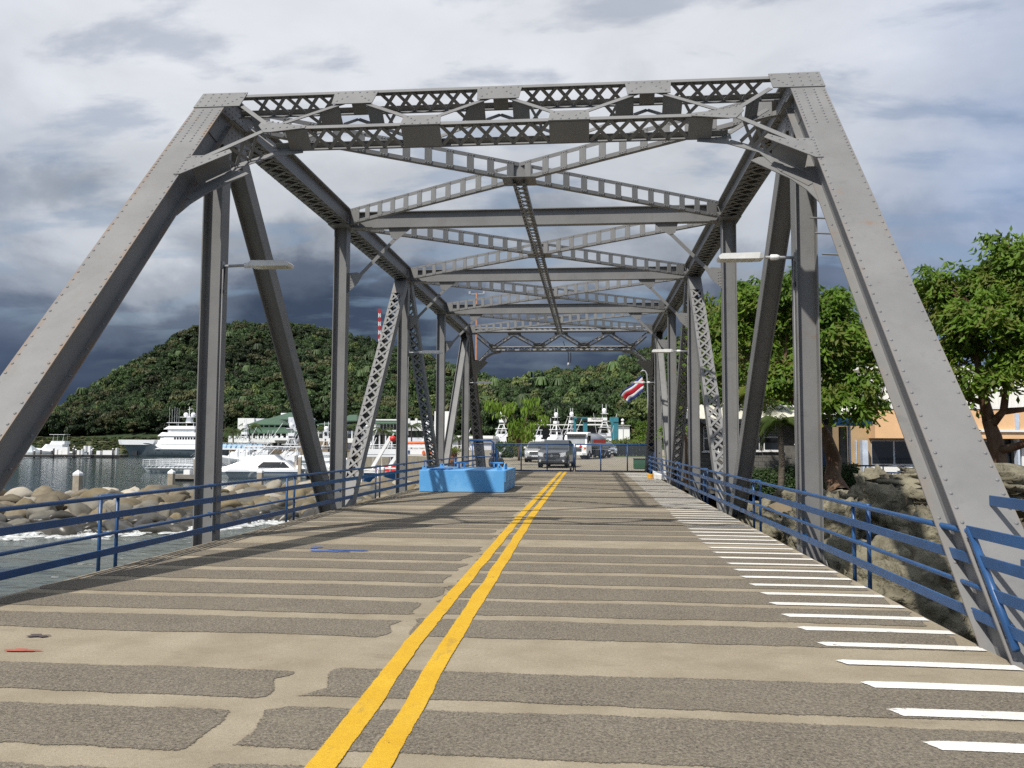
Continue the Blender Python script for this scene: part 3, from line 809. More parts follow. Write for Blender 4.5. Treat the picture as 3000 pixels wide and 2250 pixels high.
# ---- lateral bracing: crossed ladders of angles and batten plates
for k in range(1, 5):
    for s in (-1, 1):
        ya, yb = yk(k) + (0.55 if k == 1 else 0.25), yk(k + 1) - 0.25
        if k == 4: yb = yk(5) - 0.5
        xa, xb = (XL + 0.26, XR - 0.26) if s > 0 else (XR - 0.26, XL + 0.26)
        a, b = Vector((xa, ya, 0)), Vector((xb, yb, 0))
        d = (b - a).normalized(); nrm = Vector((d.y, -d.x, 0))
        if nrm.y > 0: nrm = -nrm                                # faces the viewer
        z0, z1 = 6.965, 7.345
        mb = MB()
        for (zz, sg) in ((z0, 1), (z1, -1)):
            up = Vector((0, 0, 1))
            mb.bar(a + up * (zz + sg * 0.038), b + up * (zz + sg * 0.038), 0.010, 0.076)
            mb.bar(a + up * (zz) - nrm * 0.045, b + up * (zz) - nrm * 0.045, 0.08, 0.010)
        lb = mb.build('lateral_brace', STEEL, bridge)
        L = (b - a).length; m = 23; rv = []
        for i in range(m + 1):
            t = 0.22 + (L - 0.44) * i / m
            if s < 0 and abs(t - L / 2) < 0.12: continue
            w = 0.30 if i in (0, m) else 0.155
            p = a + d * t + nrm * 0.012
            piece('batten_plate', STEEL, lb, p + Vector((0, 0, (z0 + z1) / 2)), (w, 0.010, 0.375), Matrix((d, -nrm, Vector((0, 0, 1)))).transposed())
            for zz in (z0 + 0.035, z1 - 0.035):
                for j in ((-1, 0, 1) if k < 3 else (-1, 1)): rv.append(p + d * (w * 0.36 * j) + nrm * 0.006 + Vector((0, 0, zz)))
        rivets(rv, nrm, 0.016).build('rivets', RIVET, lb, smooth=True, kind='stuff')
mb = MB()
for s in (-1, 1):
    mb.lohi((XC + s * 0.13 - 0.005, 16.37, 6.86), (XC + s * 0.13 + 0.005, yk(5) - 0.6, 6.95)).lohi((XC + s * 0.06, 16.37, 6.85), (XC + s * 0.13, yk(5) - 0.6, 6.859))
cs = mb.build('centre_strut', STEEL, bridge)
lm = MB(); lacing(lm, (XC, 16.5, 0), (XC, yk(5) - 0.7, 0), (0, 0, 1), 0.11, 6.844, 0.30, 0.05)
lm.build('lacing', STEEL, cs, kind='stuff')
for k in range(1, 5):
    ym = (yk(k) + yk(k + 1)) / 2 + (0.15 if k == 1 else (-0.12 if k == 4 else 0))
    MB().lohi((XC - 0.34, ym - 0.30, 6.949), (XC + 0.34, ym + 0.30, 6.961)).build('gusset_plate', STEEL, cs)
    MB().lohi((XC - 0.16, ym - 0.012, 6.97), (XC + 0.16, ym + 0.012, 7.34)).build('tie_plate', STEEL, cs)

# ---- step irons on the right end post
si = MB()
for v in (5.55, 6.0, 6.35):
    si.tube([Q(XR - 0.24, v, -0.38), Q(XR - 0.44, v + 0.02, -0.38)], 0.012, 6)
si.build('step_irons', STEEL, bridge)

# ------------------------------------------------------------------ railings
def railing(x, y0, y1, posts, label, outer, zs=(0.885, 0.655, 0.43, 0.205), dy=0.30, lean=0.0):
    r = empty('bridge_railing', (x, (y0 + y1) / 2, 0), label, 'railing')
    rl = []
    n = int((y1 - y0) / 1.7)
    def wob(y, a): return 0.006 * noise.noise((y * 0.35, a, x))
    ysn = [y0 + (y1 - y0) * i / n for i in range(n + 1)]
    MB().tube([(x + wob(y, 1), y, zs[0] + wob(y, 2)) for y in ysn], 0.026, 10).build('top_rail', BLUE, r, smooth=True)
    MB().tube([(x, y0 - lean * (zs[0] - zs[2]), zs[2])] * (1 if lean else 0) + [(x + wob(y, 3), y, zs[2] + wob(y, 4)) for y in ysn], 0.022, 10).build('middle_rail', BLUE, r, smooth=True)
    for zz in (zs[1], zs[3]):
        bevel(MB().lohi((x - 0.014, y0 - lean * (zs[0] - zz), zz - 0.043), (x + 0.014, y1, zz + 0.043)).build('flat_rail', BLUE, r), 0.006)
    for yp in posts:
        MB().tube([(x + outer * 0.028, yp, -0.10), (x + outer * 0.028, yp, zs[0])], 0.023, 10).build('post', BLUE, r, smooth=True)
        MB().tube([(x + outer * 0.07, yp - dy, -0.22), (x + outer * 0.07, yp - dy, zs[0] + 0.01)], 0.023, 10).build('post', BLUE, r, smooth=True)
        MB().tube([(x + outer * 0.02, yp + 0.02, zs[0] + 0.012), (x + outer * 0.07, yp - dy - 0.03, zs[0] + 0.012)], 0.024, 8).tube([(x + outer * 0.03, yp, zs[2]), (x + outer * 0.07, yp - dy, zs[2])], 0.018, 8).tube([(x - outer * 0.06, yp + 0.05, -0.03), (x + outer * 0.07, yp - dy, -0.05)], 0.022, 8).build('bracket', BLUE, r, smooth=True)
    for k in range(1, 6):                      # lugs to the truss posts
        if y0 < yk(k) < y1:
            for zz in (zs[0], zs[1], zs[2], zs[3]):
                MB().bar((x, yk(k) - 0.06, zz), (x + outer * 0.14, yk(k) - 0.02, zz), 0.05, 0.03).build('lug', BLUE, r)
    return r
railing(-6.0, 2.0, 43.2, [3.2, 10.1, 16.45, 23.35, 30.2, 37.1, 42.6], 'blue pipe and flat-bar railing along the seaward left edge of the deck', -1)
rr_ = railing(3.10, 7.08, 44.6, [10.25, 16.3, 23.3, 30.2, 37.1, 41.6, 44.3], 'blue pipe and flat-bar railing beside the white painted stripes', 1, (0.885, 0.672, 0.458, 0.234), 0.40, 0.88)
MB().tube([(3.07, 7.08, 0.92), (3.06, 6.38, 0.12)], 0.031, 10).build('end_tube', BLUE, rr_, smooth=True)
ap = empty('approach_railing', (3.2, 4.0, 0), 'blue flat-bar rails running across the foot of the right end post', 'railing')
for zz, zz2 in ((0.90, 0.90), (0.69, 0.69), (0.46, 0.46), (0.235, 0.235)):
    yy = Y0 + zz / SL + 0.02
    bevel(MB().bar((3.06, yy - 0.12, zz), (3.17, 1.5, zz2), 0.018, 0.088).build('flat_rail', BLUE, ap), 0.004)
for zz, xx in ((1.13, 3.37), (0.655, 3.40)):
    yy = Y0 + zz / SL - 0.03
    bevel(MB().bar((xx, yy, zz), (xx + 0.06, 1.5, zz), 0.018, 0.088).build('flat_rail', BLUE, ap), 0.004)
for yy in (2.6, 4.4):
    MB().tube([(3.30, yy, -0.3), (3.30, yy, 1.16)], 0.025, 8).build('post', BLUE, ap, smooth=True)

# ------------------------------------------------------------------ street lamps on the truss posts
LED = mk('led_lens', (0.55, 0.53, 0.42), rough=0.3)
for k in (1, 3, 5):
    for x, s, side in ((XL, 1, 'left'), (XR, -1, 'right')):
        y = yk(k) - 0.05; z = 4.46 if k == 1 else 4.54
        nth = {1: 'nearest', 3: 'middle', 5: 'farthest'}[k]
        where = 'seaward left truss' if s > 0 else 'landward right truss'
        lamp = empty('street_lamp', (x + s * 0.17, y, z), 'white slim street lamp on its arm, %s one on the %s' % (nth, where), 'street lamp', 'lamps on the truss posts')
        MB().tube([(x + s * 0.15, y, z), (x + s * 0.60, y, z + 0.012)], 0.024, 10).build('arm', GALV, lamp, smooth=True)
        MB().lohi((x + s * 0.165, y - 0.05, z - 0.08), (x + s * 0.18, y + 0.05, z + 0.08)).build('wall_plate', GALV, lamp)
        cl = MB().lathe([(0.03, 0.0), (0.045, 0.01), (0.045, 0.10), (0.03, 0.14)], (x + s * 0.53, y, z + 0.01), 10, 'X').build('clamp', LAMPWHITE, lamp, smooth=True)
        h0, h1 = x + s * 0.64, x + s * 1.33
        hd = MB().prism([(h0, y - 0.10, z - 0.015), (h0 + s * 0.08, y - 0.14, z - 0.03), (h1 - s * 0.02, y - 0.14, z - 0.03), (h1, y - 0.14, z + 0.01), (h1 - s * 0.05, y - 0.14, z + 0.055), (h0 + s * 0.06, y - 0.14, z + 0.065), (h0, y - 0.10, z + 0.04)], (0, 0.27, 0)).build('lamp_head', LAMPWHITE, lamp)
        for i in range(5):
            xx = h0 + s * (0.14 + 0.105 * i)
            MB().lohi((xx, y - 0.125, z - 0.036), (xx + s * 0.08, y + 0.115, z - 0.0305)).build('led_panel', LED, hd)
        MB().tube([(x + s * 0.20, y, z - 0.02), (x + s * 0.19, y - 0.02, z - 0.35), (x + s * 0.175, y - 0.02, z - 0.40)], 0.012, 6).lohi((x + s * 0.165, y - 0.06, z - 0.46), (x + s * 0.20, y + 0.0, z - 0.39)).build('junction_cable', BLACK, lamp)

# wires and a lamp that hang from the far portal
hw = MB().tube([at(1672, 1033, 46.0), at(1672, 1062, 46.0)], 0.03, 6).build('hanging_cable', BLACK, label='short black cable end hanging from the far portal frame', cat='cable')
hl = empty('hanging_lamp', at(1665, 1072, 44), 'small bare lamp on a black cord below the far portal', 'lamp')
p = at(1665, 1034, 44); q_ = at(1665, 1062, 44)
MB().tube([at(1650, 1000, 44), at(1656, 1018, 44), p, q_], 0.022, 6).build('cord', BLACK, hl)
MB().lathe([(0.02, 0.0), (0.06, -0.06), (0.075, -0.14), (0.045, -0.20)], q_, 10).build('bulb_shade', GALV, hl, smooth=True)
p2 = at(1605, 1035, 44.5)
import numpy as np
import bmesh
# ------------------------------------------------------------------ terrain, water, hill
WZ = -3.4
def lerp(a, b, t): return a + (b - a) * t
def interp(tab, x):
    if x <= tab[0][0]: return tab[0][1]
    for (a, va), (b, vb) in zip(tab, tab[1:]):
        if x <= b: return va + (vb - va) * (x - a) / (b - a)
    return tab[-1][1]
def sstep(t): t = max(0, min(1, t)); return t * t * (3 - 2 * t)

WATER = mk('harbour_water', (0.020, 0.036, 0.034), rough=0.09, col2=(0.030, 0.050, 0.045), scale=0.05, spec=0.5)
N, L, b = nodes_of(WATER)
t = N.new('ShaderNodeTexCoord')
def wave(sc, st, det):
    mp = N.new('ShaderNodeMapping'); mp.inputs['Scale'].default_value = st; L.new(t.outputs['Object'], mp.inputs[0])
    n = N.new('ShaderNodeTexNoise'); n.inputs['Scale'].default_value = sc; n.inputs['Detail'].default_value = det; L.new(mp.outputs[0], n.inputs['Vector'])
    return n.outputs['Fac']
w1 = wave(0.9, (1, 1.6, 1), 5)
bp = N.new('ShaderNodeBump'); bp.inputs['Strength'].default_value = 0.5; bp.inputs['Distance'].default_value = 0.10
L.new(w1, bp.inputs['Height']); L.new(bp.outputs[0], b.inputs['Normal'])
water = MB().quad((-2500, -60, WZ), (60, -60, WZ), (60, 1500, WZ), (-2500, 1500, WZ)).build('water', WATER, kind='structure')
SEA = mk('sea_water', (0.062, 0.078, 0.068), rough=0.14, col2=(0.092, 0.108, 0.092), scale=0.16, spec=0.5)
N, L, b = nodes_of(SEA)
t = N.new('ShaderNodeTexCoord')
w1 = wave(0.55, (1, 2.0, 1), 8)
bp = N.new('ShaderNodeBump'); bp.inputs['Strength'].default_value = 0.9; bp.inputs['Distance'].default_value = 0.55
L.new(w1, bp.inputs['Height']); L.new(bp.outputs[0], b.inputs['Normal'])
FOAM = mk('sea_foam', (0.66, 0.68, 0.67), rough=0.8, var=0.06, scale=6, bump=0.6, bscale=9)
N, L, b = nodes_of(FOAM)
t = N.new('ShaderNodeTexCoord'); n_ = N.new('ShaderNodeTexNoise'); L.new(t.outputs['Object'], n_.inputs['Vector']); n_.inputs['Scale'].default_value = 2.2; n_.inputs['Detail'].default_value = 8; n_.inputs['Roughness'].default_value = 0.75
r_ = N.new('ShaderNodeMapRange'); L.new(n_.outputs['Fac'], r_.inputs[0]); r_.inputs[1].default_value = 0.42; r_.inputs[2].default_value = 0.60
tr_ = N.new('ShaderNodeBsdfTransparent'); ms_ = N.new('ShaderNodeMixShader'); L.new(r_.outputs[0], ms_.inputs[0]); L.new(tr_.outputs[0], ms_.inputs[1]); L.new(b.outputs[0], ms_.inputs[2]); L.new(ms_.outputs[0], N['Material Output'].inputs[0])
TOE = [(-60, 34.5), (-42, 37.5), (-29.6, 40.2), (-22.0, 43.8), (-19.6, 50.0), (-14.5, 47.5), (-9.5, 44.5), (-6.5, 43.0)]
CREST = [(-64, 47), (-46, 49.5), (-33.5, 52), (-26, 56.5), (-19.0, 59.0), (-14.0, 56.0), (-10.0, 52), (-7.5, 49.5)]
def along(tab, s):
    s = max(0, min(0.9999, s)) * (len(tab) - 1); i = int(s); f = s - i
    return Vector((lerp(tab[i][0], tab[i + 1][0], f), lerp(tab[i][1], tab[i + 1][1], f)))
# rough open sea in front of the breakwater
vs = []; fs = []; nx, ny = 150, 110
for j in range(ny + 1):
    for i in range(nx + 1):
        x = lerp(-75, 6, i / nx); y = lerp(6, 53, j / ny)
        z = 0.10 * noise.fractal((x * 0.28, y * 0.42, 0), 1.0, 2.0, 4) + 0.02
        vs.append((x, y, WZ + 0.03 + z))
for j in range(ny):
    for i in range(nx):
        a = j * (nx + 1) + i; fs.append((a, a + 1, a + nx + 2, a + nx + 1))
sea = MB().add(vs, fs).build('sea', SEA, smooth=True, kind='structure')
# breakwater core
RUB = mk('dark_rubble', (0.05, 0.046, 0.04), rough=0.95, var=0.3, scale=2, bump=0.8, bscale=4)
vs = []; fs = []; M_ = 60
for i in range(M_ + 1):
    a, c = along(TOE, i / M_), along(CREST, i / M_)
    d = (c - a).normalized()
    for q, z in ((a - d * 2, WZ - 1.5), (a, WZ - 0.55), (lerp(a, c, 0.5), WZ + 0.2), (c, -2.5), (c + d * 2.2, -2.6), (c + d * 6.5, WZ - 1)):
        vs.append((q.x, q.y, z))
for i in range(M_):
    for k in range(5): fs.append((6 * i + k, 6 * i + 6 + k, 6 * i + 7 + k, 6 * i + 1 + k))
MB().add(vs, fs).build('breakwater_ground', RUB, kind='structure')

def ico(sub):
    bm = bmesh.new(); bmesh.ops.create_icosphere(bm, subdivisions=sub, radius=1.0)
    V = [v.co.copy() for v in bm.verts]; F = [tuple(v.index for v in f.verts) for f in bm.faces]; bm.free(); return V, F
ICO2, ICO3, ICO5 = ico(2), ico(3), ico(5)
def boulder_mat(name, a, b_, wet=False):
    return mk(name, a, col2=b_, rough=0.35 if wet else 0.85, scale=1.6, lo=0.3, hi=0.72, bump=0.7, bscale=4.0, spec=0.3, detail=9, rnd=0.28)
BM = {'tan': boulder_mat('tan_stone', (0.130, 0.106, 0.070), (0.215, 0.183, 0.130)),
      'grey': boulder_mat('grey_stone', (0.105, 0.097, 0.078), (0.175, 0.162, 0.133)),
      'pale': boulder_mat('pale_stone', (0.30, 0.265, 0.205), (0.41, 0.375, 0.315)),
      'brown': boulder_mat('brown_stone', (0.12, 0.095, 0.055), (0.20, 0.165, 0.10)),
      'dark wet': boulder_mat('wet_stone', (0.035, 0.033, 0.028), (0.07, 0.064, 0.052), True)}
bmeshes = {}
for cname, mt in BM.items():
    lst = []
    for s in range(6):
        V, F = ICO3; P = []
        rs = random.Random(s * 11 + len(cname)); ex = rs.uniform(0.55, 0.9)
        for v in V:
            q = Vector((math.copysign(abs(v.x) ** ex, v.x), math.copysign(abs(v.y) ** ex, v.y), math.copysign(abs(v.z) ** ex, v.z)))
            q = q.normalized() * lerp(1, q.length, 0.5)
            k = 1 + 0.24 * noise.noise(v * 1.1 + Vector((s * 5, 1, 2))) + 0.15 * noise.noise(v * 2.4 + Vector((s, 9, 2))) + 0.05 * noise.noise(v * 6 + Vector((s, 0, 2)))
            # a few flattened faces
            for kk in range(6):
                nrm = Vector((rs.random() - .5, rs.random() - .5, rs.random() - .5)) if False else Vector((math.sin(kk * 2.1 + s), math.cos(kk * 1.3 + s * 2), math.sin(kk * 3.7 + s * 1.7))).normalized()
                dd = (q * k).dot(nrm)
                if dd > 0.68: k -= (dd - 0.68) * 0.9
            P.append(q * k)
        lst.append(MB().add(P, F).mesh('boulder_' + cname.replace(' ', '_'), mt, True))
    bmeshes[cname] = lst
rs = random.Random(5)
nb = 0
def project(p):
    d = Vector(p) - Vector((0, 0, CAM_H)); z_ = d.dot(_f)
    return 1500 + 2410.77 * d.dot(_r) / z_, 1125 - 2410.77 * d.dot(_u) / z_
rows = 9
for r in range(rows):
    t_ = (r + 0.05) / (rows - 0.8)
    s = 0.11 + 0.03 * (r % 2)
    while s < 0.995:
        a, c = along(TOE, s), along(CREST, s)
        p = lerp(a, c, min(1.0, t_ + rs.uniform(-0.035, 0.035)))
        z = lerp(WZ - 0.15, lerp(-2.25, -1.75, sstep((s - 0.3) / 0.4)), t_) + rs.uniform(-0.10, 0.14)
        sz = rs.uniform(0.50, 0.94) * (1.12 if r >= rows - 2 else 1.0)
        if s > 0.62: sz *= 1.05
        if t_ < 0.18: col = 'dark wet'
        elif t_ < 0.40: col = rs.choice(['dark wet', 'dark wet', 'brown', 'brown', 'grey'])
        elif t_ > 0.9: col = rs.choice(['pale', 'pale', 'tan', 'tan', 'grey'])
        else: col = rs.choice(['tan', 'tan', 'brown', 'brown', 'grey', 'grey', 'tan', 'pale'])
        up_, vp_ = project((p.x, p.y, z + 0.5))
        if not (-60 < up_ < 1330 and vp_ < 1756 - 0.25 * up_):
            s += (sz * 1.62) / 92.0
            continue
        o = bpy.data.objects.new('boulder', rs.choice(bmeshes[col])); C.objects.link(o)
        o.location = (p.x, p.y, z)
        o.scale = (sz * rs.uniform(0.95, 1.45), sz * rs.uniform(0.8, 1.15), sz * rs.uniform(0.62, 0.95))
        o.rotation_euler = (rs.uniform(-0.5, 0.5), rs.uniform(-0.5, 0.5), rs.uniform(0, 6.3))
        where = 'at the breakwater foot' if t_ < 0.3 else ('on the breakwater crest' if t_ > 0.85 else ('in the lower breakwater' if t_ < 0.58 else 'in the upper breakwater'))
        zone = 'left of the first rail posts' if up_ < 345 else ('left of the nearest truss post' if up_ < 600 else ('right of the nearest truss post' if up_ < 860 else ('before the second truss post' if up_ < 990 else 'past the second truss post')))
        tag(o, '%s %s boulder %s, %s' % ('small' if sz < 0.62 else ('large' if sz > 0.84 else 'middling'), col, where, zone), 'boulder', 'boulders of the breakwater')
        nb += 1
        s += (sz * 1.78 + rs.uniform(0, 0.2)) / 92.0
# surf along the foot of the rocks
vs = []; fs = []; nfo = 520
fm = MB()
for i in range(nfo):
    s = 0.08 + 0.62 * i / nfo
    a, c = along(TOE, s), along(CREST, s); d = (c - a).normalized()
    amp = sstep((noise.noise((s * 46, 1, 2)) + 0.42) / 0.9)
    for k in range(5):
        if rs.random() > 0.15 + 0.85 * amp: continue
        off = rs.uniform(-2.4, 0.5) * (0.35 + amp)
        p = a + d * off + Vector((rs.uniform(-0.3, 0.3), 0))
        r0 = rs.uniform(0.06, 0.26) * (0.5 + amp)
        V, F = ICO2 if False else (None, None)
        n = 7; ring = []
        hgt = r0 * rs.uniform(0.15, 0.55) * (1.4 if off > -0.7 else 0.35)
        for q in range(n):
            an = 2 * math.pi * q / n; kk = rs.uniform(0.6, 1.25)
            ring.append((p.x + r0 * 2.1 * kk * math.cos(an), p.y + r0 * 1.2 * kk * math.sin(an), WZ + 0.08))
        ring2 = [(lerp(x, p.x, 0.45), lerp(y, p.y, 0.45), WZ + 0.10 + hgt * rs.uniform(0.7, 1.2)) for (x, y, z) in ring]
        fm.add(ring + ring2, [(q, (q + 1) % n, n + (q + 1) % n, n + q) for q in range(n)] + [tuple(range(n, 2 * n))])
for i in range(900):                                        # flecks of foam on the open water
    x = rs.uniform(-48, -7); y = rs.uniform(12, 46)
    if noise.noise((x * 0.22, y * 0.35, 4)) < 0.12: continue
    r0 = rs.uniform(0.02, 0.07); n = 5
    fm.add([(x + r0 * 3 * math.cos(q * 1.257) * rs.uniform(.6, 1.3), y + r0 * math.sin(q * 1.257), WZ + 0.035 + 0.10 * noise.fractal((x * 0.28, y * 0.42, 0), 1.0, 2.0, 4) + 0.035) for q in range(n)], [tuple(range(n))])
fm.build('foam', FOAM, smooth=True, kind='stuff', label='white surf breaking against the foot of the breakwater', cat='foam')

# ---- ground of the yard beyond the bridge and the land on the right
GRAV = deck_mat('yard_gravel', (0.20, 0.175, 0.13), (0.30, 0.265, 0.205), (0.38, 0.34, 0.27), 0.5, 0.8, 26,
                [(0.35, 0.5, 0.7, (0.16, 0.15, 0.11), 0.6, (1, 1, 1))])
EARTH = mk('dark_earth', (0.045, 0.036, 0.024), col2=(0.10, 0.08, 0.05), rough=0.95, scale=1.5, bump=0.7, bscale=9)
GRASS = mk('mown_grass', (0.055, 0.085, 0.02), col2=(0.10, 0.12, 0.035), rough=0.95, scale=1.2, bump=0.5, bscale=20)
def ground_z(x, y):
    if x < 4.2 and y < 46: return -5
    e = sstep((x - 4.0) / 7.0)
    z = lerp(-3.6, -0.45, e) if y < 44 else lerp(lerp(-3.6, -0.45, e), -0.02, sstep((y - 44) / 3.5))
    return z + 0.12 * noise.noise((x * 0.4, y * 0.4, 0)) * (1 if y < 44 else 0.1)
vs = []; fs = []; nx, ny = 60, 60
for j in range(ny + 1):
    for i in range(nx + 1):
        x = lerp(3.4, 70, (i / nx) ** 1.5); y = lerp(1, 50, j / ny); vs.append((x, y, ground_z(x, y)))
for j in range(ny):
    for i in range(nx):
        a = j * (nx + 1) + i; fs.append((a, a + 1, a + nx + 2, a + nx + 1))
MB().add(vs, fs).build('bank_ground', EARTH, smooth=True, kind='structure')
YARD = [(-9.5, 47.6), (3.4, 47.6), (3.4, 49.2), (70, 49.2), (120, 230), (-45, 230), (-36, 120), (-14, 82), (-11, 60)]
MB().prism([(x, y, -4.2) for x, y in YARD], (0, 0, 4.17)).build('yard_ground', GRAV, kind='structure')
MB().lohi((-8.5, 47.55, -3.9), (5.5, 48.4, -0.034)).build('abutment_wall', CONC, kind='structure')

# ---- forested hill
RIDGE = [(-1500, 1180), (-700, 1230), (-150, 1300), (60, 1290), (140, 1225), (250, 1150), (350, 1095), (450, 1040), (520, 990), (600, 962), (700, 955), (800, 955), (900, 965), (980, 985),
         (1060, 1005), (1160, 1035), (1260, 1065), (1340, 1090), (1420, 1110), (1480, 1122), (1540, 1118), (1610, 1100), (1660, 1088), (1720, 1092), (1780, 1070), (1850, 1052), (1910, 1030), (1980, 1005), (2100, 985), (2400, 960), (2800, 1000), (3400, 1080), (4500, 1180)]
FOOT = [(-1500, 420), (0, 330), (600, 318), (1200, 300), (1450, 250), (1900, 200), (2400, 150), (4500, 130)]
SPAN = [(-1500, 260), (0, 250), (650, 290), (1200, 270), (1480, 190), (1900, 200), (2400, 170), (4500, 170)]
def hill(u, t):
    f, sp = interp(FOOT, u), interp(SPAN, u)
    Y = f + sp * t
    rz = at(u, interp(RIDGE, u), f + sp).z - 7.5
    base = lerp(WZ - 1, 2.5, sstep(t / 0.09)) if u < 1350 else lerp(-0.5, 1.5, sstep(t / 0.1))
    p = at(u, 1297, Y)
    k = max(0, (t - 0.08)) / 0.92
    z = base + max(0, rz - 2.5) * (0.62 * k + 0.38 * sstep(k)) if t <= 1 else base + max(0, rz - 2.5) * (1 - (t - 1) * 1.2)
    nn = noise.fractal((p.x * 0.012, p.y * 0.012, 0), 1.0, 2.0, 4)
    z += nn * 7.0 * min(1, k * 3) * (1 - 0.85 * sstep((t - 0.7) / 0.3) if t <= 1 else 0.15)
    return Vector((p.x, p.y, z))
vs = []; fs = []
us = [-1500 + 40 * i for i in range(151)]; ts = [i / 36 for i in range(50)]
for t_ in ts:
    for u_ in us: vs.append(hill(u_, t_))
nu = len(us)
for j in range(len(ts) - 1):
    for i in range(nu - 1):
        a = j * nu + i; fs.append((a, a + 1, a + nu + 1, a + nu))
HILL = mk('hill_undergrowth', (0.014, 0.028, 0.008), col2=(0.03, 0.05, 0.014), rough=0.95, scale=0.15, bump=0.5, bscale=0.8)
MB().add(vs, fs).build('hill', HILL, smooth=True, kind='structure')

# ------------------------------------------------------------------ foliage
def leaf_mat(name, a, b_, tr=0.35, rnd=0.0, scale=0.5, rough=0.55):
    return mk(name, a, col2=b_, rough=rough, scale=scale, lo=0.3, hi=0.7, transl=tr, rnd=rnd, spec=0.3, detail=3)
def leaf_mesh(name, pts, nrms, size, mat, aspect=0.5, jitter=0.7, seed=1, axis=None):
    """many small folded leaves: pts (n,3), nrms (n,3) preferred facing"""
    g = np.random.default_rng(seed); n = len(pts)
    P = np.asarray(pts, float); Nn = np.asarray(nrms, float) + g.normal(0, jitter, (n, 3))
    Nn /= np.linalg.norm(Nn, axis=1)[:, None] + 1e-9
    if axis is not None:
        ax = np.asarray(axis, float) + g.normal(0, 0.35, (n, 3)); Nn = Nn - ax * (np.sum(Nn * ax, 1) / (np.sum(ax * ax, 1) + 1e-9))[:, None]; Nn /= np.linalg.norm(Nn, axis=1)[:, None] + 1e-9
    A = ax if axis is not None else np.cross(Nn, g.normal(0, 1, (n, 3))); A /= np.linalg.norm(A, axis=1)[:, None] + 1e-9
    Bv = np.cross(Nn, A)
    s = np.asarray(size, float) if np.ndim(size) else np.full(n, size); s = s * g.uniform(0.7, 1.3, n)
    l = (A * s[:, None]); w = (Bv * (s * aspect)[:, None]); dn = Nn * (s * 0.18)[:, None]
    V = np.stack([P - l * 0.5, P + w * 0.5 - dn, P + l * 0.5, P - w * 0.5 - dn], 1).reshape(-1, 3)
    me = bpy.data.meshes.new(name)
    me.vertices.add(4 * n); me.vertices.foreach_set('co', V.ravel())
    F = np.arange(4 * n).reshape(n, 4)
    T = np.stack([F[:, [0, 1, 2]], F[:, [0, 2, 3]]], 1).reshape(-1)
    me.loops.add(6 * n); me.loops.foreach_set('vertex_index', T)
    me.polygons.add(2 * n); me.polygons.foreach_set('loop_start', np.arange(0, 6 * n, 3)); me.polygons.foreach_set('loop_total', np.full(2 * n, 3))
    me.materials.append(mat); me.update(calc_edges=True)
    return me
def blob_points(g, n, lobes):
    """points on the shells of several ellipsoid lobes; returns points and outward normals"""
    lob = np.array([l[0] for l in lobes]); rad = np.array([l[1] for l in lobes])
    w = (rad[:, 0] * rad[:, 1]) ** 1.0; idx = g.choice(len(lobes), n, p=w / w.sum())
    d = g.normal(0, 1, (n, 3)); d[:, 2] = np.where(d[:, 2] < -0.5, -d[:, 2], d[:, 2]); d /= np.linalg.norm(d, axis=1)[:, None]
    r = g.uniform(0.72, 1.06, n)[:, None]
    return lob[idx] + d * rad[idx] * r, d
# canopy trees of the hill: a few crown shapes, instanced
def patchy(m, sc=0.016, lo=0.5, hi=1.9):
    """stands of lighter and darker trees: brightness follows the place where the tree grows"""
    N, L, b = nodes_of(m)
    oi = N.new('ShaderNodeObjectInfo'); n = N.new('ShaderNodeTexNoise'); L.new(oi.outputs['Location'], n.inputs['Vector'])
    n.inputs['Scale'].default_value = sc; n.inputs['Detail'].default_value = 4
    r = N.new('ShaderNodeMapRange'); L.new(n.outputs['Fac'], r.inputs[0]); r.inputs[1].default_value = 0.32; r.inputs[2].default_value = 0.68; r.inputs[3].default_value = lo; r.inputs[4].default_value = hi
    hs = N.new('ShaderNodeHueSaturation'); L.new(r.outputs[0], hs.inputs['Value']); hs.inputs['Saturation'].default_value = 0.92
    for lk in [l for l in m.node_tree.links if l.to_node.type in ('BSDF_PRINCIPLED', 'BSDF_TRANSLUCENT') and l.to_socket.name in ('Base Color', 'Color')]:
        if not hs.inputs['Color'].links: L.new(lk.from_socket, hs.inputs['Color'])
        L.new(hs.outputs[0], lk.to_socket)
    return m
lib = bpy.data.collections.new('hill_tree_library')
HLEAF = [leaf_mat('hill_leaf_dark', (0.015, 0.032, 0.009), (0.032, 0.056, 0.016), 0.12, 0.45, 0.3),
         leaf_mat('hill_leaf_mid', (0.025, 0.052, 0.012), (0.055, 0.086, 0.022), 0.12, 0.34, 0.3),
         leaf_mat('hill_leaf_olive', (0.048, 0.058, 0.018), (0.090, 0.088, 0.034), 0.12, 0.32, 0.3),
         leaf_mat('hill_leaf_light', (0.056, 0.084, 0.018), (0.10, 0.120, 0.030), 0.12, 0.28, 0.3)]
for m_ in HLEAF: patchy(m_)
HBARK = mk('pale_bark', (0.16, 0.14, 0.11), rough=0.9)
for i in range(8):
    g = np.random.default_rng(50 + i); lobes = []
    for k in range(g.integers(7, 12)):
        a = g.uniform(0, 6.28); rr2 = g.uniform(0.15, 0.72)
        lobes.append(((1.15 * rr2 * math.cos(a), 1.15 * rr2 * math.sin(a), g.uniform(0.25, 1.15) - 0.3 * rr2), (g.uniform(0.20, 0.46), g.uniform(0.20, 0.46), g.uniform(0.10, 0.28))))
    P, Nn = blob_points(g, 1500, lobes)
    me = leaf_mesh('crown_shape', P, Nn, 0.16, HLEAF[[0, 1, 0, 2, 1, 3, 1, 0][i]], 0.62, 0.7, i)
    lib.objects.link(bpy.data.objects.new('crown_%d' % i, me))
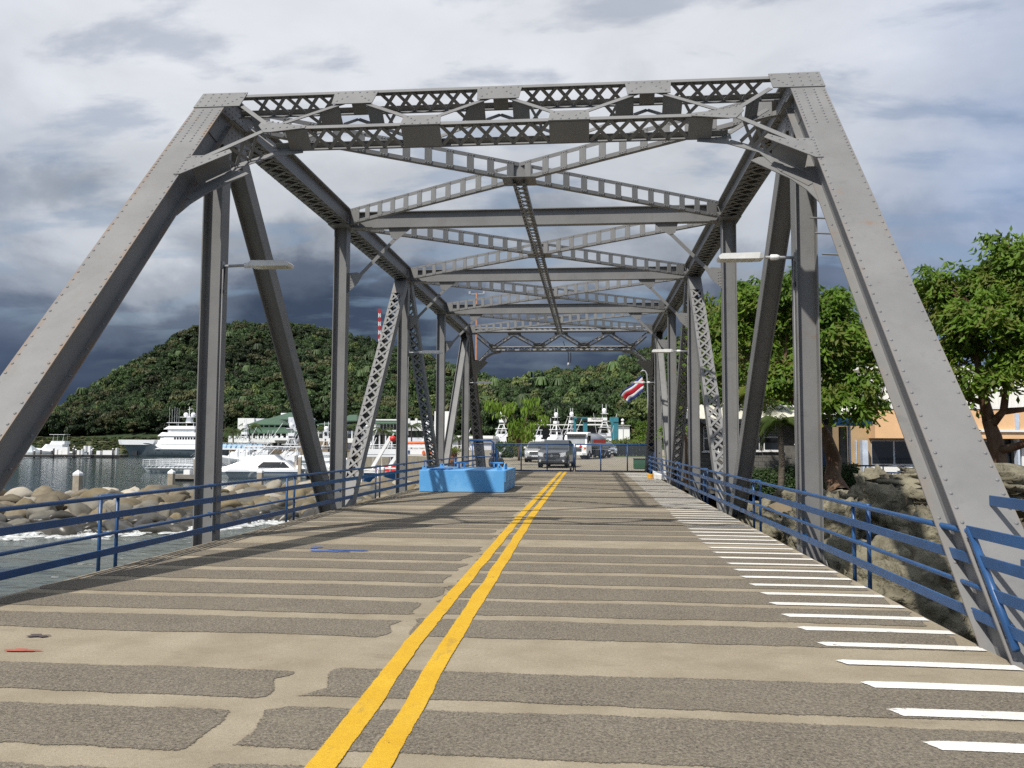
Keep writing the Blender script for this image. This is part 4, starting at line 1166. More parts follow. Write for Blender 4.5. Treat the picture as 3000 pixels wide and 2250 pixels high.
# tall thin crown with a visible trunk, and a palm
mbp = MB()
for k in range(11):
    a = k * 2.4; pts = []
    for q in range(5):
        f = q / 4; pts.append((0.95 * f * math.cos(a), 0.95 * f * math.sin(a), 1.9 + 0.35 * math.sin(f * 2.2) - 0.75 * f * f))
    for (p, q) in zip(pts, pts[1:]):
        p, q = Vector(p), Vector(q); sd_ = Vector((-math.sin(a), math.cos(a), 0)) * 0.16
        mbp.quad(p - sd_ - Vector((0, 0, .08)), q - sd_ - Vector((0, 0, .08)), q, p); mbp.quad(p + sd_ - Vector((0, 0, .08)), p, q, q + sd_ - Vector((0, 0, .08)))
mbp.tube([(0, 0, -0.5), (0.03, 0, 1.9)], 0.045, 5)
lib.objects.link(bpy.data.objects.new('crown_8', mbp.mesh('palm_shape', HLEAF[1])))
mt = MB(); mt.tube([(0, 0, -1.2), (0.05, 0.02, 0.8), (0.12, 0.05, 1.5)], [0.04, 0.03, 0.015], 5)
for k in range(7): mt.tube([(0.04, 0.02, 0.5 + 0.12 * k), (0.45 * math.cos(k * 2.2), 0.45 * math.sin(k * 2.2), 1.0 + 0.1 * k)], [0.02, 0.006], 4)
lib.objects.link(bpy.data.objects.new('crown_9', mt.mesh('bare_tree_shape', HBARK)))

def scatter(name, pts, coll, label, cat):
    """pts: (x, y, z, scale, rotation, index); one object that instances the crowns of a collection"""
    me = bpy.data.meshes.new(name); me.from_pydata([p[:3] for p in pts], [], [])
    for an, ty, k in (('sc', 'FLOAT', 3), ('rz', 'FLOAT', 4), ('ix', 'INT', 5), ('sz', 'FLOAT', 6)):
        at_ = me.attributes.new(an, ty, 'POINT'); at_.data.foreach_set('value', [p[k] for p in pts])
    o = bpy.data.objects.new(name, me); C.objects.link(o)
    ng = bpy.data.node_groups.new(name + '_nodes', 'GeometryNodeTree')
    ng.interface.new_socket('Geometry', in_out='INPUT', socket_type='NodeSocketGeometry')
    ng.interface.new_socket('Geometry', in_out='OUTPUT', socket_type='NodeSocketGeometry')
    n, l = ng.nodes, ng.links
    gi, go = n.new('NodeGroupInput'), n.new('NodeGroupOutput')
    ci = n.new('GeometryNodeCollectionInfo'); ci.inputs['Collection'].default_value = coll
    ci.inputs['Separate Children'].default_value = True; ci.inputs['Reset Children'].default_value = True
    ip = n.new('GeometryNodeInstanceOnPoints'); ip.inputs['Pick Instance'].default_value = True
    def attr(a, ty):
        x = n.new('GeometryNodeInputNamedAttribute'); x.data_type = ty; x.inputs['Name'].default_value = a; return x.outputs['Attribute']
    cr = n.new('ShaderNodeCombineXYZ'); l.new(attr('rz', 'FLOAT'), cr.inputs[2])
    sc = n.new('ShaderNodeCombineXYZ'); a_ = attr('sc', 'FLOAT'); l.new(a_, sc.inputs[0]); l.new(a_, sc.inputs[1]); l.new(attr('sz', 'FLOAT'), sc.inputs[2])
    l.new(gi.outputs[0], ip.inputs['Points']); l.new(ci.outputs[0], ip.inputs['Instance']); l.new(attr('ix', 'INT'), ip.inputs['Instance Index'])
    l.new(cr.outputs[0], ip.inputs['Rotation']); l.new(sc.outputs[0], ip.inputs['Scale']); l.new(ip.outputs[0], go.inputs[0])
    md = o.modifiers.new('scatter', 'NODES'); md.node_group = ng
    return tag(o, label, cat, kind='stuff')
rs = random.Random(21); pts = []
for i in range(40000):
    u_ = rs.uniform(-250, 2700); t_ = rs.uniform(0.085, 1.12)
    p = hill(u_, t_)
    f_ = interp(FOOT, u_) + interp(SPAN, u_) * t_
    if rs.random() > (f_ / 620) ** 1.4 * 0.95: continue           # even cover per area
    if u_ < 1350 and t_ < 0.12: continue
    low = noise.noise((p.x * 0.02, p.y * 0.02, 3))
    ix = rs.choices(range(10), [3, 4, 3, 2.2 + 3 * max(0, low), 4, 1.2 + 3 * max(0, low), 4, 3, 0.22, 0.8])[0]
    r_ = 1.9 + 4.8 * rs.random() ** 1.8 if ix < 8 else rs.uniform(2.6, 3.8)
    if ix < 8 and rs.random() < 0.08: r_ *= 1.4
    zs_ = min(9.0, r_ * rs.uniform(0.7, 1.8))
    pts.append((p.x, p.y, p.z + (0.6 if ix < 8 else 2.2), r_, rs.uniform(0, 6.28), ix, zs_))
for i in range(1500):                                       # scrub on the far embankment
    u_ = rs.uniform(-200, 700); f_ = interp(FOOT, u_) - 25; w_ = rs.random()
    p = at(u_, lerp(1330, 1284, w_), f_ + lerp(7, 28, w_))
    pts.append((p.x, p.y, p.z - 0.3, rs.uniform(0.8, 2.0), rs.uniform(0, 6.28), rs.choice([2, 3, 3, 5, 1]), rs.uniform(0.5, 1.2)))
scatter('forest', pts, lib, 'dense dark green tropical forest covering the hill', 'forest')
# ------------------------------------------------------------------ right bank: rocks
ROCK = mk('weathered_rock', (0.105, 0.093, 0.062), col2=(0.25, 0.228, 0.16), rough=0.95, scale=1.6, lo=0.32, hi=0.68, bump=1.0, bscale=9, detail=10, bdist=0.09)
N, L, b = nodes_of(ROCK)
t = N.new('ShaderNodeTexCoord'); vo = N.new('ShaderNodeTexVoronoi'); vo.feature = 'DISTANCE_TO_EDGE'; vo.inputs['Scale'].default_value = 2.6
n_ = N.new('ShaderNodeTexNoise'); n_.inputs['Scale'].default_value = 1.5; n_.inputs['Detail'].default_value = 6; L.new(t.outputs['Object'], n_.inputs['Vector'])
mx = N.new('ShaderNodeVectorMath'); mx.operation = 'MULTIPLY_ADD'; L.new(n_.outputs['Color'], mx.inputs[0]); mx.inputs[1].default_value = (0.9, 0.9, 0.9); L.new(t.outputs['Object'], mx.inputs[2])
L.new(mx.outputs[0], vo.inputs['Vector'])
rp = N.new('ShaderNodeMapRange'); L.new(vo.outputs['Distance'], rp.inputs[0]); rp.inputs[1].default_value = 0.0; rp.inputs[2].default_value = 0.02; rp.inputs[3].default_value = 0.55
col = b.inputs['Base Color'].links[0].from_socket
xx = N.new('ShaderNodeMix'); xx.data_type = 'RGBA'; L.new(rp.outputs[0], xx.inputs[0]); xx.inputs[6].default_value = (0.05, 0.042, 0.03, 1); L.new(col, xx.inputs[7]); L.new(xx.outputs[2], b.inputs['Base Color'])
def rock(c, rad, seed, label, ridge=0.22):
    V, F = ICO5; P = []
    for v in V:
        p = v.copy()
        m_ = max(abs(p.x), abs(p.y), abs(p.z)); p = p.lerp(p / m_ * 0.86, 0.42)
        s_ = Vector((seed * 3.7, seed, seed * 1.3))
        k = 1 + 0.24 * noise.noise(v * 1.2 + s_)
        rdg = 1 - abs(noise.noise(v * 2.3 + s_ * 2)) * 2
        k += ridge * 0.5 * (rdg - 0.3)
        cell = noise.voronoi(v * 3.2 + s_)[0]
        cp_ = noise.voronoi(v * 2.6 + s_)[1][0]
        k += 0.13 * noise.cell(cp_ * 37.0) - 0.07 + 0.12 * min(0.3, cell[1] - cell[0])
        k += 0.15 * noise.fractal(v * 4.0 + s_, 0.5, 2.1, 7)
        k -= 0.07 * max(0, 0.25 - abs(noise.noise(v * 3.1 + s_ * 5))) / 0.25
        P.append(Vector((p.x * rad[0], p.y * rad[1], p.z * rad[2])) * k + Vector(c))
    o = MB().add(P, F).build('rock_outcrop', ROCK, smooth=True, label=label, cat='rock')
    return o
rock(at(2640, 1545, 17.5), (1.05, 1.2, 1.05), 1, 'tall cracked tan rock rising behind the right railing near the end post')
rock(at(2600, 1470, 19.5), (0.75, 0.9, 0.72), 2, 'rough brown rock capping the tall outcrop below the orange building')
rock(at(2425, 1590, 16.8), (0.80, 1.0, 0.95), 3, 'pale rounded rock just behind the nearest right truss post', 0.15)
rock(at(2690, 1780, 13.8), (1.15, 1.5, 1.0), 4, 'large low rock filling the gap beside the right end post foot')
rock(at(2480, 1740, 14.6), (0.85, 1.0, 0.8), 5, 'dark low rock under the deck edge below the double rail posts')
rock(at(2400, 1500, 22), (1.1, 1.0, 0.6), 6, 'brown rock holding the roots of the leaning tree')
rock(at(2270, 1530, 23), (1.4, 1.0, 0.6), 7, 'flat earthy rock between the second and first right truss posts')
rock(at(2245, 1600, 19), (1.0, 1.0, 0.7), 8, 'small dark rock beside the white stripes past the truss post')
rock(at(2920, 1440, 17), (2.1, 1.3, 0.55), 9, 'flat stony ledge seen to the right of the right end post')
rock(at(2780, 1640, 15.5), (1.0, 1.1, 1.0), 10, 'shadowed rock directly behind the right end post')
FLAG = mk('flagstone', (0.16, 0.125, 0.08), rough=0.9, bump=0.4, bscale=6)
pz = at(2290, 1490, 20.5)
MB().box(pz, (0.42, 0.5, 0.05), Matrix.Rotation(0.5, 3, 'X') @ Matrix.Rotation(0.6, 3, 'Z')).build('stone_slab', FLAG, label='thin square stone slab lying on the rocks behind the railing', cat='slab')

# ------------------------------------------------------------------ trees
BARK = mk('reddish_bark', (0.10, 0.052, 0.028), col2=(0.17, 0.115, 0.075), rough=0.9, scale=3.5, bump=0.8, bscale=14, stretch=(1, 1, 0.35))
LEAFA = [leaf_mat('leaf_fresh', (0.125, 0.235, 0.028), (0.215, 0.315, 0.045), 0.52, 0, 0.8), leaf_mat('leaf_deep', (0.07, 0.145, 0.02), (0.13, 0.215, 0.03), 0.5, 0, 0.8),
         leaf_mat('leaf_olive', (0.125, 0.165, 0.03), (0.20, 0.225, 0.048), 0.5, 0, 0.8)]
def grow(trunk, limbs, crown, nleaf, label, name='broadleaf_tree', leafsize=0.19, seed=1, mats=(0, 1, 2), cat='tree', clump=0.42, per=44, shares=(0.45, 0.33, 0.22)):
    """trunk/limbs: lists of (points, radii); crown: ellipsoid lobes that the leaf sprays fill"""
    base = Vector(trunk[0][0])
    root = empty(name, base, label, cat)
    tm = MB(); tm.tube(trunk[0], trunk[1], 10, False)
    V = [Vector(v) for v in tm.v]
    tm.v = [tuple(v + Vector((noise.noise(v * 2.2), noise.noise(v * 2.2 + Vector((7, 0, 0))), 0)) * 0.05) for v in V]
    tm.build('trunk', BARK, root, smooth=True)
    g = np.random.default_rng(seed)
    lm = MB(); tips = []
    for pts, rad in limbs: lm.tube(pts, rad, 7)
    lob = np.array([c[0] for c in crown], float); rad = np.array([c[1] for c in crown], float)
    vol = rad.prod(1) ** 0.8
    k = nleaf // per
    idx = g.choice(len(crown), k, p=vol / vol.sum())
    d = g.normal(0, 1, (k, 3)); d /= np.linalg.norm(d, axis=1)[:, None]
    rr_ = g.uniform(0.35, 1.18, k) ** 0.7
    cc = lob[idx] + d * rad[idx] * rr_[:, None]
    cc += np.array([noise.noise_vector(Vector(p) * 0.7) for p in cc]) * 0.55
    keep = np.array([noise.noise(Vector(p) * (0.2 / clump) + Vector((seed, 0, 0))) > -0.10 for p in cc])
    cc = cc[keep]; k = len(cc)
    limb_pts = [Vector(p) for pts, _ in limbs for p in pts[1:]]
    for q in cc[::9]:                                            # twigs
        qv = Vector(q); near = min(limb_pts, key=lambda p: (p - qv).length)
        mid = near.lerp(qv, 0.55) + Vector((0, 0, 0.12))
        lm.tube([near, mid, qv], [0.028, 0.016, 0.006], 4, False)
    lm.build('limbs', BARK, root, smooth=True)
    for mi, sh in zip(mats, shares):
        pick = g.random(k) < 1e9
    which = g.choice(len(mats), k, p=np.array(shares[:len(mats)]) / sum(shares[:len(mats)]))
    # shade of clumps follows the lobe too, so light and dark patches form
    for j, mi in enumerate(mats):
        c2 = cc[which == j]; n = len(c2)
        if n == 0: continue
        P = np.repeat(c2, per, 0) + g.normal(0, 1, (n * per, 3)) * np.array([clump, clump, clump * 0.42])
        out = P - np.repeat(c2, per, 0)
        P[:, 2] -= 0.35 * (out[:, 0] ** 2 + out[:, 1] ** 2) / clump          # drooping sprays
        nr = np.tile([0, 0, 1.0], (n * per, 1)) + out * 0.9
        ax = out / (np.linalg.norm(out, axis=1)[:, None] + 1e-9) + np.array([0, 0, -0.75])
        me = leaf_mesh('leaves', P, nr, leafsize, LEAFA[mi], 0.40, 0.35, seed * 7 + j, ax)
        o = bpy.data.objects.new('crown' if j == 0 else 'crown_foliage', me); C.objects.link(o); attach(o, root); o['kind'] = 'stuff' if j else 'thing'
        if j == 0: del o['kind']
    return root
def P3(u, v, Y): return tuple(at(u, v, Y))
# leaning tree with the peeling trunk behind the nearest right post
Y_ = 34.0
tr = [P3(2462, 1455, 33), P3(2440, 1400, Y_), P3(2444, 1350, Y_), P3(2420, 1280, Y_), P3(2385, 1225, Y_)]
lim = [([P3(2385, 1225, Y_), P3(2330, 1180, 34.5), P3(2270, 1140, 35), P3(2220, 1040, 35.5)], [0.20, 0.13, 0.09, 0.03]),
       ([P3(2388, 1228, Y_), P3(2415, 1150, 33.5), P3(2440, 1040, 33), P3(2450, 900, 33)], [0.17, 0.12, 0.08, 0.02]),
       ([P3(2415, 1180, 33.5), P3(2500, 1140, 33), P3(2580, 1180, 32.5)], [0.09, 0.05, 0.015]),
       ([P3(2330, 1180, 34.5), P3(2300, 1060, 34), P3(2310, 900, 34)], [0.10, 0.07, 0.02])]
cr = [(P3(2440, 900, 33.5), (1.35, 1.3, 0.95)), (P3(2420, 1010, 33), (1.7, 1.5, 0.85)), (P3(2540, 1010, 33), (0.8, 1.1, 0.6)), (P3(2300, 880, 34.5), (1.3, 1.3, 0.9)), (P3(2240, 990, 35), (1.3, 1.3, 0.9)),
      (P3(2500, 1110, 32.5), (1.45, 1.2, 0.55)), (P3(2440, 1190, 32), (1.1, 1.0, 0.5)), (P3(2560, 1190, 32.5), (0.55, 0.7, 0.28)), (P3(2180, 900, 36), (1.2, 1.3, 1.0)), (P3(2160, 1060, 36), (1.2, 1.2, 0.9)), (P3(2290, 1110, 34), (1.1, 1.0, 0.7)), (P3(2340, 800, 34), (0.5, 0.6, 0.4))]
grow((tr, [0.46, 0.33, 0.29, 0.26, 0.2]), lim, cr, 27000, 'leaning broadleaf tree with reddish peeling trunk behind the nearest right truss post', seed=3, leafsize=0.30, clump=0.24, per=18)
# tree behind the right end post
Y_ = 26.0
tr = [P3(2935, 1440, Y_), P3(2925, 1340, Y_), P3(2912, 1280, Y_), P3(2895, 1230, Y_)]
lim = [([P3(2898, 1235, Y_), P3(2880, 1160, 26), P3(2862, 1050, 26), P3(2850, 900, 26)], [0.19, 0.14, 0.09, 0.02]),
       ([P3(2905, 1245, Y_), P3(2940, 1205, 25.5), P3(3040, 1195, 25)], [0.15, 0.11, 0.06]),
       ([P3(2940, 1205, 25.5), P3(2950, 1120, 25.5), P3(2990, 950, 25.5), P3(3000, 820, 25.5)], [0.11, 0.09, 0.05, 0.02]),
       ([P3(2920, 1320, Y_), P3(2970, 1310, 25.5), P3(3060, 1280, 25)], [0.14, 0.12, 0.08]),
       ([P3(2880, 1180, 26), P3(2820, 1160, 26.5), P3(2760, 1100, 27)], [0.10, 0.07, 0.02])]
cr = [(P3(2780, 960, 26.5), (1.1, 1.2, 0.9)), (P3(2880, 850, 26.5), (1.3, 1.4, 1.0)), (P3(2980, 770, 26), (1.2, 1.3, 0.9)), (P3(2950, 950, 25), (1.4, 1.3, 1.0)), (P3(2850, 1080, 25.5), (1.2, 1.2, 0.6)), (P3(3040, 900, 26), (1.3, 1.4, 1.6)), (P3(2960, 1080, 25), (0.9, 1.0, 0.6)), (P3(2730, 850, 27), (0.65, 0.8, 0.5)), (P3(2900, 740, 26), (0.45, 0.5, 0.35)), (P3(2790, 1120, 26.5), (0.6, 0.8, 0.35))]
grow((tr, [0.30, 0.22, 0.21, 0.18]), lim, cr, 32000, 'large spreading green tree with dark forked trunk right of the end post', seed=5, leafsize=0.24, clump=0.20, per=18, shares=(0.55, 0.2, 0.25))
# trees further back between the right truss posts
Y_ = 47.0
tr = [P3(2200, 1400, Y_), P3(2195, 1250, Y_), P3(2190, 1150, Y_)]
lim = [([P3(2190, 1150, Y_), P3(2140, 1050, 47), P3(2120, 920, 47)], [0.18, 0.12, 0.03]), ([P3(2190, 1150, Y_), P3(2240, 1050, 47), P3(2270, 930, 47)], [0.16, 0.1, 0.03])]
cr = [(P3(2110, 900, 47), (1.5, 1.6, 1.6)), (P3(2120, 1030, 46), (1.6, 1.6, 1.6)), (P3(2210, 900, 48), (1.7, 1.6, 1.5)), (P3(2230, 1030, 47), (1.7, 1.6, 1.5)), (P3(2060, 1000, 48), (1.0, 1.2, 1.3)), (P3(2160, 1110, 46), (1.6, 1.4, 0.9)), (P3(2250, 960, 49), (1.6, 1.5, 1.5))]
grow((tr, [0.3, 0.24, 0.2]), lim, cr, 18000, 'dense dark green tree behind the grey building and second right post', seed=8, leafsize=0.38, clump=0.32, per=18, shares=(0.2, 0.55, 0.25))
Y_ = 40.0
tr = [P3(2012, 1420, Y_), P3(2010, 1300, Y_), P3(2000, 1200, Y_)]
lim = [([P3(2000, 1200, Y_), P3(1980, 1150, 40), P3(1960, 1090, 40)], [0.05, 0.035, 0.012]), ([P3(2003, 1220, Y_), P3(1975, 1250, 40), P3(1965, 1265, 40)], [0.04, 0.025, 0.01]), ([P3(2000, 1200, Y_), P3(2005, 1150, 40), P3(2004, 1095, 40)], [0.04, 0.025, 0.01])]
cr = [(P3(1960, 1092, 40), (0.25, 0.25, 0.2)), (P3(2003, 1096, 40), (0.22, 0.25, 0.2)), (P3(1965, 1135, 40), (0.3, 0.3, 0.18)), (P3(1998, 1185, 40), (0.35, 0.3, 0.3)), (P3(1966, 1252, 40), (0.28, 0.3, 0.28)), (P3(2000, 1240, 40), (0.22, 0.25, 0.16))]
grow((tr, [0.09, 0.07, 0.05]), lim, cr, 1500, 'slender young tree with sparse leaf tufts behind the far right laced diagonal', 'young_tree', seed=11, leafsize=0.17, clump=0.12, per=25, shares=(0.8, 0.1, 0.1))
# palms
PALML = leaf_mat('palm_leaf', (0.10, 0.125, 0.02), (0.17, 0.19, 0.035), 0.35, 0, 1.5)
PALMD = leaf_mat('palm_leaf_dark', (0.04, 0.07, 0.015), (0.08, 0.11, 0.025), 0.3, 0, 1.5)
PBARK = mk('palm_bark', (0.12, 0.10, 0.075), rough=0.9, var=0.3, scale=6, bump=0.8, bscale=10, stretch=(1, 1, 4))
def frond(mb, c, az, L_, rise, droop, nl=26, w=0.30, hang=0.75):
    c = Vector(c); h = Vector((math.cos(az), math.sin(az), 0)); sdv = Vector((-h.y, h.x, 0)); prev = c; pts = []
    for i in range(11):
        f = i / 10; pts.append(c + h * (L_ * (f - 0.12 * f * f)) + Vector((0, 0, rise * f - droop * f * f)))
    mb.tube(pts, [0.02 * (1 - 0.8 * i / 10) * L_ / 1.6 for i in range(11)], 4)
    for i in range(nl):
        f = 0.10 + 0.9 * i / nl; k = f * 10; a = pts[int(min(9, k))].lerp(pts[int(min(9, k)) + 1], k - int(min(9, k)))
        ln = w * L_ * (1.15 - 0.7 * abs(f - 0.35))
        for s_ in (-1, 1):
            tip = a + sdv * s_ * ln * 0.75 + h * ln * 0.45 - Vector((0, 0, ln * hang))
            m_ = a.lerp(tip, 0.5) + Vector((0, 0, ln * 0.10)); wd = h * 0.018 * L_
            mb.quad(a - wd, a + wd, m_ + wd * 0.9, m_ - wd * 0.9); mb.add([m_ - wd * 0.9, m_ + wd * 0.9, tip], [(0, 1, 2)])
def palm(base, top, L_, nfr, label, mat, seed=1, tr_r=0.12, name='palm_tree', rise=0.9, droop=1.5, nl=26):
    root = empty(name, base, label, 'palm')
    b_, t_ = Vector(base), Vector(top)
    m1 = b_.lerp(t_, 0.5) + Vector((tr_r * 0.7, 0, 0))
    MB().tube([b_, b_.lerp(m1, 0.5), m1, m1.lerp(t_, 0.5), t_], [tr_r * 1.35, tr_r * 1.05, tr_r, tr_r * 0.95, tr_r * 0.9], 9).build('trunk', PBARK, root, smooth=True)
    g = random.Random(seed); mb = MB()
    for i in range(nfr):
        frond(mb, t_, i * 2.39996 + g.uniform(-.2, .2), L_ * g.uniform(0.8, 1.1), L_ * rise * g.uniform(0.1, 1.1), L_ * droop * g.uniform(0.45, 0.8), nl)
    mb.build('crown', mat, root, kind=None)
    return root
palm(P3(2286, 1470, 31), P3(2284, 1235, 31), 1.05, 17, 'short palm with drooping fronds in front of the grey building window', PALMD, 3, 0.11)
palm(P3(2235, 1400, 44), P3(2235, 1130, 44), 2.3, 16, 'yellow-green palm fronds showing behind the dark right diagonal', PALML, 5, 0.15, nl=34)

# ------------------------------------------------------------------ hedge, buildings on the right
HEDGE = leaf_mat('hedge_leaf', (0.022, 0.045, 0.012), (0.045, 0.08, 0.018), 0.2, 0, 2.0)
def hedge(p0, p1, w, h, n, label, mat=HEDGE, seed=1, size=0.10, name='hedge'):
    g = np.random.default_rng(seed); p0, p1 = Vector(p0), Vector(p1); d = p1 - p0
    f = g.random(n); a = g.uniform(0, math.pi, n); r_ = g.uniform(0.78, 1.05, n)
    lump = np.array([1 + 0.22 * noise.noise((x * d.length * 0.9, seed, 0)) for x in f])
    X = np.array([p0[i] + d[i] * f for i in range(3)]).T
    sdv = np.array(Vector((-d.y, d.x, 0)).normalized())
    prof_s, prof_z = np.cos(a), np.abs(np.sin(a)) ** 0.5
    P_ = X + sdv * (prof_s * w / 2 * r_ * lump)[:, None]; P_[:, 2] += prof_z * h * r_ * lump * g.uniform(0.25, 1, n) ** 0.35
    nr = sdv * prof_s[:, None] + np.array([0, 0, 1]) * prof_z[:, None] + np.array([0, -0.3, 0])
    me = leaf_mesh('leaves', P_, nr, size, mat, 0.55, 0.6, seed)
    root = empty(name, (p0 + p1) / 2, label, 'hedge')
    o = bpy.data.objects.new('foliage', me); C.objects.link(o); attach(o, root)
    core = MB().box((p0 + p1) / 2 + Vector((0, 0, h * 0.4)), (d.length * 0.97, w * 0.6, h * 0.75), Matrix.Rotation(math.atan2(d.y, d.x), 3, 'Z')).build('core', HILL, root)
    return root
hedge(at(2195, 1450, 35.5), at(2330, 1448, 35.5), 1.0, 1.2, 5000, 'clipped dark hedge left of the leaning tree below the louvred window', seed=2)
hedge(at(2410, 1445, 36), at(2515, 1432, 36), 1.0, 1.15, 4500, 'clipped dark hedge bush right of the leaning tree trunk', seed=4)
BLOCK = mk('grey_block_wall', (0.135, 0.130, 0.118), rough=0.9, var=0.15, scale=3, bump=0.3, bscale=18)
JOINT = mk('mortar_joint', (0.085, 0.082, 0.075), rough=0.95)
CREAMROOF = mk('cream_metal_roof', (0.66, 0.65, 0.55), rough=0.4, var=0.05, scale=1.5)
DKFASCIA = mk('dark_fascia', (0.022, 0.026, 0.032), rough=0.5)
BLUEF = mk('blue_fascia', (0.018, 0.075, 0.17), rough=0.45)
ORANGE = mk('peach_orange_wall', (0.74, 0.47, 0.26), rough=0.85, var=0.05, scale=0.6)
TAN = mk('tan_wall', (0.42, 0.30, 0.17), rough=0.85, var=0.06, scale=0.8)
PALEBLUE = mk('pale_blue_trim', (0.50, 0.57, 0.68), rough=0.6)
gb = empty('grey_building', at(2250, 1400, 42), 'low grey block building with cream metal roof behind the right truss', 'building')
yb = 42.0
xa, xb = at(2030, 1300, yb).x, at(2440, 1300, yb).x
ztop = at(2250, 1240, yb).z
MB().lohi((xa, yb + 0.02, -0.9), (xb, yb + 8, ztop)).build('wall', BLOCK, gb)
# courses of blocks on the facade
wall_part = empty('block_facing', (xa, yb, 0), parent=gb)
bx0 = xa + 0.01; zc = -0.7
blkmesh = MB().box((0, 0, 0), (1, 1, 1)).mesh('block', BLOCK)
ri = 0
while zc < at(2250, 1330, yb).z:
    x = xa + (0.2 if ri % 2 else 0.0)
    while x + 0.39 < xb - 2.0:
        piece('block', BLOCK, wall_part, (x + 0.195, yb + 0.008, zc + 0.095), (0.385, 0.03, 0.185), None, blkmesh); x += 0.40
    zc += 0.20; ri += 1
WD = [(2160, 2225, 1246, 1320), (2236, 2292, 1246, 1320), (2060, 2105, 1250, 1322), (2330, 2365, 1255, 1300)]
for i, (ua, ub, va, vb) in enumerate(WD):
    a, c_ = at(ua, va, yb), at(ub, vb, yb)
    w = MB().lohi((a.x, yb - 0.06, c_.z), (c_.x, yb - 0.035, a.z)).build('window', WHITE, gb)
    mid = lerp(a.z, c_.z, 0.47)
    MB().lohi((a.x + 0.04, yb - 0.075, c_.z + 0.04), (c_.x - 0.04, yb - 0.062, mid - 0.03)).build('pane', DARKGLASS, w)
    MB().lohi((a.x + 0.04, yb - 0.072, mid + 0.03), (c_.x - 0.04, yb - 0.062, a.z - 0.03)).build('louvre_recess', BLACK, w)
    zz = mid + 0.06
    while zz < a.z - 0.05:
        piece('slat', GALV, w, ((a.x + c_.x) / 2, yb - 0.085, zz), (abs(c_.x - a.x) - 0.09, 0.03, 0.028)); zz += 0.075
    MB().lohi((a.x - 0.08, yb - 0.12, c_.z - 0.07), (c_.x + 0.08, yb - 0.02, c_.z - 0.005)).build('sill', WHITE, w)
r0, r1 = at(2030, 1226, yb - 0.6), at(2440, 1188, yb + 3.5)
rf = MB()
x = xa - 0.4
while x < xb:
    rf.prism([(x, yb - 0.6, r0.z), (x + 0.18, yb - 0.6, r0.z), (x + 0.23, yb - 0.6, r0.z + 0.05), (x + 0.30, yb - 0.6, r0.z + 0.05), (x + 0.35, yb - 0.6, r0.z), (x + 0.35, yb - 0.6, r0.z - 0.02), (x, yb - 0.6, r0.z - 0.02)], (0, 4.2, r1.z - r0.z)); x += 0.35
rf.build('roof', CREAMROOF, gb)
MB().lohi((xa - 0.4, yb - 0.68, ztop - 0.05), (xb, yb - 0.605, r0.z - 0.03)).build('fascia', DKFASCIA, gb)
MB().lohi((xa, yb - 0.6, ztop - 0.06), (xb, yb + 0.0, ztop - 0.03)).build('soffit', DKFASCIA, gb)
# porch with the blue fascia
po = empty('porch', at(2500, 1400, 38.5), 'small porch with blue fascia and pale roof beside the leaning tree', 'porch')
a, c_ = at(2445, 1217, 38), at(2556, 1248, 38)
MB().lohi((a.x, 38, c_.z), (c_.x, 38.06, a.z)).build('fascia', BLUEF, po)
MB().lohi((a.x - 1.2, 38.07, a.z - 0.03), (c_.x + 0.12, 41.5, a.z + 0.03)).build('roof_edge', DKFASCIA, po)
MB().prism([(a.x, 37.9, a.z + 0.035), (c_.x + 0.1, 37.9, a.z + 0.035), (c_.x - 0.3, 41, a.z + 0.9), (a.x, 41, a.z + 0.9)], (0, 0, 0.04)).build('roof', CREAMROOF, po)
MB().bar((c_.x + 0.12, 37.88, a.z + 0.08), (c_.x - 0.28, 41, a.z + 0.97), 0.10, 0.06).build('roof_trim', mk('bright_blue_trim', (0.05, 0.18, 0.55), rough=0.45), po)
MB().lohi((at(2462, 1300, 40).x, 40, -0.5), (at(2482, 1300, 40).x, 40.25, c_.z)).build('wall', BLOCK, po)
MB().lohi((at(2485, 1300, 40).x, 39.9, -0.5), (at(2491, 1300, 40).x, 40.05, c_.z + 0.3)).build('downpipe', PALEBLUE, po)
MB().lohi((at(2408, 1300, 41).x, 40.9, -0.5), (at(2414, 1300, 41).x, 41.0, c_.z)).build('post', BLUE, po)
# orange building
ob = empty('orange_building', at(2700, 1400, 46), 'peach orange building with pale blue trim and dark windows behind the right end post', 'building')
yo = 46.0
def face(name, mat, u0, u1, v0, v1, y=yo, th=0.3, par=None):
    a, c_ = at(u0, v0, y), at(u1, v1, y)
    return MB().lohi((a.x, y, c_.z), (c_.x, y + th, a.z)).build(name, mat, par or ob)
face('upper_wall', ORANGE, 2562, 3300, 1200, 1287, yo - 0.9, 6)
face('lower_wall', TAN, 2488, 3300, 1240, 1425, yo + 0.15, 5)
face('parapet', WHITE, 2562, 3300, 1192, 1199, yo - 0.95, 1.0)
face('string_course', WHITE, 2835, 3300, 1258, 1267, yo - 1.0, 0.09)
face('pilaster', PALEBLUE, 2974, 2988, 1212, 1258, yo - 0.98, 0.08)
face('column', PALEBLUE, 2526, 2546, 1290, 1420, yo - 0.5, 0.4)
for (ua, ub, va, vb) in ((2552, 2690, 1290, 1362), (2505, 2512, 1290, 1358), (2925, 2978, 1270, 1405), (2700, 2910, 1290, 1362)):
    w = face('window', PALEBLUE, ua, ub, va, vb, yo + 0.08, 0.06)
    a, c_ = at(ua, va, yo), at(ub, vb, yo)
    k = max(1, int((c_.x - a.x) / 0.9))
    for i in range(k):
        xa_, xb_ = lerp(a.x, c_.x, i / k) + 0.05, lerp(a.x, c_.x, (i + 1) / k) - 0.05
        MB().lohi((xa_, yo + 0.05, c_.z + 0.05), (xb_, yo + 0.075, a.z - 0.05)).build('pane', DARKGLASS, w)
face('door_panel', WHITE, 2546, 2700, 1366, 1420, yo + 0.06, 0.08)
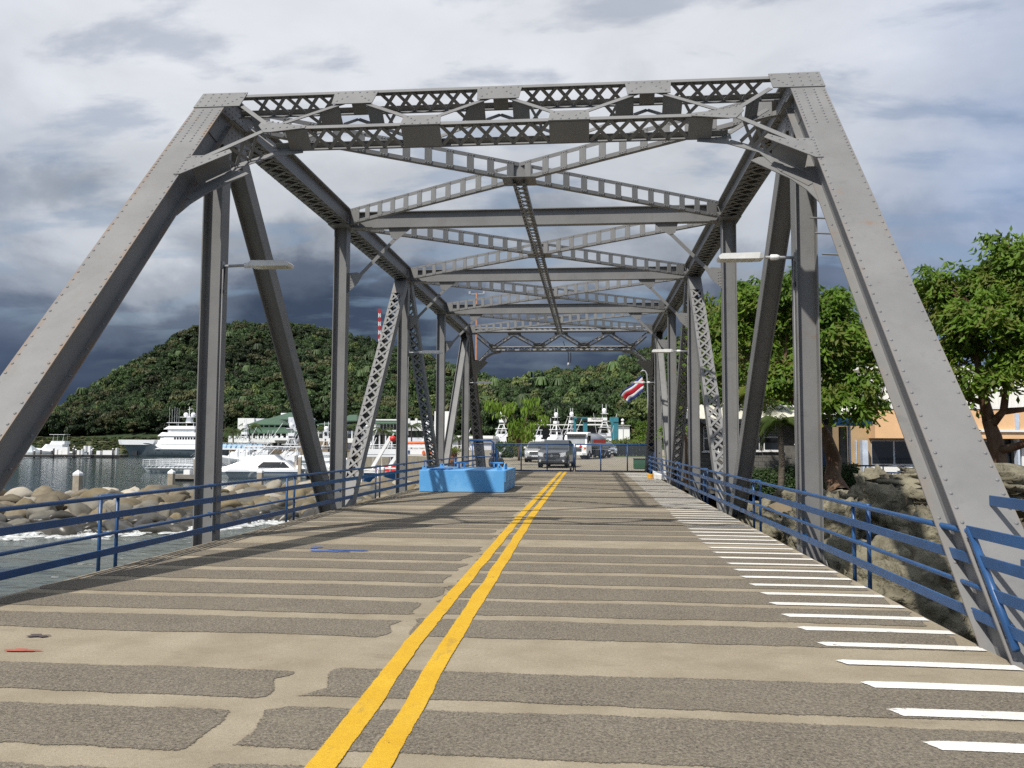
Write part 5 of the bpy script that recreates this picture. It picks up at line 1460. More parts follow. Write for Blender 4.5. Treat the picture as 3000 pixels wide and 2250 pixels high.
face('corner_column', PALEBLUE, 2980, 2992, 1268, 1420, yo - 0.6, 0.4)
face('white_panel', WHITE, 2992, 3200, 1290, 1420, yo - 0.3, 0.3)
wh = empty('warehouse', at(2580, 1400, 62), 'tall white ribbed warehouse wall behind the orange building', 'building')
RIBW = mk('white_ribbed_metal', (0.78, 0.78, 0.74), rough=0.5, var=0.02)
a, c_ = at(2440, 1085, 62), at(3050, 1420, 62)
wm_ = MB(); x = a.x
while x < c_.x:
    wm_.lohi((x, 62, -0.1), (x + 0.36, 62.2, a.z)); wm_.lohi((x + 0.36, 61.96, -0.1), (x + 0.44, 62.2, a.z)); x += 0.44
wm_.build('wall', RIBW, wh)
MB().lohi((a.x - 0.2, 61.8, a.z), (c_.x, 75, a.z + 0.25)).build('roof', RIBW, wh)
# blue yard fence in front of it
fe = empty('yard_fence', at(2750, 1390, 36.5), 'low blue two-rail fence in front of the orange building', 'fence')
xa_, xb_ = at(2486, 1365, 37).x, at(3150, 1365, 37).x
for v in (1364, 1384):
    MB().tube([(xa_, 37, at(2486, v, 37).z), (xb_, 37, at(2486, v, 37).z + 0.0)], 0.035, 8).build('rail', BLUE, fe, smooth=True)
x = xa_
while x < xb_:
    MB().tube([(x, 37, -0.6), (x, 37, at(2486, 1364, 37).z)], 0.03, 8).build('post', BLUE, fe, smooth=True); x += 0.72
PAVE = mk('pale_paving', (0.40, 0.38, 0.33), rough=0.9)
MB().lohi((xa_ - 0.2, 36.6, -0.62), (xb_, 46.2, -0.44)).build('pavement', PAVE, kind='structure')
# ------------------------------------------------------------------ harbour: piles, docks, boats
CAPW = mk('white_pile_cap', (0.80, 0.80, 0.80), rough=0.5)
PILE = mk('concrete_pile', (0.36, 0.31, 0.24), rough=0.9, var=0.15, scale=2)
PILED = mk('dark_pile', (0.03, 0.03, 0.033), rough=0.6)
DOCK = mk('dock_planks', (0.20, 0.185, 0.16), rough=0.9, var=0.2, scale=1)
DOCKD = mk('dock_float_dark', (0.025, 0.025, 0.027), rough=0.7)
GREY = mk('grey_hull_paint', (0.15, 0.185, 0.215), rough=0.35, var=0.04, scale=0.1)
LTGREY = mk('light_grey_hull', (0.42, 0.46, 0.48), rough=0.35, var=0.04, scale=0.3)
DKHULL = mk('dark_hull', (0.03, 0.033, 0.035), rough=0.45)
RED = mk('red_paint', (0.55, 0.03, 0.025), rough=0.5)
ORNG = mk('orange_raft', (0.62, 0.14, 0.04), rough=0.55)
NAVY = mk('navy_canvas', (0.03, 0.07, 0.17), rough=0.7)
def pile(u, vtop, Y, w_px, label, mat=PILE, sq=True, tall=None):
    top = at(u, vtop, Y); w = w_px / 2410.77 * Y
    r = empty('mooring_pile', (top.x, Y, WZ), label, 'pile', 'white-capped mooring piles')
    ch = w * 0.55; sh = w * 0.35
    if sq:
        MB().lohi((top.x - w / 2, Y - w / 2, WZ - 1), (top.x + w / 2, Y + w / 2, top.z - ch - sh)).build('shaft', mat, r)
        k = w * 0.53
        MB().add([(top.x - k, Y - k, top.z - ch - sh), (top.x + k, Y - k, top.z - ch - sh), (top.x + k, Y + k, top.z - ch - sh), (top.x - k, Y + k, top.z - ch - sh),
                  (top.x - k, Y - k, top.z - ch), (top.x + k, Y - k, top.z - ch), (top.x + k, Y + k, top.z - ch), (top.x - k, Y + k, top.z - ch), (top.x, Y, top.z)],
                 [(0, 3, 2, 1), (0, 1, 5, 4), (1, 2, 6, 5), (2, 3, 7, 6), (3, 0, 4, 7), (4, 5, 8), (5, 6, 8), (6, 7, 8), (7, 4, 8)]).build('cap', CAPW, r)
    else:
        MB().lathe([(w / 2, WZ - 1 - top.z), (w / 2, -ch)], top, 10).build('shaft', mat, r, smooth=True)
        MB().lathe([(w * 0.56, -ch - 0.02), (w * 0.56, -ch * 0.8), (0.02, 0)], top, 10).build('cap', CAPW, r)
pile(229, 1376, 60, 20, 'pale square pile with white cap standing alone left of the catamaran bow')
pile(503, 1374, 62, 16, 'pale square pile with white cap in front of the tour catamaran')
pile(763, 1372, 64, 15, 'pale square pile with white cap in front of the white power catamaran')
pile(879, 1332, 100, 9, 'tall slim pale pile at the corner of the floating dock')
pile(573, 1338, 105, 9, 'slim pale pile behind the nearest left truss post')
pile(1118, 1362, 62, 16, 'pale pile with white cap below the white ramps')
for i, (u, v, w) in enumerate([(101, 1318, 6), (120, 1315, 5), (152, 1317, 6), (158, 1311, 5), (215, 1312, 5), (222, 1315, 7), (218, 1306, 4), (269, 1316, 6), (273, 1312, 5), (331, 1313, 5)]):
    names = ['leftmost', 'second', 'third', 'fourth', 'fifth', 'sixth', 'rear middle', 'seventh', 'eighth', 'rightmost']
    pile(u, v, 215 + (i % 3) * 8, w, 'dark round pile with white cone cap, %s of the row on the far dock' % names[i], PILED, False)
fd = empty('floating_dock', at(200, 1350, 215), 'long low dark floating dock left of the grey yacht', 'dock')
a, c_ = at(20, 1345, 214), at(352, 1345, 222)
MB().prism([(a.x, 212, WZ + 0.15), (c_.x, 222, WZ + 0.15), (c_.x, 226, WZ + 0.15), (a.x, 216, WZ + 0.15)], (0, 0, 0.55)).build('float', DOCKD, fd)
MB().prism([(a.x, 212, WZ + 0.71), (c_.x, 222, WZ + 0.71), (c_.x, 226, WZ + 0.71), (a.x, 216, WZ + 0.71)], (0, 0, 0.10)).build('deck', DOCK, fd)
for i, (u, w, hgt) in enumerate([(165, 10, 1.5), (178, 12, 1.3), (192, 18, 2.1), (231, 8, 1.3), (242, 4, 1.7), (264, 4, 1.2), (290, 12, 1.2), (318, 34, 1.3), (342, 4, 2.0), (170, 7, 2.8), (184, 9, 2.7), (249, 7, 2.7), (262, 9, 2.8)]):
    far = hgt > 2.5; Y = 219 if not far else 262
    q = at(u, 1343, Y); ww = w / 2410 * Y
    desc = ['first', 'second', 'third, tallest', 'fourth', 'fifth, slim', 'sixth, slim', 'seventh', 'longest', 'end', 'first rear', 'second rear', 'third rear', 'fourth rear'][i]
    db = MB().lohi((q.x - ww / 2, Y - 0.5, WZ + 0.82), (q.x + ww / 2, Y + 0.5, WZ + 0.75 + (hgt if not far else 2.2))).build('dock_box', WHITE, label='white dock box on the far dock, %s from the left end' % desc, cat='dock box', group='white boxes on the far dock')
    bevel(db, 0.05)

def loft_hull(L_, B_, zb, zs, draft, bow=0.32, flare=1.25, n=15, transom=0.9, sheer=None):
    """hull with the bow at -x; deck edge height from zb at the bow to zs at the stern"""
    vs = []; fs = []; m_ = 6
    for i in range(n):
        f = i / (n - 1); x = -L_ / 2 + L_ * f
        w = B_ / 2 * (min(1, (f / bow)) ** 0.6 if f < bow else lerp(1, transom, (f - bow) / (1 - bow)))
        zd = sheer(f) if sheer else lerp(zb, zs, sstep(f / 0.8))
        rake = (1 - f) ** 4 * L_ * 0.09
        for k in range(m_):
            g_ = k / (m_ - 1)
            z = -draft + (zd + draft) * g_
            ww = w * (0.12 + 0.88 * g_ ** 0.45) * (1 if f > 0.3 else lerp(1, flare, 0) * (0.55 + 0.45 * g_))
            vs.append((x - rake * (g_ - 0.5) , ww, z))
        for k in range(m_):
            v = vs[-m_ + 0] if False else vs[len(vs) - m_ - k + k]
        base = len(vs) - m_
        for k in range(m_): vs.append((vs[base + k][0], -vs[base + k][1], vs[base + k][2]))
    s_ = 2 * m_
    for i in range(n - 1):
        for k in range(m_ - 1):
            a = i * s_ + k; fs.append((a, a + s_, a + s_ + 1, a + 1))
            a2 = i * s_ + m_ + k; fs.append((a2, a2 + 1, a2 + s_ + 1, a2 + s_))
        fs.append((i * s_ + m_ - 1, (i + 1) * s_ + m_ - 1, (i + 1) * s_ + 2 * m_ - 1, i * s_ + 2 * m_ - 1))
    e = (n - 1) * s_
    fs.append(tuple(e + k for k in range(m_)) + tuple(e + 2 * m_ - 1 - k for k in range(m_)))
    return MB().add(vs, fs)
def tier(x0, x1, w, z0, z1, f0=0.0, f1=0.0, taper=0.06, mb=None):
    """deckhouse: x0 bow side; f0/f1 lean of the front and rear faces"""
    mb = mb or MB(); a, b_ = w / 2, w / 2 * (1 - taper)
    return mb.add([(x0, -a * 0.8, z0), (x0 + (x1 - x0) * 0.12, -a, z0), (x1, -a, z0), (x1, a, z0), (x0 + (x1 - x0) * 0.12, a, z0), (x0, a * 0.8, z0),
                   (x0 + f0, -b_ * 0.75, z1), (x0 + f0 + (x1 - x0) * 0.12, -b_, z1), (x1 - f1, -b_, z1), (x1 - f1, b_, z1), (x0 + f0 + (x1 - x0) * 0.12, b_, z1), (x0 + f0, b_ * 0.75, z1)],
                  [(5, 4, 3, 2, 1, 0), (6, 7, 8, 9, 10, 11), (0, 1, 7, 6), (1, 2, 8, 7), (2, 3, 9, 8), (3, 4, 10, 9), (4, 5, 11, 10), (5, 0, 6, 11)])
def place(root, pos, heading):
    root.location = pos; root.rotation_euler = (0, 0, heading); return root
# ---- grey explorer yacht (bow to the left)
YY = 240; px = YY / 2410.77
ya = empty('explorer_yacht', (0, 0, 0), 'large grey-hulled expedition yacht with tiered white superstructure', 'yacht')
LY = 42.0
sh = lambda f: 5.6 if f < 0.30 else (lerp(5.6, 3.2, sstep((f - 0.30) / 0.12)))
loft_hull(LY, 8.5, 6, 3, 1.2, 0.26, sheer=sh, n=25).build('hull', GREY, ya, smooth=True)
smooth_by_angle(ya.children[0], 40)
tier(-LY / 2 - 1.3, -7.6, 7.8, 4.9, 7.0, -0.7, -0.9, -0.05).build('bow_bulwark', GEL, ya)
tier(-7.9, 12, 8.3, 3.1, 5.2, 0.3, 0).build('main_deckhouse', GEL, ya)
tier(-6.4, 12, 8.0, 5.2, 7.0, 0.5, 0).build('boat_deckhouse', GEL, ya)
tier(-5.2, 12, 7.6, 7.01, 8.6, 0.1, 0).build('upper_deckhouse', GEL, ya)
tier(-6.2, 12.5, 8.0, 8.61, 10.2, 1.6, 0.2).build('bridge_deck_wing', GEL, ya)
tier(-2.2, 9, 7.0, 10.21, 11.5, -0.2, 0.3).build('wheelhouse', GEL, ya)
tier(-4.0, 9.6, 7.4, 11.51, 12.9, 2.0, 0.6).build('wheelhouse_roof', GEL, ya)
for x0, x1, z, hh in ((-0.6, 8.6, 10.1, 0.6),):
    MB().lohi((x0, -3.52, z + 0.5), (x1, -3.4, z + 0.9)).build('window_band', LTGREY, ya)
for i in range(8): MB().lohi((1.2 + i * 1.15, -3.86, 7.3), (1.9 + i * 1.15, -3.75, 8.1)).build('window', DARKGLASS, ya)
for i in range(7): MB().lathe([(0.22, 0), (0.22, 0.05)], (-13 + i * 3.4, -4.02 + 0.0 * i, 1.5), 8, 'Y').build('porthole', DARKGLASS, ya)
MB().lohi((-2.6, -3.0, 14.2), (9.0, 3.0, 14.4)).build('hardtop', GEL, ya)
mm = MB()
for x in (-1.8, 2, 5.5, 8.4):
    for y in (-2.6, 2.6): mm.tube([(x, y, 12.5), (x, y, 14.2)], 0.08, 5)
mm.build('hardtop_posts', GEL, ya)
tier(3.8, 6.2, 1.6, 14.4, 17.0, 0.6, 0.6).build('mast_base', GEL, ya)
MB().lohi((2.2, -2, 16.6), (7.6, 2, 16.8)).tube([(5, 0, 16.8), (5.0, 0, 21.2)], 0.14, 6).tube([(4.3, 0, 20), (6.4, 0, 20.3)], 0.08, 5).build('mast', GEL, ya)
for x in (3.6, 6.7): MB().lathe([(0.5, 0), (0.9, 0.4), (0.95, 1.0), (0.75, 1.6), (0.3, 1.9)], (x, 0, 16.8), 12).build('satellite_dome', GEL, ya, smooth=True)
an = MB()
for x in (-1.9, -0.8, 0.3, 1.2, 2.1, 8.0): an.tube([(x, -2.4, 14.4), (x, -2.4, 19 + (x * 7) % 2.2)], 0.045, 4)
an.build('antennas', GEL, ya)
tier(9.0, 12.5, 4, 9.6, 13.6, 0.4, 0).build('funnel', GEL, ya); MB().lathe([(1.4, 0), (1.4, 0.4), (1.0, 0.9)], (10.8, 0, 13.6), 10).build('funnel_cap', DKHULL, ya)
MB().lohi((-16.6, -3.2, 0.4), (-14.6, -2.7, 2.2)).build('anchor_pocket', DKHULL, ya)
yp = at(342, 1348, YY)
ya.scale = (0.80, 0.80, 0.73)
place(ya, (yp.x + LY * 0.4 - 1.0, YY + 6, WZ), R(-4))

# ---- tour catamaran with the boarding stairs
ct = empty('tour_catamaran', (0, 0, 0), 'white and grey tour catamaran with railed foredeck and boarding stairs', 'catamaran')
for s in (-1, 1):
    loft_hull(15, 2.0, 1.75, 1.7, 0.4, 0.10, n=11).build('hull', LTGREY, ct, smooth=False).location = (0, s * 3.0, 0)
MB().lohi((-4.6, -3.9, 1.1), (7.4, 3.9, 1.7)).build('bridge_deck', GEL, ct)
MB().lohi((-7.4, -2.0, 1.45), (-4.7, 2.0, 1.55)).build('trampoline', GALV, ct)
bt = MB()
for i in range(11): bt.bar((-6.6 + i * 0.75, -4.03, 1.15), (-6.1 + i * 0.75, -4.03, 1.7), 0.07, 0.05)
bt.bar((-6.7, -4.03, 1.72), (1.6, -4.03, 1.72), 0.08, 0.08).bar((-6.7, -4.03, 1.1), (1.6, -4.03, 1.1), 0.08, 0.08).build('truss_beam', GEL, ct)
rl = MB()
for y in (-3.9, 3.9):
    for z in (2.15, 2.6, 3.0): rl.tube([(-7.3, y, z), (1.0, y, z)], 0.035, 5)
    for i in range(8): rl.tube([(-7.2 + i * 1.15, y, 1.7), (-7.2 + i * 1.15, y, 3.0)], 0.035, 5)
for z in (2.15, 2.6, 3.0): rl.tube([(-7.3, -3.9, z), (-7.3, 3.9, z)], 0.035, 5)
rl.build('foredeck_rail', GEL, ct)
MB().lohi((1.2, -2.2, 1.7), (2.6, 1.0, 3.2)).lohi((3.2, -2.0, 1.7), (4.4, 2, 2.4)).build('deck_lockers', GEL, ct)
sm = MB()
for y in (-3.3, -2.5):
    sm.bar((1.0, y, 3.0), (4.6, y, 6.9), 0.08, 0.12); sm.tube([(0.6, y, 3.9), (4.2, y, 7.8)], 0.04, 5); sm.tube([(0.8, y, 3.4), (4.4, y, 7.3)], 0.03, 5)
for i in range(12): sm.lohi((1.1 + i * 0.3, -3.3, 3.12 + i * 0.325), (1.4 + i * 0.3, -2.5, 3.17 + i * 0.325))
sm.build('stairs', GALV, ct)
MB().lohi((4.2, -3.9, 5.5), (13, 3.9, 5.8)).build('sun_deck', GEL, ct)
pm = MB()
for x in (4.6, 7.4, 10): pm.tube([(x, -3.7, 1.7), (x, -3.7, 5.5)], 0.06, 5).tube([(x, 3.7, 1.7), (x, 3.7, 5.5)], 0.06, 5)
for z in (6.4, 7.0): pm.tube([(4.3, -3.8, z), (13, -3.8, z)], 0.035, 5)
for i in range(8): pm.tube([(4.4 + i * 1.2, -3.8, 5.8), (4.4 + i * 1.2, -3.8, 7.0)], 0.035, 5)
pm.build('sun_deck_posts', GEL, ct)
LTB = mk('light_blue_cushion', (0.35, 0.52, 0.68), rough=0.6)
for i in range(9):
    xx = 5.2 + i * 0.85
    MB().box((xx, -2.8, 6.25), (0.55, 0.6, 0.9), Matrix.Rotation(0.3, 3, 'Y')).build('seat', LTB, ct)
cp_ = at(410, 1396, 122)
ct.scale = (1, 1, 0.66); place(ct, (cp_.x + 7.5, 126, WZ), R(-6))

# ---- white power catamaran
pc = empty('power_catamaran', (0, 0, 0), 'white power catamaran with raked cabin and black side window', 'catamaran')
for s in (-1, 1):
    loft_hull(13.2, 2.2, 2.0, 1.45, 0.4, 0.42, n=13).build('hull', LTGREY, pc, smooth=True).location = (0, s * 2.1, 0)
MB().lohi((-5.2, -1.9, 0.7), (6.2, 1.9, 1.5)).build('bridge_deck', DKHULL, pc)
tier(-8.2, 5.6, 6.0, 1.5, 2.1, 0.8, 0.2, 0.0).build('deck', GEL, pc)
MB().lohi((-6.6, -3.19, 1.42), (6.4, -3.10, 1.52)).build('dark_stripe', NAVY, pc)
cab = MB().add([(-7.6, -2.3, 2.1), (-7.6, 2.3, 2.1), (4.6, 2.6, 2.1), (4.6, -2.6, 2.1), (-4.2, -1.7, 3.9), (-4.2, 1.7, 3.9), (3.0, 2.0, 3.9), (3.0, -2.0, 3.9)],
               [(0, 1, 5, 4), (1, 2, 6, 5), (2, 3, 7, 6), (3, 0, 4, 7), (4, 5, 6, 7), (0, 3, 2, 1)]).build('cabin', GEL, pc)
fly = MB().add([(-5.0, -1.5, 3.9), (-5.0, 1.5, 3.9), (2.2, 1.8, 3.9), (2.2, -1.8, 3.9), (-3.2, -1.3, 5.2), (-3.2, 1.3, 5.2), (1.0, 1.6, 5.2), (1.0, -1.6, 5.2)],
               [(0, 1, 5, 4), (1, 2, 6, 5), (2, 3, 7, 6), (3, 0, 4, 7), (4, 5, 6, 7), (0, 3, 2, 1)]).build('flybridge', GEL, pc)
MB().prism([(-1.6, -2.52, 2.45), (3.9, -2.56, 2.45), (2.8, -2.14, 3.62), (-0.6, -2.08, 3.62)], (0, -0.06, 0.0)).build('side_window', DARKGLASS, pc)
MB().lohi((-4.0, -1.6, 6.9), (6.6, 1.8, 7.15)).build('hardtop', GEL, pc)
mm = MB()
for x0, x1 in ((-2.6, -1.2), (0.2, 1.4), (2.0, 4.2), (-3.0, -3.6)):
    for y in (-1.5, 1.5): mm.tube([(x0, y, 5.2), (x1, y, 6.9)], 0.06, 5)
mm.tube([(2.0, -2.3, 2.2), (5.2, -2.5, 10.5)], 0.05, 5).tube([(-3, 2.3, 4), (1.2, 2.8, 12.5)], 0.04, 5).tube([(4.8, -2.0, 2.2), (4.8, -2.0, 6.9)], 0.05, 5)
mm.build('frame_and_outriggers', GEL, pc)
tier(4.7, 6.3, 3.4, 2.1, 2.9, 0, 0.5).build('cockpit_locker', GEL, pc)
mm = MB()
for i in range(5): mm.tube([(4.9, -1.2 + 0.5 * i, 2.9), (4.9, -1.2 + 0.5 * i, 4.0 + 0.2 * (i % 2))], 0.05, 4)
mm.build('red_rod_rack', RED, pc)
cp_ = at(765, 1410, 106)
pc.scale = (0.80, 0.9, 0.60); place(pc, (cp_.x, 109, WZ), R(8))

# ---- floating dock with the walkway rail between the boats
d2 = empty('finger_dock', at(540, 1400, 100), 'wooden finger dock with white locker behind the nearest left truss post', 'dock')
a, c_ = at(518, 1404, 100), at(612, 1404, 100)
MB().lohi((a.x, 98, WZ + 0.25), (c_.x + 1, 101, WZ + 0.75)).build('deck', DOCK, d2); MB().lohi((a.x + 0.2, 98.2, WZ - 0.2), (c_.x + 1, 100.8, WZ + 0.249)).build('float', DOCKD, d2)
MB().lohi((at(542, 1390, 99).x, 98.6, WZ + 0.76), (at(560, 1390, 99).x, 99.4, WZ + 1.35)).build('locker', WHITE, d2)
d3 = empty('pontoon_dock', at(920, 1385, 112), 'low wooden pontoon dock in front of the dark left diagonal', 'dock')
a, c_ = at(865, 1385, 110), at(1010, 1385, 110)
MB().lohi((a.x, 108, WZ + 0.3), (c_.x, 112, WZ + 0.9)).build('deck', DOCK, d3); MB().lohi((a.x + 0.2, 108.2, WZ - 0.2), (c_.x, 111.8, WZ + 0.299)).build('float', DOCKD, d3)
MB().lohi((at(870, 1370, 110).x, 109, WZ + 0.9), (at(876, 1370, 110).x, 109.4, WZ + 3.0)).build('bollard', PILE, d3)

# ---- sport fishing boats: one builder, many boats
def sportfish(name, L_, tower, label, hullmat=GEL, loc=(0, 0, 0), head=0.0, group=None, canvas=None, rig=True):
    r = empty(name, (0, 0, 0), label, 'boat', group)
    loft_hull(L_, L_ * 0.30, L_ * 0.15, L_ * 0.075, 0.5, 0.40, n=12).build('hull', hullmat, r, smooth=True)
    tier(-L_ * 0.18, L_ * 0.20, L_ * 0.25, L_ * 0.09, L_ * 0.20, L_ * 0.09, 0.1).build('cabin', GEL, r)
    MB().lohi((-L_ * 0.05, -L_ * 0.119, L_ * 0.135), (L_ * 0.18, -L_ * 0.117, L_ * 0.175)).build('side_window', DARKGLASS, r)
    tier(-L_ * 0.03, L_ * 0.22, L_ * 0.21, L_ * 0.20, L_ * 0.255, L_ * 0.03, 0).build('flybridge', GEL, r)
    m_ = MB(); z0, z1 = L_ * 0.25, L_ * 0.36
    for x in (0.02, 0.18):
        for y in (-0.08, 0.08): m_.tube([(L_ * x, L_ * y, z0), (L_ * (x + 0.01), L_ * y * 0.9, z1)], 0.05, 5)
    if tower:
        zt = L_ * 0.45
        for x, x2 in ((-0.02, 0.06), (0.22, 0.14)):
            for y in (-0.10, 0.10): m_.tube([(L_ * x, L_ * y, z0), (L_ * x2, L_ * y * 0.35, zt)], 0.07, 5)
        for f in (0.35, 0.6):
            z = lerp(z0, zt, f); m_.tube([(L_ * (-0.02 + 0.08 * f), -L_ * 0.1 * (1 - 0.65 * f), z), (L_ * (0.22 - 0.08 * f), -L_ * 0.1 * (1 - 0.65 * f), z)], 0.05, 5)
            m_.tube([(L_ * (-0.02 + 0.08 * f), L_ * 0.1 * (1 - 0.65 * f), z), (L_ * (0.22 - 0.08 * f), -L_ * 0.1 * (1 - 0.65 * f), z)], 0.05, 5)
        MB().lohi((L_ * 0.05, -L_ * 0.05, zt), (L_ * 0.15, L_ * 0.05, zt + 0.12)).lohi((L_ * 0.05, -L_ * 0.045, zt + 0.5), (L_ * 0.15, L_ * 0.045, zt + 1.1)).build('tower_station', GEL, r)
        MB().lohi((L_ * 0.03, -L_ * 0.06, zt + 1.9), (L_ * 0.17, L_ * 0.06, zt + 2.0)).build('tower_roof', GEL, r)
        MB().lathe([(0.2, 0), (0.5, 0.3), (0.5, 0.8), (0.2, 1.1)], (L_ * 0.10, 0, zt + 2.0), 10).build('radome', GEL, r, smooth=True)
        for y in (-0.035, 0.035): m_.tube([(L_ * 0.1, L_ * y, zt + 1.1), (L_ * 0.1, L_ * y, zt + 4.0)], 0.05, 4)
    MB().lohi((-L_ * 0.03, -L_ * 0.1, z1), (L_ * 0.22, L_ * 0.1, z1 + 0.12)).build('hardtop', canvas or GEL, r)
    for s in ((-1, 1) if rig else ()): m_.tube([(L_ * 0.06, s * L_ * 0.13, L_ * 0.2), (L_ * 0.22, s * L_ * 0.22, L_ * 0.62)], 0.05, 4)
    m_.build('tower_frame', GEL, r)
    return place(r, loc, head)
def sea_at(u, v): return atz(u, v, WZ)
for i, (u, Y, L_, tw, hd, lab, hm) in enumerate([
        (835, 150, 12, True, 8, 'white sport fishing boat with blue-grey hull behind the power catamaran', LTGREY),
        (898, 170, 10, False, 15, 'small pale turquoise boat beside the left diagonal', LTGREY),
        (955, 165, 11, True, -70, 'white motor yacht seen bow-on between the diagonal and second left post', GEL),
        (700, 175, 13, True, 4, 'white fishing boat partly hidden behind the power catamaran roof', GEL),
        (760, 190, 12, False, 10, 'white cabin cruiser moored below the terrace wall', GEL),
        (1060, 165, 12, True, 5, 'white fishing boat behind the near left laced diagonal', GEL),
        (1120, 175, 11, False, 12, 'white boat under the green awning building', GEL),
        (1230, 150, 13, True, 6, 'white fishing boat behind the third left truss post', GEL),
        (1330, 140, 12, False, 3, 'white boat behind the far left plain diagonal', GEL),
        (1060, 120, 9, False, 20, 'small white motorboat beside the laced diagonal foot', GEL)]):
    p = at(u, 1297, Y); sportfish('fishing_boat', L_, tw, lab, hm, (p.x, Y, WZ), R(hd))
# white motor yacht at the far left dock
p = at(130, 1340, 232); sportfish('motor_yacht', 18, False, 'long white motor yacht moored at the far left dock', GEL, (p.x, 236, WZ), R(10), None, GEL, False)
tm_ = empty('dock_canopy', at(90, 1320, 226), 'small pointed grey canopy at the left end of the far dock', 'canopy')
q = at(90, 1325, 226)
MB().add([(q.x - 2, 224, q.z), (q.x + 2, 224, q.z), (q.x + 2, 228, q.z), (q.x - 2, 228, q.z), (q.x, 226, q.z + 2.2)], [(0, 1, 4), (1, 2, 4), (2, 3, 4), (3, 0, 4)]).build('cloth', LTGREY, tm_)
mm = MB()
for sx in (-1.9, 1.9):
    for sy in (-1.9, 1.9): mm.tube([(q.x + sx, 226 + sy, WZ + 0.8), (q.x + sx, 226 + sy, q.z)], 0.06, 5)
mm.build('poles', GALV, tm_)

# ---- red and white passenger boat with white ramps, orange life rafts
pb = empty('passenger_boat', (0, 0, 0), 'white and blue passenger boat with red cushions behind the third left post', 'boat')
loft_hull(22, 6, 2.0, 1.8, 0.6, 0.15, n=12).build('hull', mk('blue_hull', (0.03, 0.14, 0.36), rough=0.4), pb)
MB().lohi((-9.5, -3.0, 1.9), (10, 3.0, 2.1)).lohi((-9.5, -3.0, 4.6), (11, 3.0, 5.0)).build('decks', GEL, pb)
MB().lohi((-9.5, -3.06, 5.0), (11, -2.95, 5.9)).build('upper_bulwark', GEL, pb)
mm = MB()
for i in range(9): mm.tube([(-9 + i * 2.4, -2.9, 2.1), (-9 + i * 2.4, -2.9, 4.6)], 0.08, 5)
for z in (6.2, 6.6): mm.tube([(-9.5, -3, z), (11, -3, z)], 0.05, 5)
for i in range(14): mm.tube([(-9.3 + i * 1.55, -3, 5.9), (-9.3 + i * 1.55, -3, 6.6)], 0.05, 5)
mm.build('posts_and_rails', GEL, pb)
MB().lohi((-6, -2.8, 2.1), (6.5, -2.0, 3.1)).build('red_cushions', RED, pb)
tier(-3, 6, 4.0, 2.1, 4.5, 0.4, 0).build('cabin', LTGREY, pb); MB().lohi((4.2, -3.02, 2.1), (5.6, -2.9, 4.6)).build('dark_door', DKHULL, pb)
for i, x in enumerate((7.5, 9.5)): MB().lathe([(0.32, -0.08), (0.42, -0.08), (0.42, 0.08), (0.32, 0.08)], (x, -3.15, 5.3), 12, 'Y').build('lifebuoy', ORNG, pb, smooth=True)
LOGO = mk('dark_blue_emblem', (0.03, 0.06, 0.14), rough=0.5)
MB().lathe([(0.22, 0), (0.3, 0), (0.3, 0.03), (0.22, 0.03)], (3.4, -3.10, 5.45), 12, 'Y').lohi((3.1, -3.1, 5.1), (3.7, -3.07, 5.18)).build('emblem', LOGO, pb)
pb.scale = (0.42, 0.8, 0.70); p = at(1160, 1365, 95); place(pb, (p.x, 97, WZ), R(4))
rf_ = empty('life_raft', at(1235, 1297, 96), 'long orange inflatable rescue raft on the passenger boat roof', 'raft')
q = at(1225, 1297, 96)
MB().tube([(q.x - 2.2, 96, q.z), (q.x - 1.9, 96, q.z - 0.05), (q.x + 2.0, 96, q.z), (q.x + 2.4, 96, q.z + 0.2)], [0.06, 0.18, 0.18, 0.08], 8).build('tube', ORNG, rf_, smooth=True)
MB().lohi((q.x - 1.5, 95.7, q.z - 0.5), (q.x + 1.5, 96.3, q.z - 0.3)).build('cradle', GEL, rf_)
for i, (u0, v0, u1, v1, Y, lab) in enumerate([(1090, 1372, 1145, 1280, 88, 'long white sloping ramp boom with red ball behind the near laced diagonal'), (1140, 1368, 1175, 1318, 86, 'shorter white sloping ramp boom beside the third left post')]):
    rp_ = empty('boarding_ramp', at(u0, v0, Y), lab, 'ramp')
    MB().bar(at(u0, v0, Y), at(u1, v1, Y), 0.34, 0.40, (0, -1, 0)).build('beam', WHITE, rp_)
    e = at(u0 - 8, v0 + 2, Y)
    MB().lohi((e.x - 0.9, Y - 0.4, WZ), (e.x - 0.7, Y + 0.4, e.z)).lohi((e.x - 0.9, Y - 0.5, e.z - 0.12), (e.x + 1.6, Y + 0.5, e.z)).build('base', WHITE, rp_)
    if i == 0: MB().lathe([(0.05, -0.34), (0.3, -0.2), (0.36, 0), (0.3, 0.2), (0.05, 0.34)], at(1151, 1285, Y - 0.4), 10).build('red_ball', RED, rp_, smooth=True)

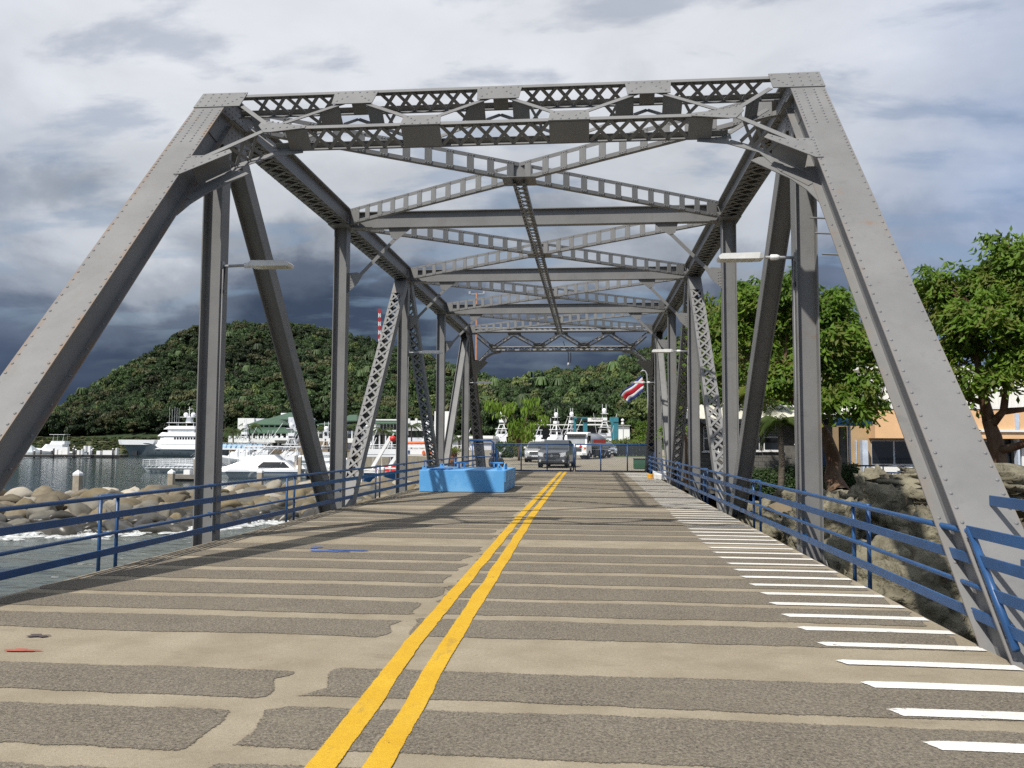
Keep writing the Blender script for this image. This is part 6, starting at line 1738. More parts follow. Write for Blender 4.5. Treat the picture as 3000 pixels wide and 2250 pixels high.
# ------------------------------------------------------------------ marina buildings on the far quay
GREENR = mk('green_metal_roof', (0.048, 0.098, 0.058), rough=0.5, var=0.10, scale=0.6)
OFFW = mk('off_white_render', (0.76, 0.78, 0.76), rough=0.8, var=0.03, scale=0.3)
SHADEW = mk('shaded_white_render', (0.68, 0.70, 0.76), rough=0.8, var=0.03, scale=0.3)  # the white render again, with bluish shade put into its colour
STONEW = mk('brown_stone_wall', (0.15, 0.115, 0.075), rough=0.95, var=0.3, scale=0.8, bump=0.6, bscale=2)
YB = 268.0
def fbox(name, mat, u0, u1, v0, v1, Y, th, par):
    a, c_ = at(u0, v0, Y), at(u1, v1, Y)
    return MB().lohi((a.x, Y, c_.z), (c_.x, Y + th, a.z)).build(name, mat, par)
def hip_roof(name, mat, u0, u1, ve, vr, Y, depth, par, inset=0.35, over=0.8):
    a, c_ = at(u0, ve, Y), at(u1, ve, Y); zr = at(u0, vr, Y + depth / 2).z
    x0, x1, y0, y1 = a.x - over, c_.x + over, Y - over, Y + depth + over; iw = (x1 - x0) * inset
    return MB().add([(x0, y0, a.z), (x1, y0, a.z), (x1, y1, a.z), (x0, y1, a.z), (x0 + iw, (y0 + y1) / 2, zr), (x1 - iw, (y0 + y1) / 2, zr), (x0, y0, a.z - 0.3), (x1, y0, a.z - 0.3), (x1, y1, a.z - 0.3), (x0, y1, a.z - 0.3)],
                    [(0, 1, 5, 4), (1, 2, 5), (2, 3, 4, 5), (3, 0, 4), (6, 7, 1, 0), (7, 8, 2, 1), (8, 9, 3, 2), (9, 6, 0, 3), (9, 8, 7, 6)]).build(name, mat, par)
mbld = empty('marina_building', at(770, 1310, YB), 'white marina club building with tiered green roofs and open verandas', 'building')
fbox('wall', OFFW, 697, 742, 1225, 1320, YB + 2, 14, mbld)
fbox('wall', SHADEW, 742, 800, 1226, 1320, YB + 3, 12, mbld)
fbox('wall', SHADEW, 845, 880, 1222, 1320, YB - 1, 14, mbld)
fbox('wall', OFFW, 800, 845, 1228, 1320, YB + 1, 12, mbld)
hip_roof('roof', GREENR, 790, 880, 1228, 1208, YB, 14, mbld, 0.4)
fbox('roof_tower', OFFW, 823, 862, 1210, 1225, YB + 16, 5, mbld)
hip_roof('roof', GREENR, 735, 825, 1243, 1226, YB - 8, 9, mbld, 0.3)
hip_roof('roof', GREENR, 706, 840, 1267, 1250, YB - 13, 10, mbld, 0.22)
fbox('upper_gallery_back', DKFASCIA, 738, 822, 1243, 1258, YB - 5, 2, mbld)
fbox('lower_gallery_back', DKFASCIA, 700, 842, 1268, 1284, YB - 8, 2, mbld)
for i in range(6): fbox('upper_post', OFFW, 738 + i * 16.4, 740 + i * 16.4, 1243, 1256, YB - 8.2, 0.5, mbld)
for i in range(9): fbox('lower_post', OFFW, 704 + i * 16.8, 706.5 + i * 16.8, 1267, 1284, YB - 13.2, 0.5, mbld)
fbox('upper_balcony', OFFW, 737, 822, 1253, 1257.5, YB - 8.6, 0.3, mbld)
fbox('terrace_wall', OFFW, 669, 845, 1284, 1297, YB - 18, 18, mbld)
for i in range(12): fbox('terrace_pier', OFFW, 670 + i * 15.4, 674 + i * 15.4, 1277, 1284, YB - 18.2, 0.8, mbld)
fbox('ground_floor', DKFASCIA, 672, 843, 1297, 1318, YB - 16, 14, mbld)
for i in range(9): fbox('ground_pier', OFFW, 672 + i * 20, 677 + i * 20, 1297, 1318, YB - 17.5, 1.2, mbld)
fbox('entrance_canopy', OFFW, 790, 846, 1282, 1290, YB - 22, 5, mbld)
fbox('window', DARKGLASS, 829, 838, 1245, 1257, YB + 0.9, 0.09, mbld); fbox('window', DARKGLASS, 866, 872, 1246, 1258, YB - 1.1, 0.09, mbld); fbox('door', DARKGLASS, 863, 872, 1268, 1284, YB - 1.1, 0.09, mbld)
# round emblem of a leaping fish and a boat on the side wall
e1 = at(853, 1242, YB - 1.2); MB().lathe([(0.05, 0), (0.5, 0), (0.5, 0.05), (0.05, 0.05)], (e1.x, YB - 1.2, e1.z), 14, 'Y').build('round_emblem', LOGO, mbld)
e2 = at(853, 1264, YB - 1.2)
MB().prism([(e2.x - 0.5, YB - 1.2, e2.z), (e2.x - 0.3, YB - 1.2, e2.z - 0.25), (e2.x + 0.3, YB - 1.2, e2.z - 0.25), (e2.x + 0.5, YB - 1.2, e2.z), (e2.x + 0.25, YB - 1.2, e2.z - 0.08), (e2.x - 0.25, YB - 1.2, e2.z - 0.08)], (0, 0.08, 0)).lohi((e2.x - 0.35, YB - 1.2, e2.z + 0.15), (e2.x + 0.25, YB - 1.12, e2.z + 0.28)).lohi((e2.x - 0.2, YB - 1.2, e2.z + 0.33), (e2.x, YB - 1.12, e2.z + 0.5)).build('boat_emblem', LOGO, mbld)
# quay slope of stone right of it
sl_ = MB().prism([at(846, 1315, YB - 20), at(910, 1345, YB - 45), at(960, 1345, YB - 45), at(960, 1290, YB - 4), at(890, 1285, YB - 4)], (0, 3, -2)).build('quay_slope', STONEW, kind='structure')
qy = MB().lohi((at(640, 1320, YB).x, YB - 22, WZ - 1), (at(1420, 1320, YB).x, YB + 60, at(900, 1318, YB - 20).z)).build('quay_ground', STONEW, kind='structure')
b2 = empty('veranda_building', at(960, 1300, YB + 4), 'low green-roofed veranda building behind the second left truss post', 'building')
hip_roof('roof', GREENR, 935, 985, 1243, 1238, YB + 4, 10, b2, 0.2)
hip_roof('roof', GREENR, 1000, 1040, 1232, 1215, YB + 4, 12, b2, 0.3)
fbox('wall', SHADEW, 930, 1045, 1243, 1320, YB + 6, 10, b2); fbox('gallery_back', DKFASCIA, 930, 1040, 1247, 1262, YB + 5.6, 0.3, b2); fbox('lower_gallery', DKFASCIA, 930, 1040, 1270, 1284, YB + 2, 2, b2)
fbox('terrace_wall', OFFW, 935, 1045, 1284, 1297, YB - 6, 4, b2)
for i in range(8): fbox('post', OFFW, 932 + i * 14, 934 + i * 14, 1262, 1284, YB - 2, 0.4, b2)
b3 = empty('hotel_building', at(1140, 1300, YB + 10), 'white two-storey hotel block with green band behind the third left post', 'building')
fbox('wall', OFFW, 1095, 1260, 1232, 1320, YB + 10, 14, b3)
fbox('parapet', OFFW, 1090, 1170, 1228, 1232, YB + 8, 10, b3)
hip_roof('roof', GREENR, 1100, 1165, 1240, 1231, YB + 7, 4, b3, 0.05)
fbox('upper_glazing', DARKGLASS, 1112, 1162, 1244, 1258, YB + 9.7, 0.3, b3)
for i in range(6): fbox('mullion', OFFW, 1112 + i * 10, 1113.5 + i * 10, 1243, 1259, YB + 9.5, 0.3, b3)
fbox('canopy', OFFW, 1085, 1160, 1260, 1264, YB + 6, 4, b3); fbox('green_awning', GREENR, 1140, 1172, 1264, 1274, YB + 6, 4, b3)
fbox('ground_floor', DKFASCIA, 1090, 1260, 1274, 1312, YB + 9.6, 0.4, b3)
for i in range(9): fbox('column', SHADEW, 1092 + i * 18, 1095 + i * 18, 1264, 1314, YB + 7, 0.5, b3)
b4 = empty('terrace_house', at(1215, 1300, YB - 4), 'white flat-roofed terrace house with chimney-like piers behind the dark laced diagonal', 'building')
fbox('wall', OFFW, 1194, 1250, 1238, 1262, YB - 4, 8, b4)
for i in range(3): fbox('pier', OFFW, 1194 + i * 22, 1200 + i * 22, 1226, 1240, YB - 4.4, 1, b4)
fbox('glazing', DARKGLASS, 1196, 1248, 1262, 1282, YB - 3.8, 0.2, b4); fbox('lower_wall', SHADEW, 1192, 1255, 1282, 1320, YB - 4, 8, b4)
sc = empty('projection_wall', at(1300, 1300, 150), 'tall plain white board wall behind the far left truss posts', 'wall')
fbox('board', WHITE, 1273, 1322, 1205, 1300, 150, 0.5, sc); fbox('post', GALV, 1276, 1279, 1300, 1330, 150, 0.4, sc); fbox('post', GALV, 1314, 1317, 1300, 1330, 150, 0.4, sc)
b5 = empty('white_boat_shed', at(1360, 1310, 170), 'low white boat shed left of the blue pipe frame', 'shed')
fbox('wall', SHADEW, 1322, 1440, 1285, 1325, 170, 8, b5); fbox('roof', WHITE, 1318, 1444, 1276, 1285, 169, 10, b5)
# quay palms
for i, (u, vt, Y, L_, lab) in enumerate([(731, 1250, 244, 4.2, 'palm silhouetted in front of the green-roofed club building'), (683, 1262, 244, 3.6, 'palm at the left end of the terrace wall'), (953, 1255, 246, 3.8, 'palm left of the second left truss post'), (1016, 1250, 246, 3.6, 'palm behind the near laced diagonal foot'), (1123, 1262, 242, 3.6, 'palm in front of the hotel block'), (1205, 1248, 238, 4.0, 'palm in front of the terrace house'), (1345, 1285, 140, 2.6, 'small palm beside the white boat shed')]):
    t_ = at(u, vt, Y); palm((t_.x, Y, WZ + 0.2), (t_.x, Y, t_.z), L_, 15, lab, PALMD, 20 + i, 0.22, nl=14)
# houses in the forest
HT = mk('house_white', (0.66, 0.66, 0.63), rough=0.8); HRED = mk('house_red_roof', (0.38, 0.07, 0.045), rough=0.7); HBR = mk('house_brown_roof', (0.16, 0.11, 0.08), rough=0.8)
def house(u, v, w, h, Y, mat, roof, label):
    r = empty('hill_house', at(u, v, Y), label, 'house', 'houses on the wooded hill')
    a = at(u - w / 2, v - h, Y); c_ = at(u + w / 2, v, Y); d_ = (c_.x - a.x) * 0.6
    MB().lohi((a.x, Y, c_.z - 3), (c_.x, Y + d_, a.z)).build('wall', mat, r)
    MB().add([(a.x - .5, Y - .6, a.z), (c_.x + .5, Y - .6, a.z), (c_.x + .5, Y + d_, a.z), (a.x - .5, Y + d_, a.z), ((a.x * 3 + c_.x) / 4, Y + d_ / 2, a.z + (a.z - c_.z) * 0.45), ((a.x + c_.x * 3) / 4, Y + d_ / 2, a.z + (a.z - c_.z) * 0.45)], [(0, 1, 5, 4), (1, 2, 5), (2, 3, 4, 5), (3, 0, 4), (3, 2, 1, 0)]).build('roof', roof, r)
    k = max(2, int((c_.x - a.x) / 3))
    for i in range(k):
        x0 = lerp(a.x, c_.x, (i + 0.2) / k); MB().lohi((x0, Y - 0.06, lerp(c_.z, a.z, 0.3)), (x0 + (c_.x - a.x) / k * 0.55, Y - 0.02, lerp(c_.z, a.z, 0.85))).build('window', DARKGLASS, r)
def hill_spot(u, v):
    """where the line of sight meets the hill; slides down to the slope if it passes over the ridge"""
    best = None
    for i in range(58):
        p = hill(u, 0.1 + i * 0.015); pv = project(p)[1]
        if pv <= v: return v, p.y - 4
        if best is None or pv < best[0]: best = (pv, p.y)
    return best[0] + 10, best[1] - 10
for (u, v, w, h, m_, rf2, lab) in [(715, 1108, 40, 10, HT, HBR, 'grey villa with stilts half hidden in trees left of the dark diagonal'), (775, 1108, 22, 10, HT, HBR, 'small pale villa right of the grey stilted villa on the hill'), (1047, 1118, 44, 4, HT, HT, 'long white-roofed house behind the near laced diagonal'), (1485, 1157, 18, 9, mk('house_red', (0.36, 0.08, 0.05), rough=0.8), HRED, 'small red house beside the far left end post'), (1218, 1225, 14, 8, mk('house_yellow', (0.52, 0.47, 0.28), rough=0.8), HBR, 'small yellow pagoda-roofed house above the terrace house'), (1772, 1112, 26, 8, HT, HBR, 'white house on the hillside left of the flag'), (1818, 1084, 18, 5, HT, HT, 'small white house high on the hill above the flag'), (1880, 1065, 22, 5, HT, HT, 'white-roofed house near the ridge behind the right far end post'), (1307, 1100, 8, 5, HT, HT, 'tiny white hut among the trees behind the far left post'), (100, 0, 0, 0, None, None, '')]:
    if w:
        v_, y_ = hill_spot(u, v); house(u, v_, w, h, y_, m_, rf2, lab)
# red and white radio mast on the ridge, and the lamp mast
Y_ = 560; mk_r = RED
mast = empty('radio_mast', at(1112, 1010, Y_), 'red and white lattice radio mast on the hill ridge', 'mast')
segs = 8
for i in range(segs):
    v0, v1 = lerp(1005, 905, i / segs), lerp(1005, 905, (i + 1) / segs); a, c_ = at(1112, v0, Y_), at(1112, v1, Y_); m_ = MB(); w = 1.3
    for sx, sy in ((-1, -1), (1, -1), (1, 1), (-1, 1)): m_.tube([(a.x + sx * w / 2, Y_ + sy * w / 2, a.z), (a.x + sx * w / 2, Y_ + sy * w / 2, c_.z)], 0.16, 4)
    m_.bar((a.x - w / 2, Y_ - w / 2, a.z), (a.x + w / 2, Y_ - w / 2, c_.z), 0.2, 0.2); m_.bar((a.x + w / 2, Y_ - w / 2, a.z), (a.x - w / 2, Y_ - w / 2, c_.z), 0.2, 0.2)
    m_.build('section', RED if i % 2 else WHITE, mast)
lm_ = empty('lamp_mast', at(1397, 1000, 130), 'tall rusty pole with a crossbar of lamps behind the left lateral bracing', 'mast')
q = at(1397, 858, 130); MB().tube([(q.x, 130, 0), (q.x, 130, q.z)], 0.17, 8).build('pole', mk('rusty_pole', (0.42, 0.20, 0.12), rough=0.8), lm_)
MB().tube([(q.x - 1.25, 130, q.z - 0.2), (q.x + 1.25, 130, q.z - 0.2)], 0.06, 5).lohi((q.x - 1.3, 129.8, q.z - 0.2), (q.x - 1.0, 130.2, q.z + 0.25)).lohi((q.x + 1.0, 129.8, q.z - 0.2), (q.x + 1.3, 130.2, q.z + 0.25)).build('crossbar', GALV, lm_)
# embankment grass on the far shore
EMB = mk('embankment_scrub', (0.050, 0.058, 0.020), col2=(0.09, 0.088, 0.034), rough=0.95, scale=0.25, bump=0.6, bscale=1.0)
vs = []; fs = []
for i in range(60):
    u = -400 + i * 22; f_ = interp(FOOT, u) - 25
    for (vv, dy) in ((1352, 0), (1334, 6), (1312, 14), (1288, 26), (1284, 60)):
        p = at(u, vv, f_ + dy); vs.append((p.x, p.y, p.z + 0.5 * noise.noise((u * 0.05, dy, 0))))
for i in range(59):
    for k in range(4): a = i * 5 + k; fs.append((a, a + 5, a + 6, a + 1))
MB().add(vs, fs).build('far_shore_ground', EMB, smooth=True, kind='structure')
# ------------------------------------------------------------------ blue pontoon on the deck
pt = empty('pontoon_box', (-4.08, 27.9, 0), 'light blue steel pontoon box standing on the deck beside the left railing', 'pontoon')
x0, x1, y0, y1, zt = -5.44, -2.71, 26.05, 29.75, 0.70
bevel(MB().lohi((x0, y0, 0.012), (x1, y1, zt)).build('body', SKYBLUE, pt), 0.012)
MB().lohi((x1 + 0.002, y0 + 0.02, 0.34), (x1 + 0.035, y1 - 0.1, zt - 0.004)).build('side_fender', SKYBLUE, pt)
MB().lohi((x0 + 0.30, y0 + 0.12, zt + 0.001), (x0 + 0.92, y0 + 1.0, zt + 0.035)).build('hatch', mk('mid_blue_paint', (0.045, 0.20, 0.52), rough=0.45), pt)
def lug(cx, cy, ang, h=0.26, w=0.17):
    pts = [(-w / 2, 0), (w / 2, 0), (w / 2, h * 0.45)] + [(w / 2 * math.cos(a * math.pi / 6), h * 0.55 + w / 2 * math.sin(a * math.pi / 6) * 0.95) for a in range(0, 7)] + [(-w / 2, h * 0.45)]
    d = Vector((math.cos(ang), math.sin(ang), 0)); n = Vector((-d.y, d.x, 0)) * 0.03
    o = MB().prism([Vector((cx, cy, zt - 0.02)) + d * a + Vector((0, 0, b_)) for a, b_ in pts], n).build('lifting_lug', SKYBLUE, pt)
    MB().lathe([(0.022, -0.004), (0.022, 0.036)], Vector((cx, cy, zt + h * 0.58)) , 8, 'Y').build('lug_hole', BLACK, o)
lug(x0 + 0.14, y0 + 0.10, 0.35, 0.20, 0.14); lug(x0 + 0.50, y0 + 1.3, 0.3, 0.24, 0.15); lug(x1 - 0.16, y0 + 0.06, 0.25, 0.20, 0.16); lug(x1 - 0.07, y0 + 1.2, 1.15, 0.26, 0.18)
for cx, cy in ((x0 + 1.02, y0 + 2.2), (x1 - 0.55, y0 + 2.6)):
    MB().lohi((cx - 0.12, cy - 0.03, zt), (cx - 0.05, cy + 0.03, zt + 0.16)).lohi((cx + 0.05, cy - 0.03, zt), (cx + 0.12, cy + 0.03, zt + 0.16)).lohi((cx - 0.25, cy - 0.04, zt + 0.16), (cx + 0.25, cy + 0.04, zt + 0.20)).build('mooring_cleat', SKYBLUE, pt)

# ------------------------------------------------------------------ gate and blue pipe work
BLUED = mk('dark_blue_paint', (0.014, 0.065, 0.19), rough=0.42, var=0.12, scale=4)
WIRE = mk('mesh_wire', (0.10, 0.13, 0.18), rough=0.5, metal=0.3)
def chain_link(x0, x1, z0, z1, y, pitch=0.10, r=0.0036):
    mb = MB(); h = z1 - z0
    k = x0 - h
    while k < x1:
        for s in (1, -1):
            a = Vector((k, y, z0 if s > 0 else z1)); b_ = Vector((k + h, y, z1 if s > 0 else z0))
            d = b_ - a; t0 = max(0, (x0 - a.x) / h); t1 = min(1, (x1 - a.x) / h)
            if t1 > t0: mb.bar(a + d * t0, a + d * t1, r * 2, r * 1.2, (0, 1, 0))
        k += pitch
    return mb
YG = 45.4
def gate_leaf(xa, xb, posts, label, dy=0.0):
    g = empty('gate_leaf', ((xa + xb) / 2, YG, 0), label, 'gate', 'leaves of the chain-link gate')
    for z, nm in ((0.06, 'bottom_rail'), (1.5, 'top_rail')): MB().tube([(xa, YG + dy, z), (xb, YG + dy, z)], 0.035, 8).build(nm, BLUED, g, smooth=True)
    for x in posts: MB().tube([(x, YG + dy, 0.06), (x, YG + dy, 1.5)], 0.035, 8).build('stile', BLUED, g, smooth=True)
    chain_link(xa, xb, 0.08, 1.48, YG + dy).build('wire_mesh', WIRE, g, kind='stuff')
    return g
xg = [at(u, 1340, YG).x for u in (1452, 1527, 1603, 1680, 1685, 1760, 1838, 1917)]
g1 = gate_leaf(xg[0], xg[3], xg[:4], 'left leaf of the blue chain-link gate at the far end of the bridge')
g2 = gate_leaf(xg[4], xg[7], xg[4:], 'right leaf of the blue chain-link gate at the far end of the bridge', 0.02)
MB().lathe([(0.07, -0.03), (0.07, 0.03)], (xg[3] - 0.15, YG - 0.05, 0.07), 10, 'X').lohi((xg[3] - 0.2, YG - 0.08, 0.07), (xg[3] - 0.1, YG - 0.02, 0.2)).build('caster', BLACK, g1)
bf = empty('pipe_frame_gate', at(1415, 1400, 43.2), 'tall blue pipe-frame side gate with wire mesh behind the pontoon box', 'gate')
yf = 43.2
pa = [at(1375, 1290, yf), at(1438, 1290, yf), at(1446, 1297, yf), at(1447, 1396, yf)]
MB().tube([pa[0], pa[1], pa[2], pa[3]], 0.055, 10).build('bent_pipe', BLUED, bf, smooth=True)
xa, xb = at(1384, 1300, yf).x, at(1441, 1300, yf).x; z1 = at(1400, 1300, yf).z
for x in (xa, xb): MB().tube([(x, yf, -0.1), (x, yf, z1)], 0.028, 8).build('stile', BLUED, bf, smooth=True)
for z in (0.08, at(1400, 1338, yf).z, z1): MB().tube([(xa, yf, z), (xb, yf, z)], 0.024, 8).build('cross_rail', BLUED, bf, smooth=True)
chain_link(xa, xb, 0.08, z1, yf + 0.01, 0.07).build('wire_mesh', WIRE, bf, kind='stuff')
MB().lohi((pa[3].x + 0.05, yf + 0.1, 0.0), (pa[3].x + 0.16, yf + 0.6, 1.25)).build('side_plate', BLUED, bf)
bp_ = empty('blue_service_pole', at(1935, 1390, 45.6), 'blue pipe pole with white conduit beside the right end of the gate', 'pole')
q = at(1935, 1390, 45.6)
MB().tube([(q.x, 45.6, 0), (q.x, 45.6, at(1935, 1262, 45.6).z), (q.x + 0.06, 45.6, at(1935, 1250, 45.6).z)], 0.055, 10).build('pipe', BLUE, bp_, smooth=True)
MB().lathe([(0.09, 0), (0.09, 0.16), (0.05, 0.18)], at(1937, 1248, 45.6), 10).build('head', BLUE, bp_, smooth=True)
MB().tube([at(1939, 1238, 45.6), at(1938, 1210, 45.6)], 0.035, 8).build('conduit', WHITE, bp_, smooth=True)
bk = empty('flag_bucket', at(1905, 1403, 36.6), 'yellow bucket base with a thin blue stick beside the white kerb block', 'bucket')
q = atz(1905, 1402, 0.007)
BUCKY = mk('yellow_plastic', (0.68, 0.33, 0.02), rough=0.5)
MB().lathe([(0.10, 0.0), (0.125, 0.02), (0.13, 0.19), (0.12, 0.20)], q, 14).build('pail', BUCKY, bk, smooth=False)
MB().tube([q + Vector((0.0, 0, 0.18)), q + Vector((0.05, 0, 0.88))], 0.014, 6).build('stick', BLUE, bk)
kb = MB().prism([atz(1916, 1404, 0.0) + Vector((0, 0, 0.0065)), atz(1958, 1409, 0.0) + Vector((0, 0, 0.0065)), atz(1958, 1392, 0.0) + Vector((0, 0, 0.0065)), atz(1912, 1392, 0.0) + Vector((0, 0, 0.0065))], (0, 0, 0.24)).build('kerb_block', mk('white_concrete', (0.66, 0.65, 0.62), rough=0.85, var=0.08), label='low white painted concrete kerb block by the right railing end', cat='kerb block')
bevel(kb, 0.03)
GREENB = mk('green_cabinet', (0.035, 0.11, 0.06), rough=0.55, var=0.15)
gbx = empty('utility_cabinet', at(1873, 1372, 52), 'green metal utility cabinet in the yard behind the right gate leaf', 'cabinet')
a, c_ = at(1857, 1345, 52), at(1893, 1372, 52)
bevel(MB().lohi((a.x, 52, 0), (c_.x, 52.7, a.z)).build('body', GREENB, gbx), 0.02); MB().lohi((a.x - 0.03, 51.97, a.z), (c_.x + 0.03, 52.73, a.z + 0.04)).build('lid', DKFASCIA, gbx)
RUSTP = mk('rusty_planter', (0.10, 0.05, 0.03), col2=(0.17, 0.085, 0.05), rough=0.9, scale=3)
dp = empty('drum_planter', at(1325, 1372, 49.5), 'rusty drum planter with small shrubs behind the far left plain diagonal', 'planter')
q = at(1325, 1372, 49.5)
MB().lathe([(0.24, -0.4), (0.27, 0.3), (0.30, at(1325, 1326, 49.5).z - q.z), (0.26, at(1325, 1326, 49.5).z - q.z)], q, 14).build('drum', RUSTP, dp, smooth=True)
g = np.random.default_rng(4); P_ = g.normal(0, 1, (900, 3)) * [0.26, 0.26, 0.11] + np.array(at(1325, 1319, 49.5))
o = bpy.data.objects.new('foliage', leaf_mesh('leaves', P_, np.tile([0, -0.3, 1.0], (900, 1)), 0.09, LEAFA[2], 0.5, 0.6, 2)); C.objects.link(o); attach(o, dp)
MB().lohi((q.x - 0.5, 49, -0.25), (q.x + 0.5, 50.4, q.z - 0.38)).build('stone_base', CONC, dp)

# ------------------------------------------------------------------ vehicles
SILVER = mk('silver_car_paint', (0.42, 0.42, 0.41), rough=0.28, metal=0.45, var=0.03, coat=0.5)
DGREY = mk('dark_grey_car_paint', (0.075, 0.08, 0.088), rough=0.28, metal=0.35, var=0.04, coat=0.6)
CARBLACK = mk('black_car_paint', (0.018, 0.019, 0.021), rough=0.25, metal=0.2, coat=0.6)
SILVB = mk('silver_blue_paint', (0.33, 0.37, 0.42), rough=0.28, metal=0.45, var=0.03, coat=0.5)
HEADL = mk('headlight_glass', (0.50, 0.52, 0.54), rough=0.12, spec=0.7)
AMBER = mk('amber_lens', (0.55, 0.12, 0.02), rough=0.3)
PLATE = mk('number_plate', (0.62, 0.64, 0.66), rough=0.5)
WSHIELD = mk('windscreen_glass', (0.045, 0.055, 0.06), rough=0.08, spec=0.8)
def wheel(root, x, y, r, w):
    t_ = MB().lathe([(r * 0.6, -w / 2), (r * 0.93, -w / 2), (r, -w * 0.3), (r, w * 0.3), (r * 0.93, w / 2), (r * 0.6, w / 2)], (x, y, r), 18, 'X').build('wheel', RUBBER, root, smooth=True)
    s_ = 1 if x > 0 else -1
    MB().lathe([(r * 0.6, 0), (r * 0.56, 0.01), (r * 0.2, 0.03), (r * 0.12, 0.05)], (x + s_ * w * 0.42, y, r), 12, 'X').build('rim', CHROME if s_ > 0 else CHROME, t_, smooth=True)
def car(label, L_, W_, H_, paint, name='parked_car', hood=0.95, belt=1.05, nose=0.0, ws0=1.25, ws1=2.0, roof1=None, bed=False, rack=False, chrome=False, logo=False, group='vehicles parked in the yard'):
    """front faces -y, wheels on z = 0"""
    r = empty(name, (0, 0, 0), label, 'car', group)
    roof1 = roof1 if roof1 else L_ - 0.5
    prof = [(0.10, 0.32), (0.0, 0.50), (0.03, 0.74), (0.14, hood - 0.10), (0.40, hood), (ws0, belt), (ws1, H_ - 0.05), (ws1 + 0.35, H_), (roof1 - 0.3, H_ - 0.01), (roof1, H_ - 0.08)]
    if bed: prof += [(roof1 + 0.35, belt + 0.04), (L_ - 0.08, belt + 0.02), (L_, 0.6), (L_ - 0.12, 0.36)]
    else: prof += [(L_ - 0.12, belt), (L_, 0.75), (L_ - 0.06, 0.40)]
    def half(z, y):
        w = W_ / 2 * (1 - 0.035 * (1 - min(1, z / 0.6)))
        if z > belt: w *= 1 - 0.20 * (z - belt) / (H_ - belt)
        f = min(1, y / 0.55); w *= 0.90 + 0.10 * f ** 0.5
        return w
    n = len(prof); vs = []
    for s_ in (-1, 1): vs += [(s_ * half(z, y), y, z) for y, z in prof]
    fs = [tuple(range(n)), tuple(range(2 * n - 1, n - 1, -1))] + [(i, n + i, n + (i + 1) % n, (i + 1) % n) for i in range(n)]
    fs = [tuple(reversed(f)) for f in fs]
    body = MB().add(vs, fs).build('body', paint, r); bevel(body, 0.05, 2); smooth_by_angle(body, 30)
    def onbody(y, z, s_): return Vector((s_ * (half(z, y)), y, z))
    # windscreen
    a0, a1 = (ws0 + 0.06, belt + 0.05), (ws1 - 0.02, H_ - 0.09)
    nrm = Vector((0, -(a1[1] - a0[1]), a1[0] - a0[0])).normalized() * 0.02
    MB().prism([Vector((-half(a0[1], 2) + 0.10, *a0)) + nrm, Vector((half(a0[1], 2) - 0.10, *a0)) + nrm, Vector((half(a1[1], 2) - 0.08, *a1)) + nrm, Vector((-half(a1[1], 2) + 0.08, *a1)) + nrm], nrm * 0.5).build('windscreen', WSHIELD, r)
    for s_ in (-1, 1):
        segs = [(ws0 + 0.35, ws1 + 0.55), (ws1 + 0.65, roof1 - 0.15)] if roof1 - ws1 > 1.2 else [(ws0 + 0.35, roof1 - 0.1)]
        for (ya_, yb_) in segs:
            z0_, z1_ = belt + 0.06, H_ - 0.14
            ya_top = max(ya_, ws1 + 0.08)
            q4 = [onbody(ya_, z0_, s_), onbody(yb_, z0_, s_), onbody(yb_ - 0.06, z1_, s_), onbody(ya_top, z1_, s_)]
            MB().prism([p + Vector((s_ * 0.012, 0, 0)) for p in q4], (s_ * 0.012, 0, 0)).build('side_window', DARKGLASS, r)
        MB().box((s_ * (W_ / 2 + 0.10), ws0 + 0.35, belt + 0.12), (0.18, 0.10, 0.16)).build('mirror', paint if not rack else WHITE, r)
        MB().prism([(s_ * W_ * 0.28, -0.012 + 0.05, 0.72), (s_ * W_ * 0.455, 0.10, 0.74), (s_ * W_ * 0.455, 0.16, hood - 0.09), (s_ * W_ * 0.30, 0.10, hood - 0.13)], (0, -0.05, 0)).build('headlight', HEADL, r)
        MB().lathe([(0.08, 0), (0.08, 0.03)], (s_ * W_ * 0.38, -0.012, 0.46), 10, 'Y').build('fog_lamp', HEADL, r)
    gr = MB().lohi((-W_ * 0.25, -0.02, 0.66), (W_ * 0.25, 0.06, hood - 0.14)).build('grille', BLACK, r)
    for i in range(2): MB().lohi((-W_ * 0.24, -0.035, 0.695 + i * 0.085), (W_ * 0.24, -0.021, 0.72 + i * 0.085)).build('grille_bar', CHROME, gr)
    MB().lohi((-W_ * 0.36, -0.03, 0.33), (W_ * 0.36, 0.02, 0.44)).build('lower_intake', BLACK, r)
    MB().lohi((-0.26, -0.045, 0.46 if not chrome else 0.50), (0.26, -0.03, 0.58 if not chrome else 0.62)).build('number_plate', PLATE if not logo else BLACK, r)
    if chrome: MB().lohi((-W_ * 0.36, -0.04, 0.455), (W_ * 0.36, -0.02, 0.48)).build('chrome_strip', CHROME, r)
    if logo:
        m_ = MB().lathe([(0.075, 0), (0.095, 0), (0.095, 0.02), (0.075, 0.02)], (0, -0.058, 0.775), 16, 'Y')
        for (p, q) in (((-0.045, 0.06), (0, 0.0)), ((0, 0.0), (0.045, 0.06)), ((-0.075, 0.03), (-0.035, -0.065)), ((-0.035, -0.065), (0, 0.0)), ((0, 0.0), (0.035, -0.065)), ((0.035, -0.065), (0.075, 0.03))):
            m_.bar((p[0], -0.05, 0.775 + p[1]), (q[0], -0.05, 0.775 + q[1]), 0.016, 0.012, (0, 1, 0))
        m_.build('round_badge', CHROME, r)
    if rack: MB().lohi((-0.5, ws1 + 0.3, H_ + 0.05), (0.5, ws1 + 1.7, H_ + 0.17)).build('roof_rack', WHITE, r)
    rw = 0.37 if bed else 0.34
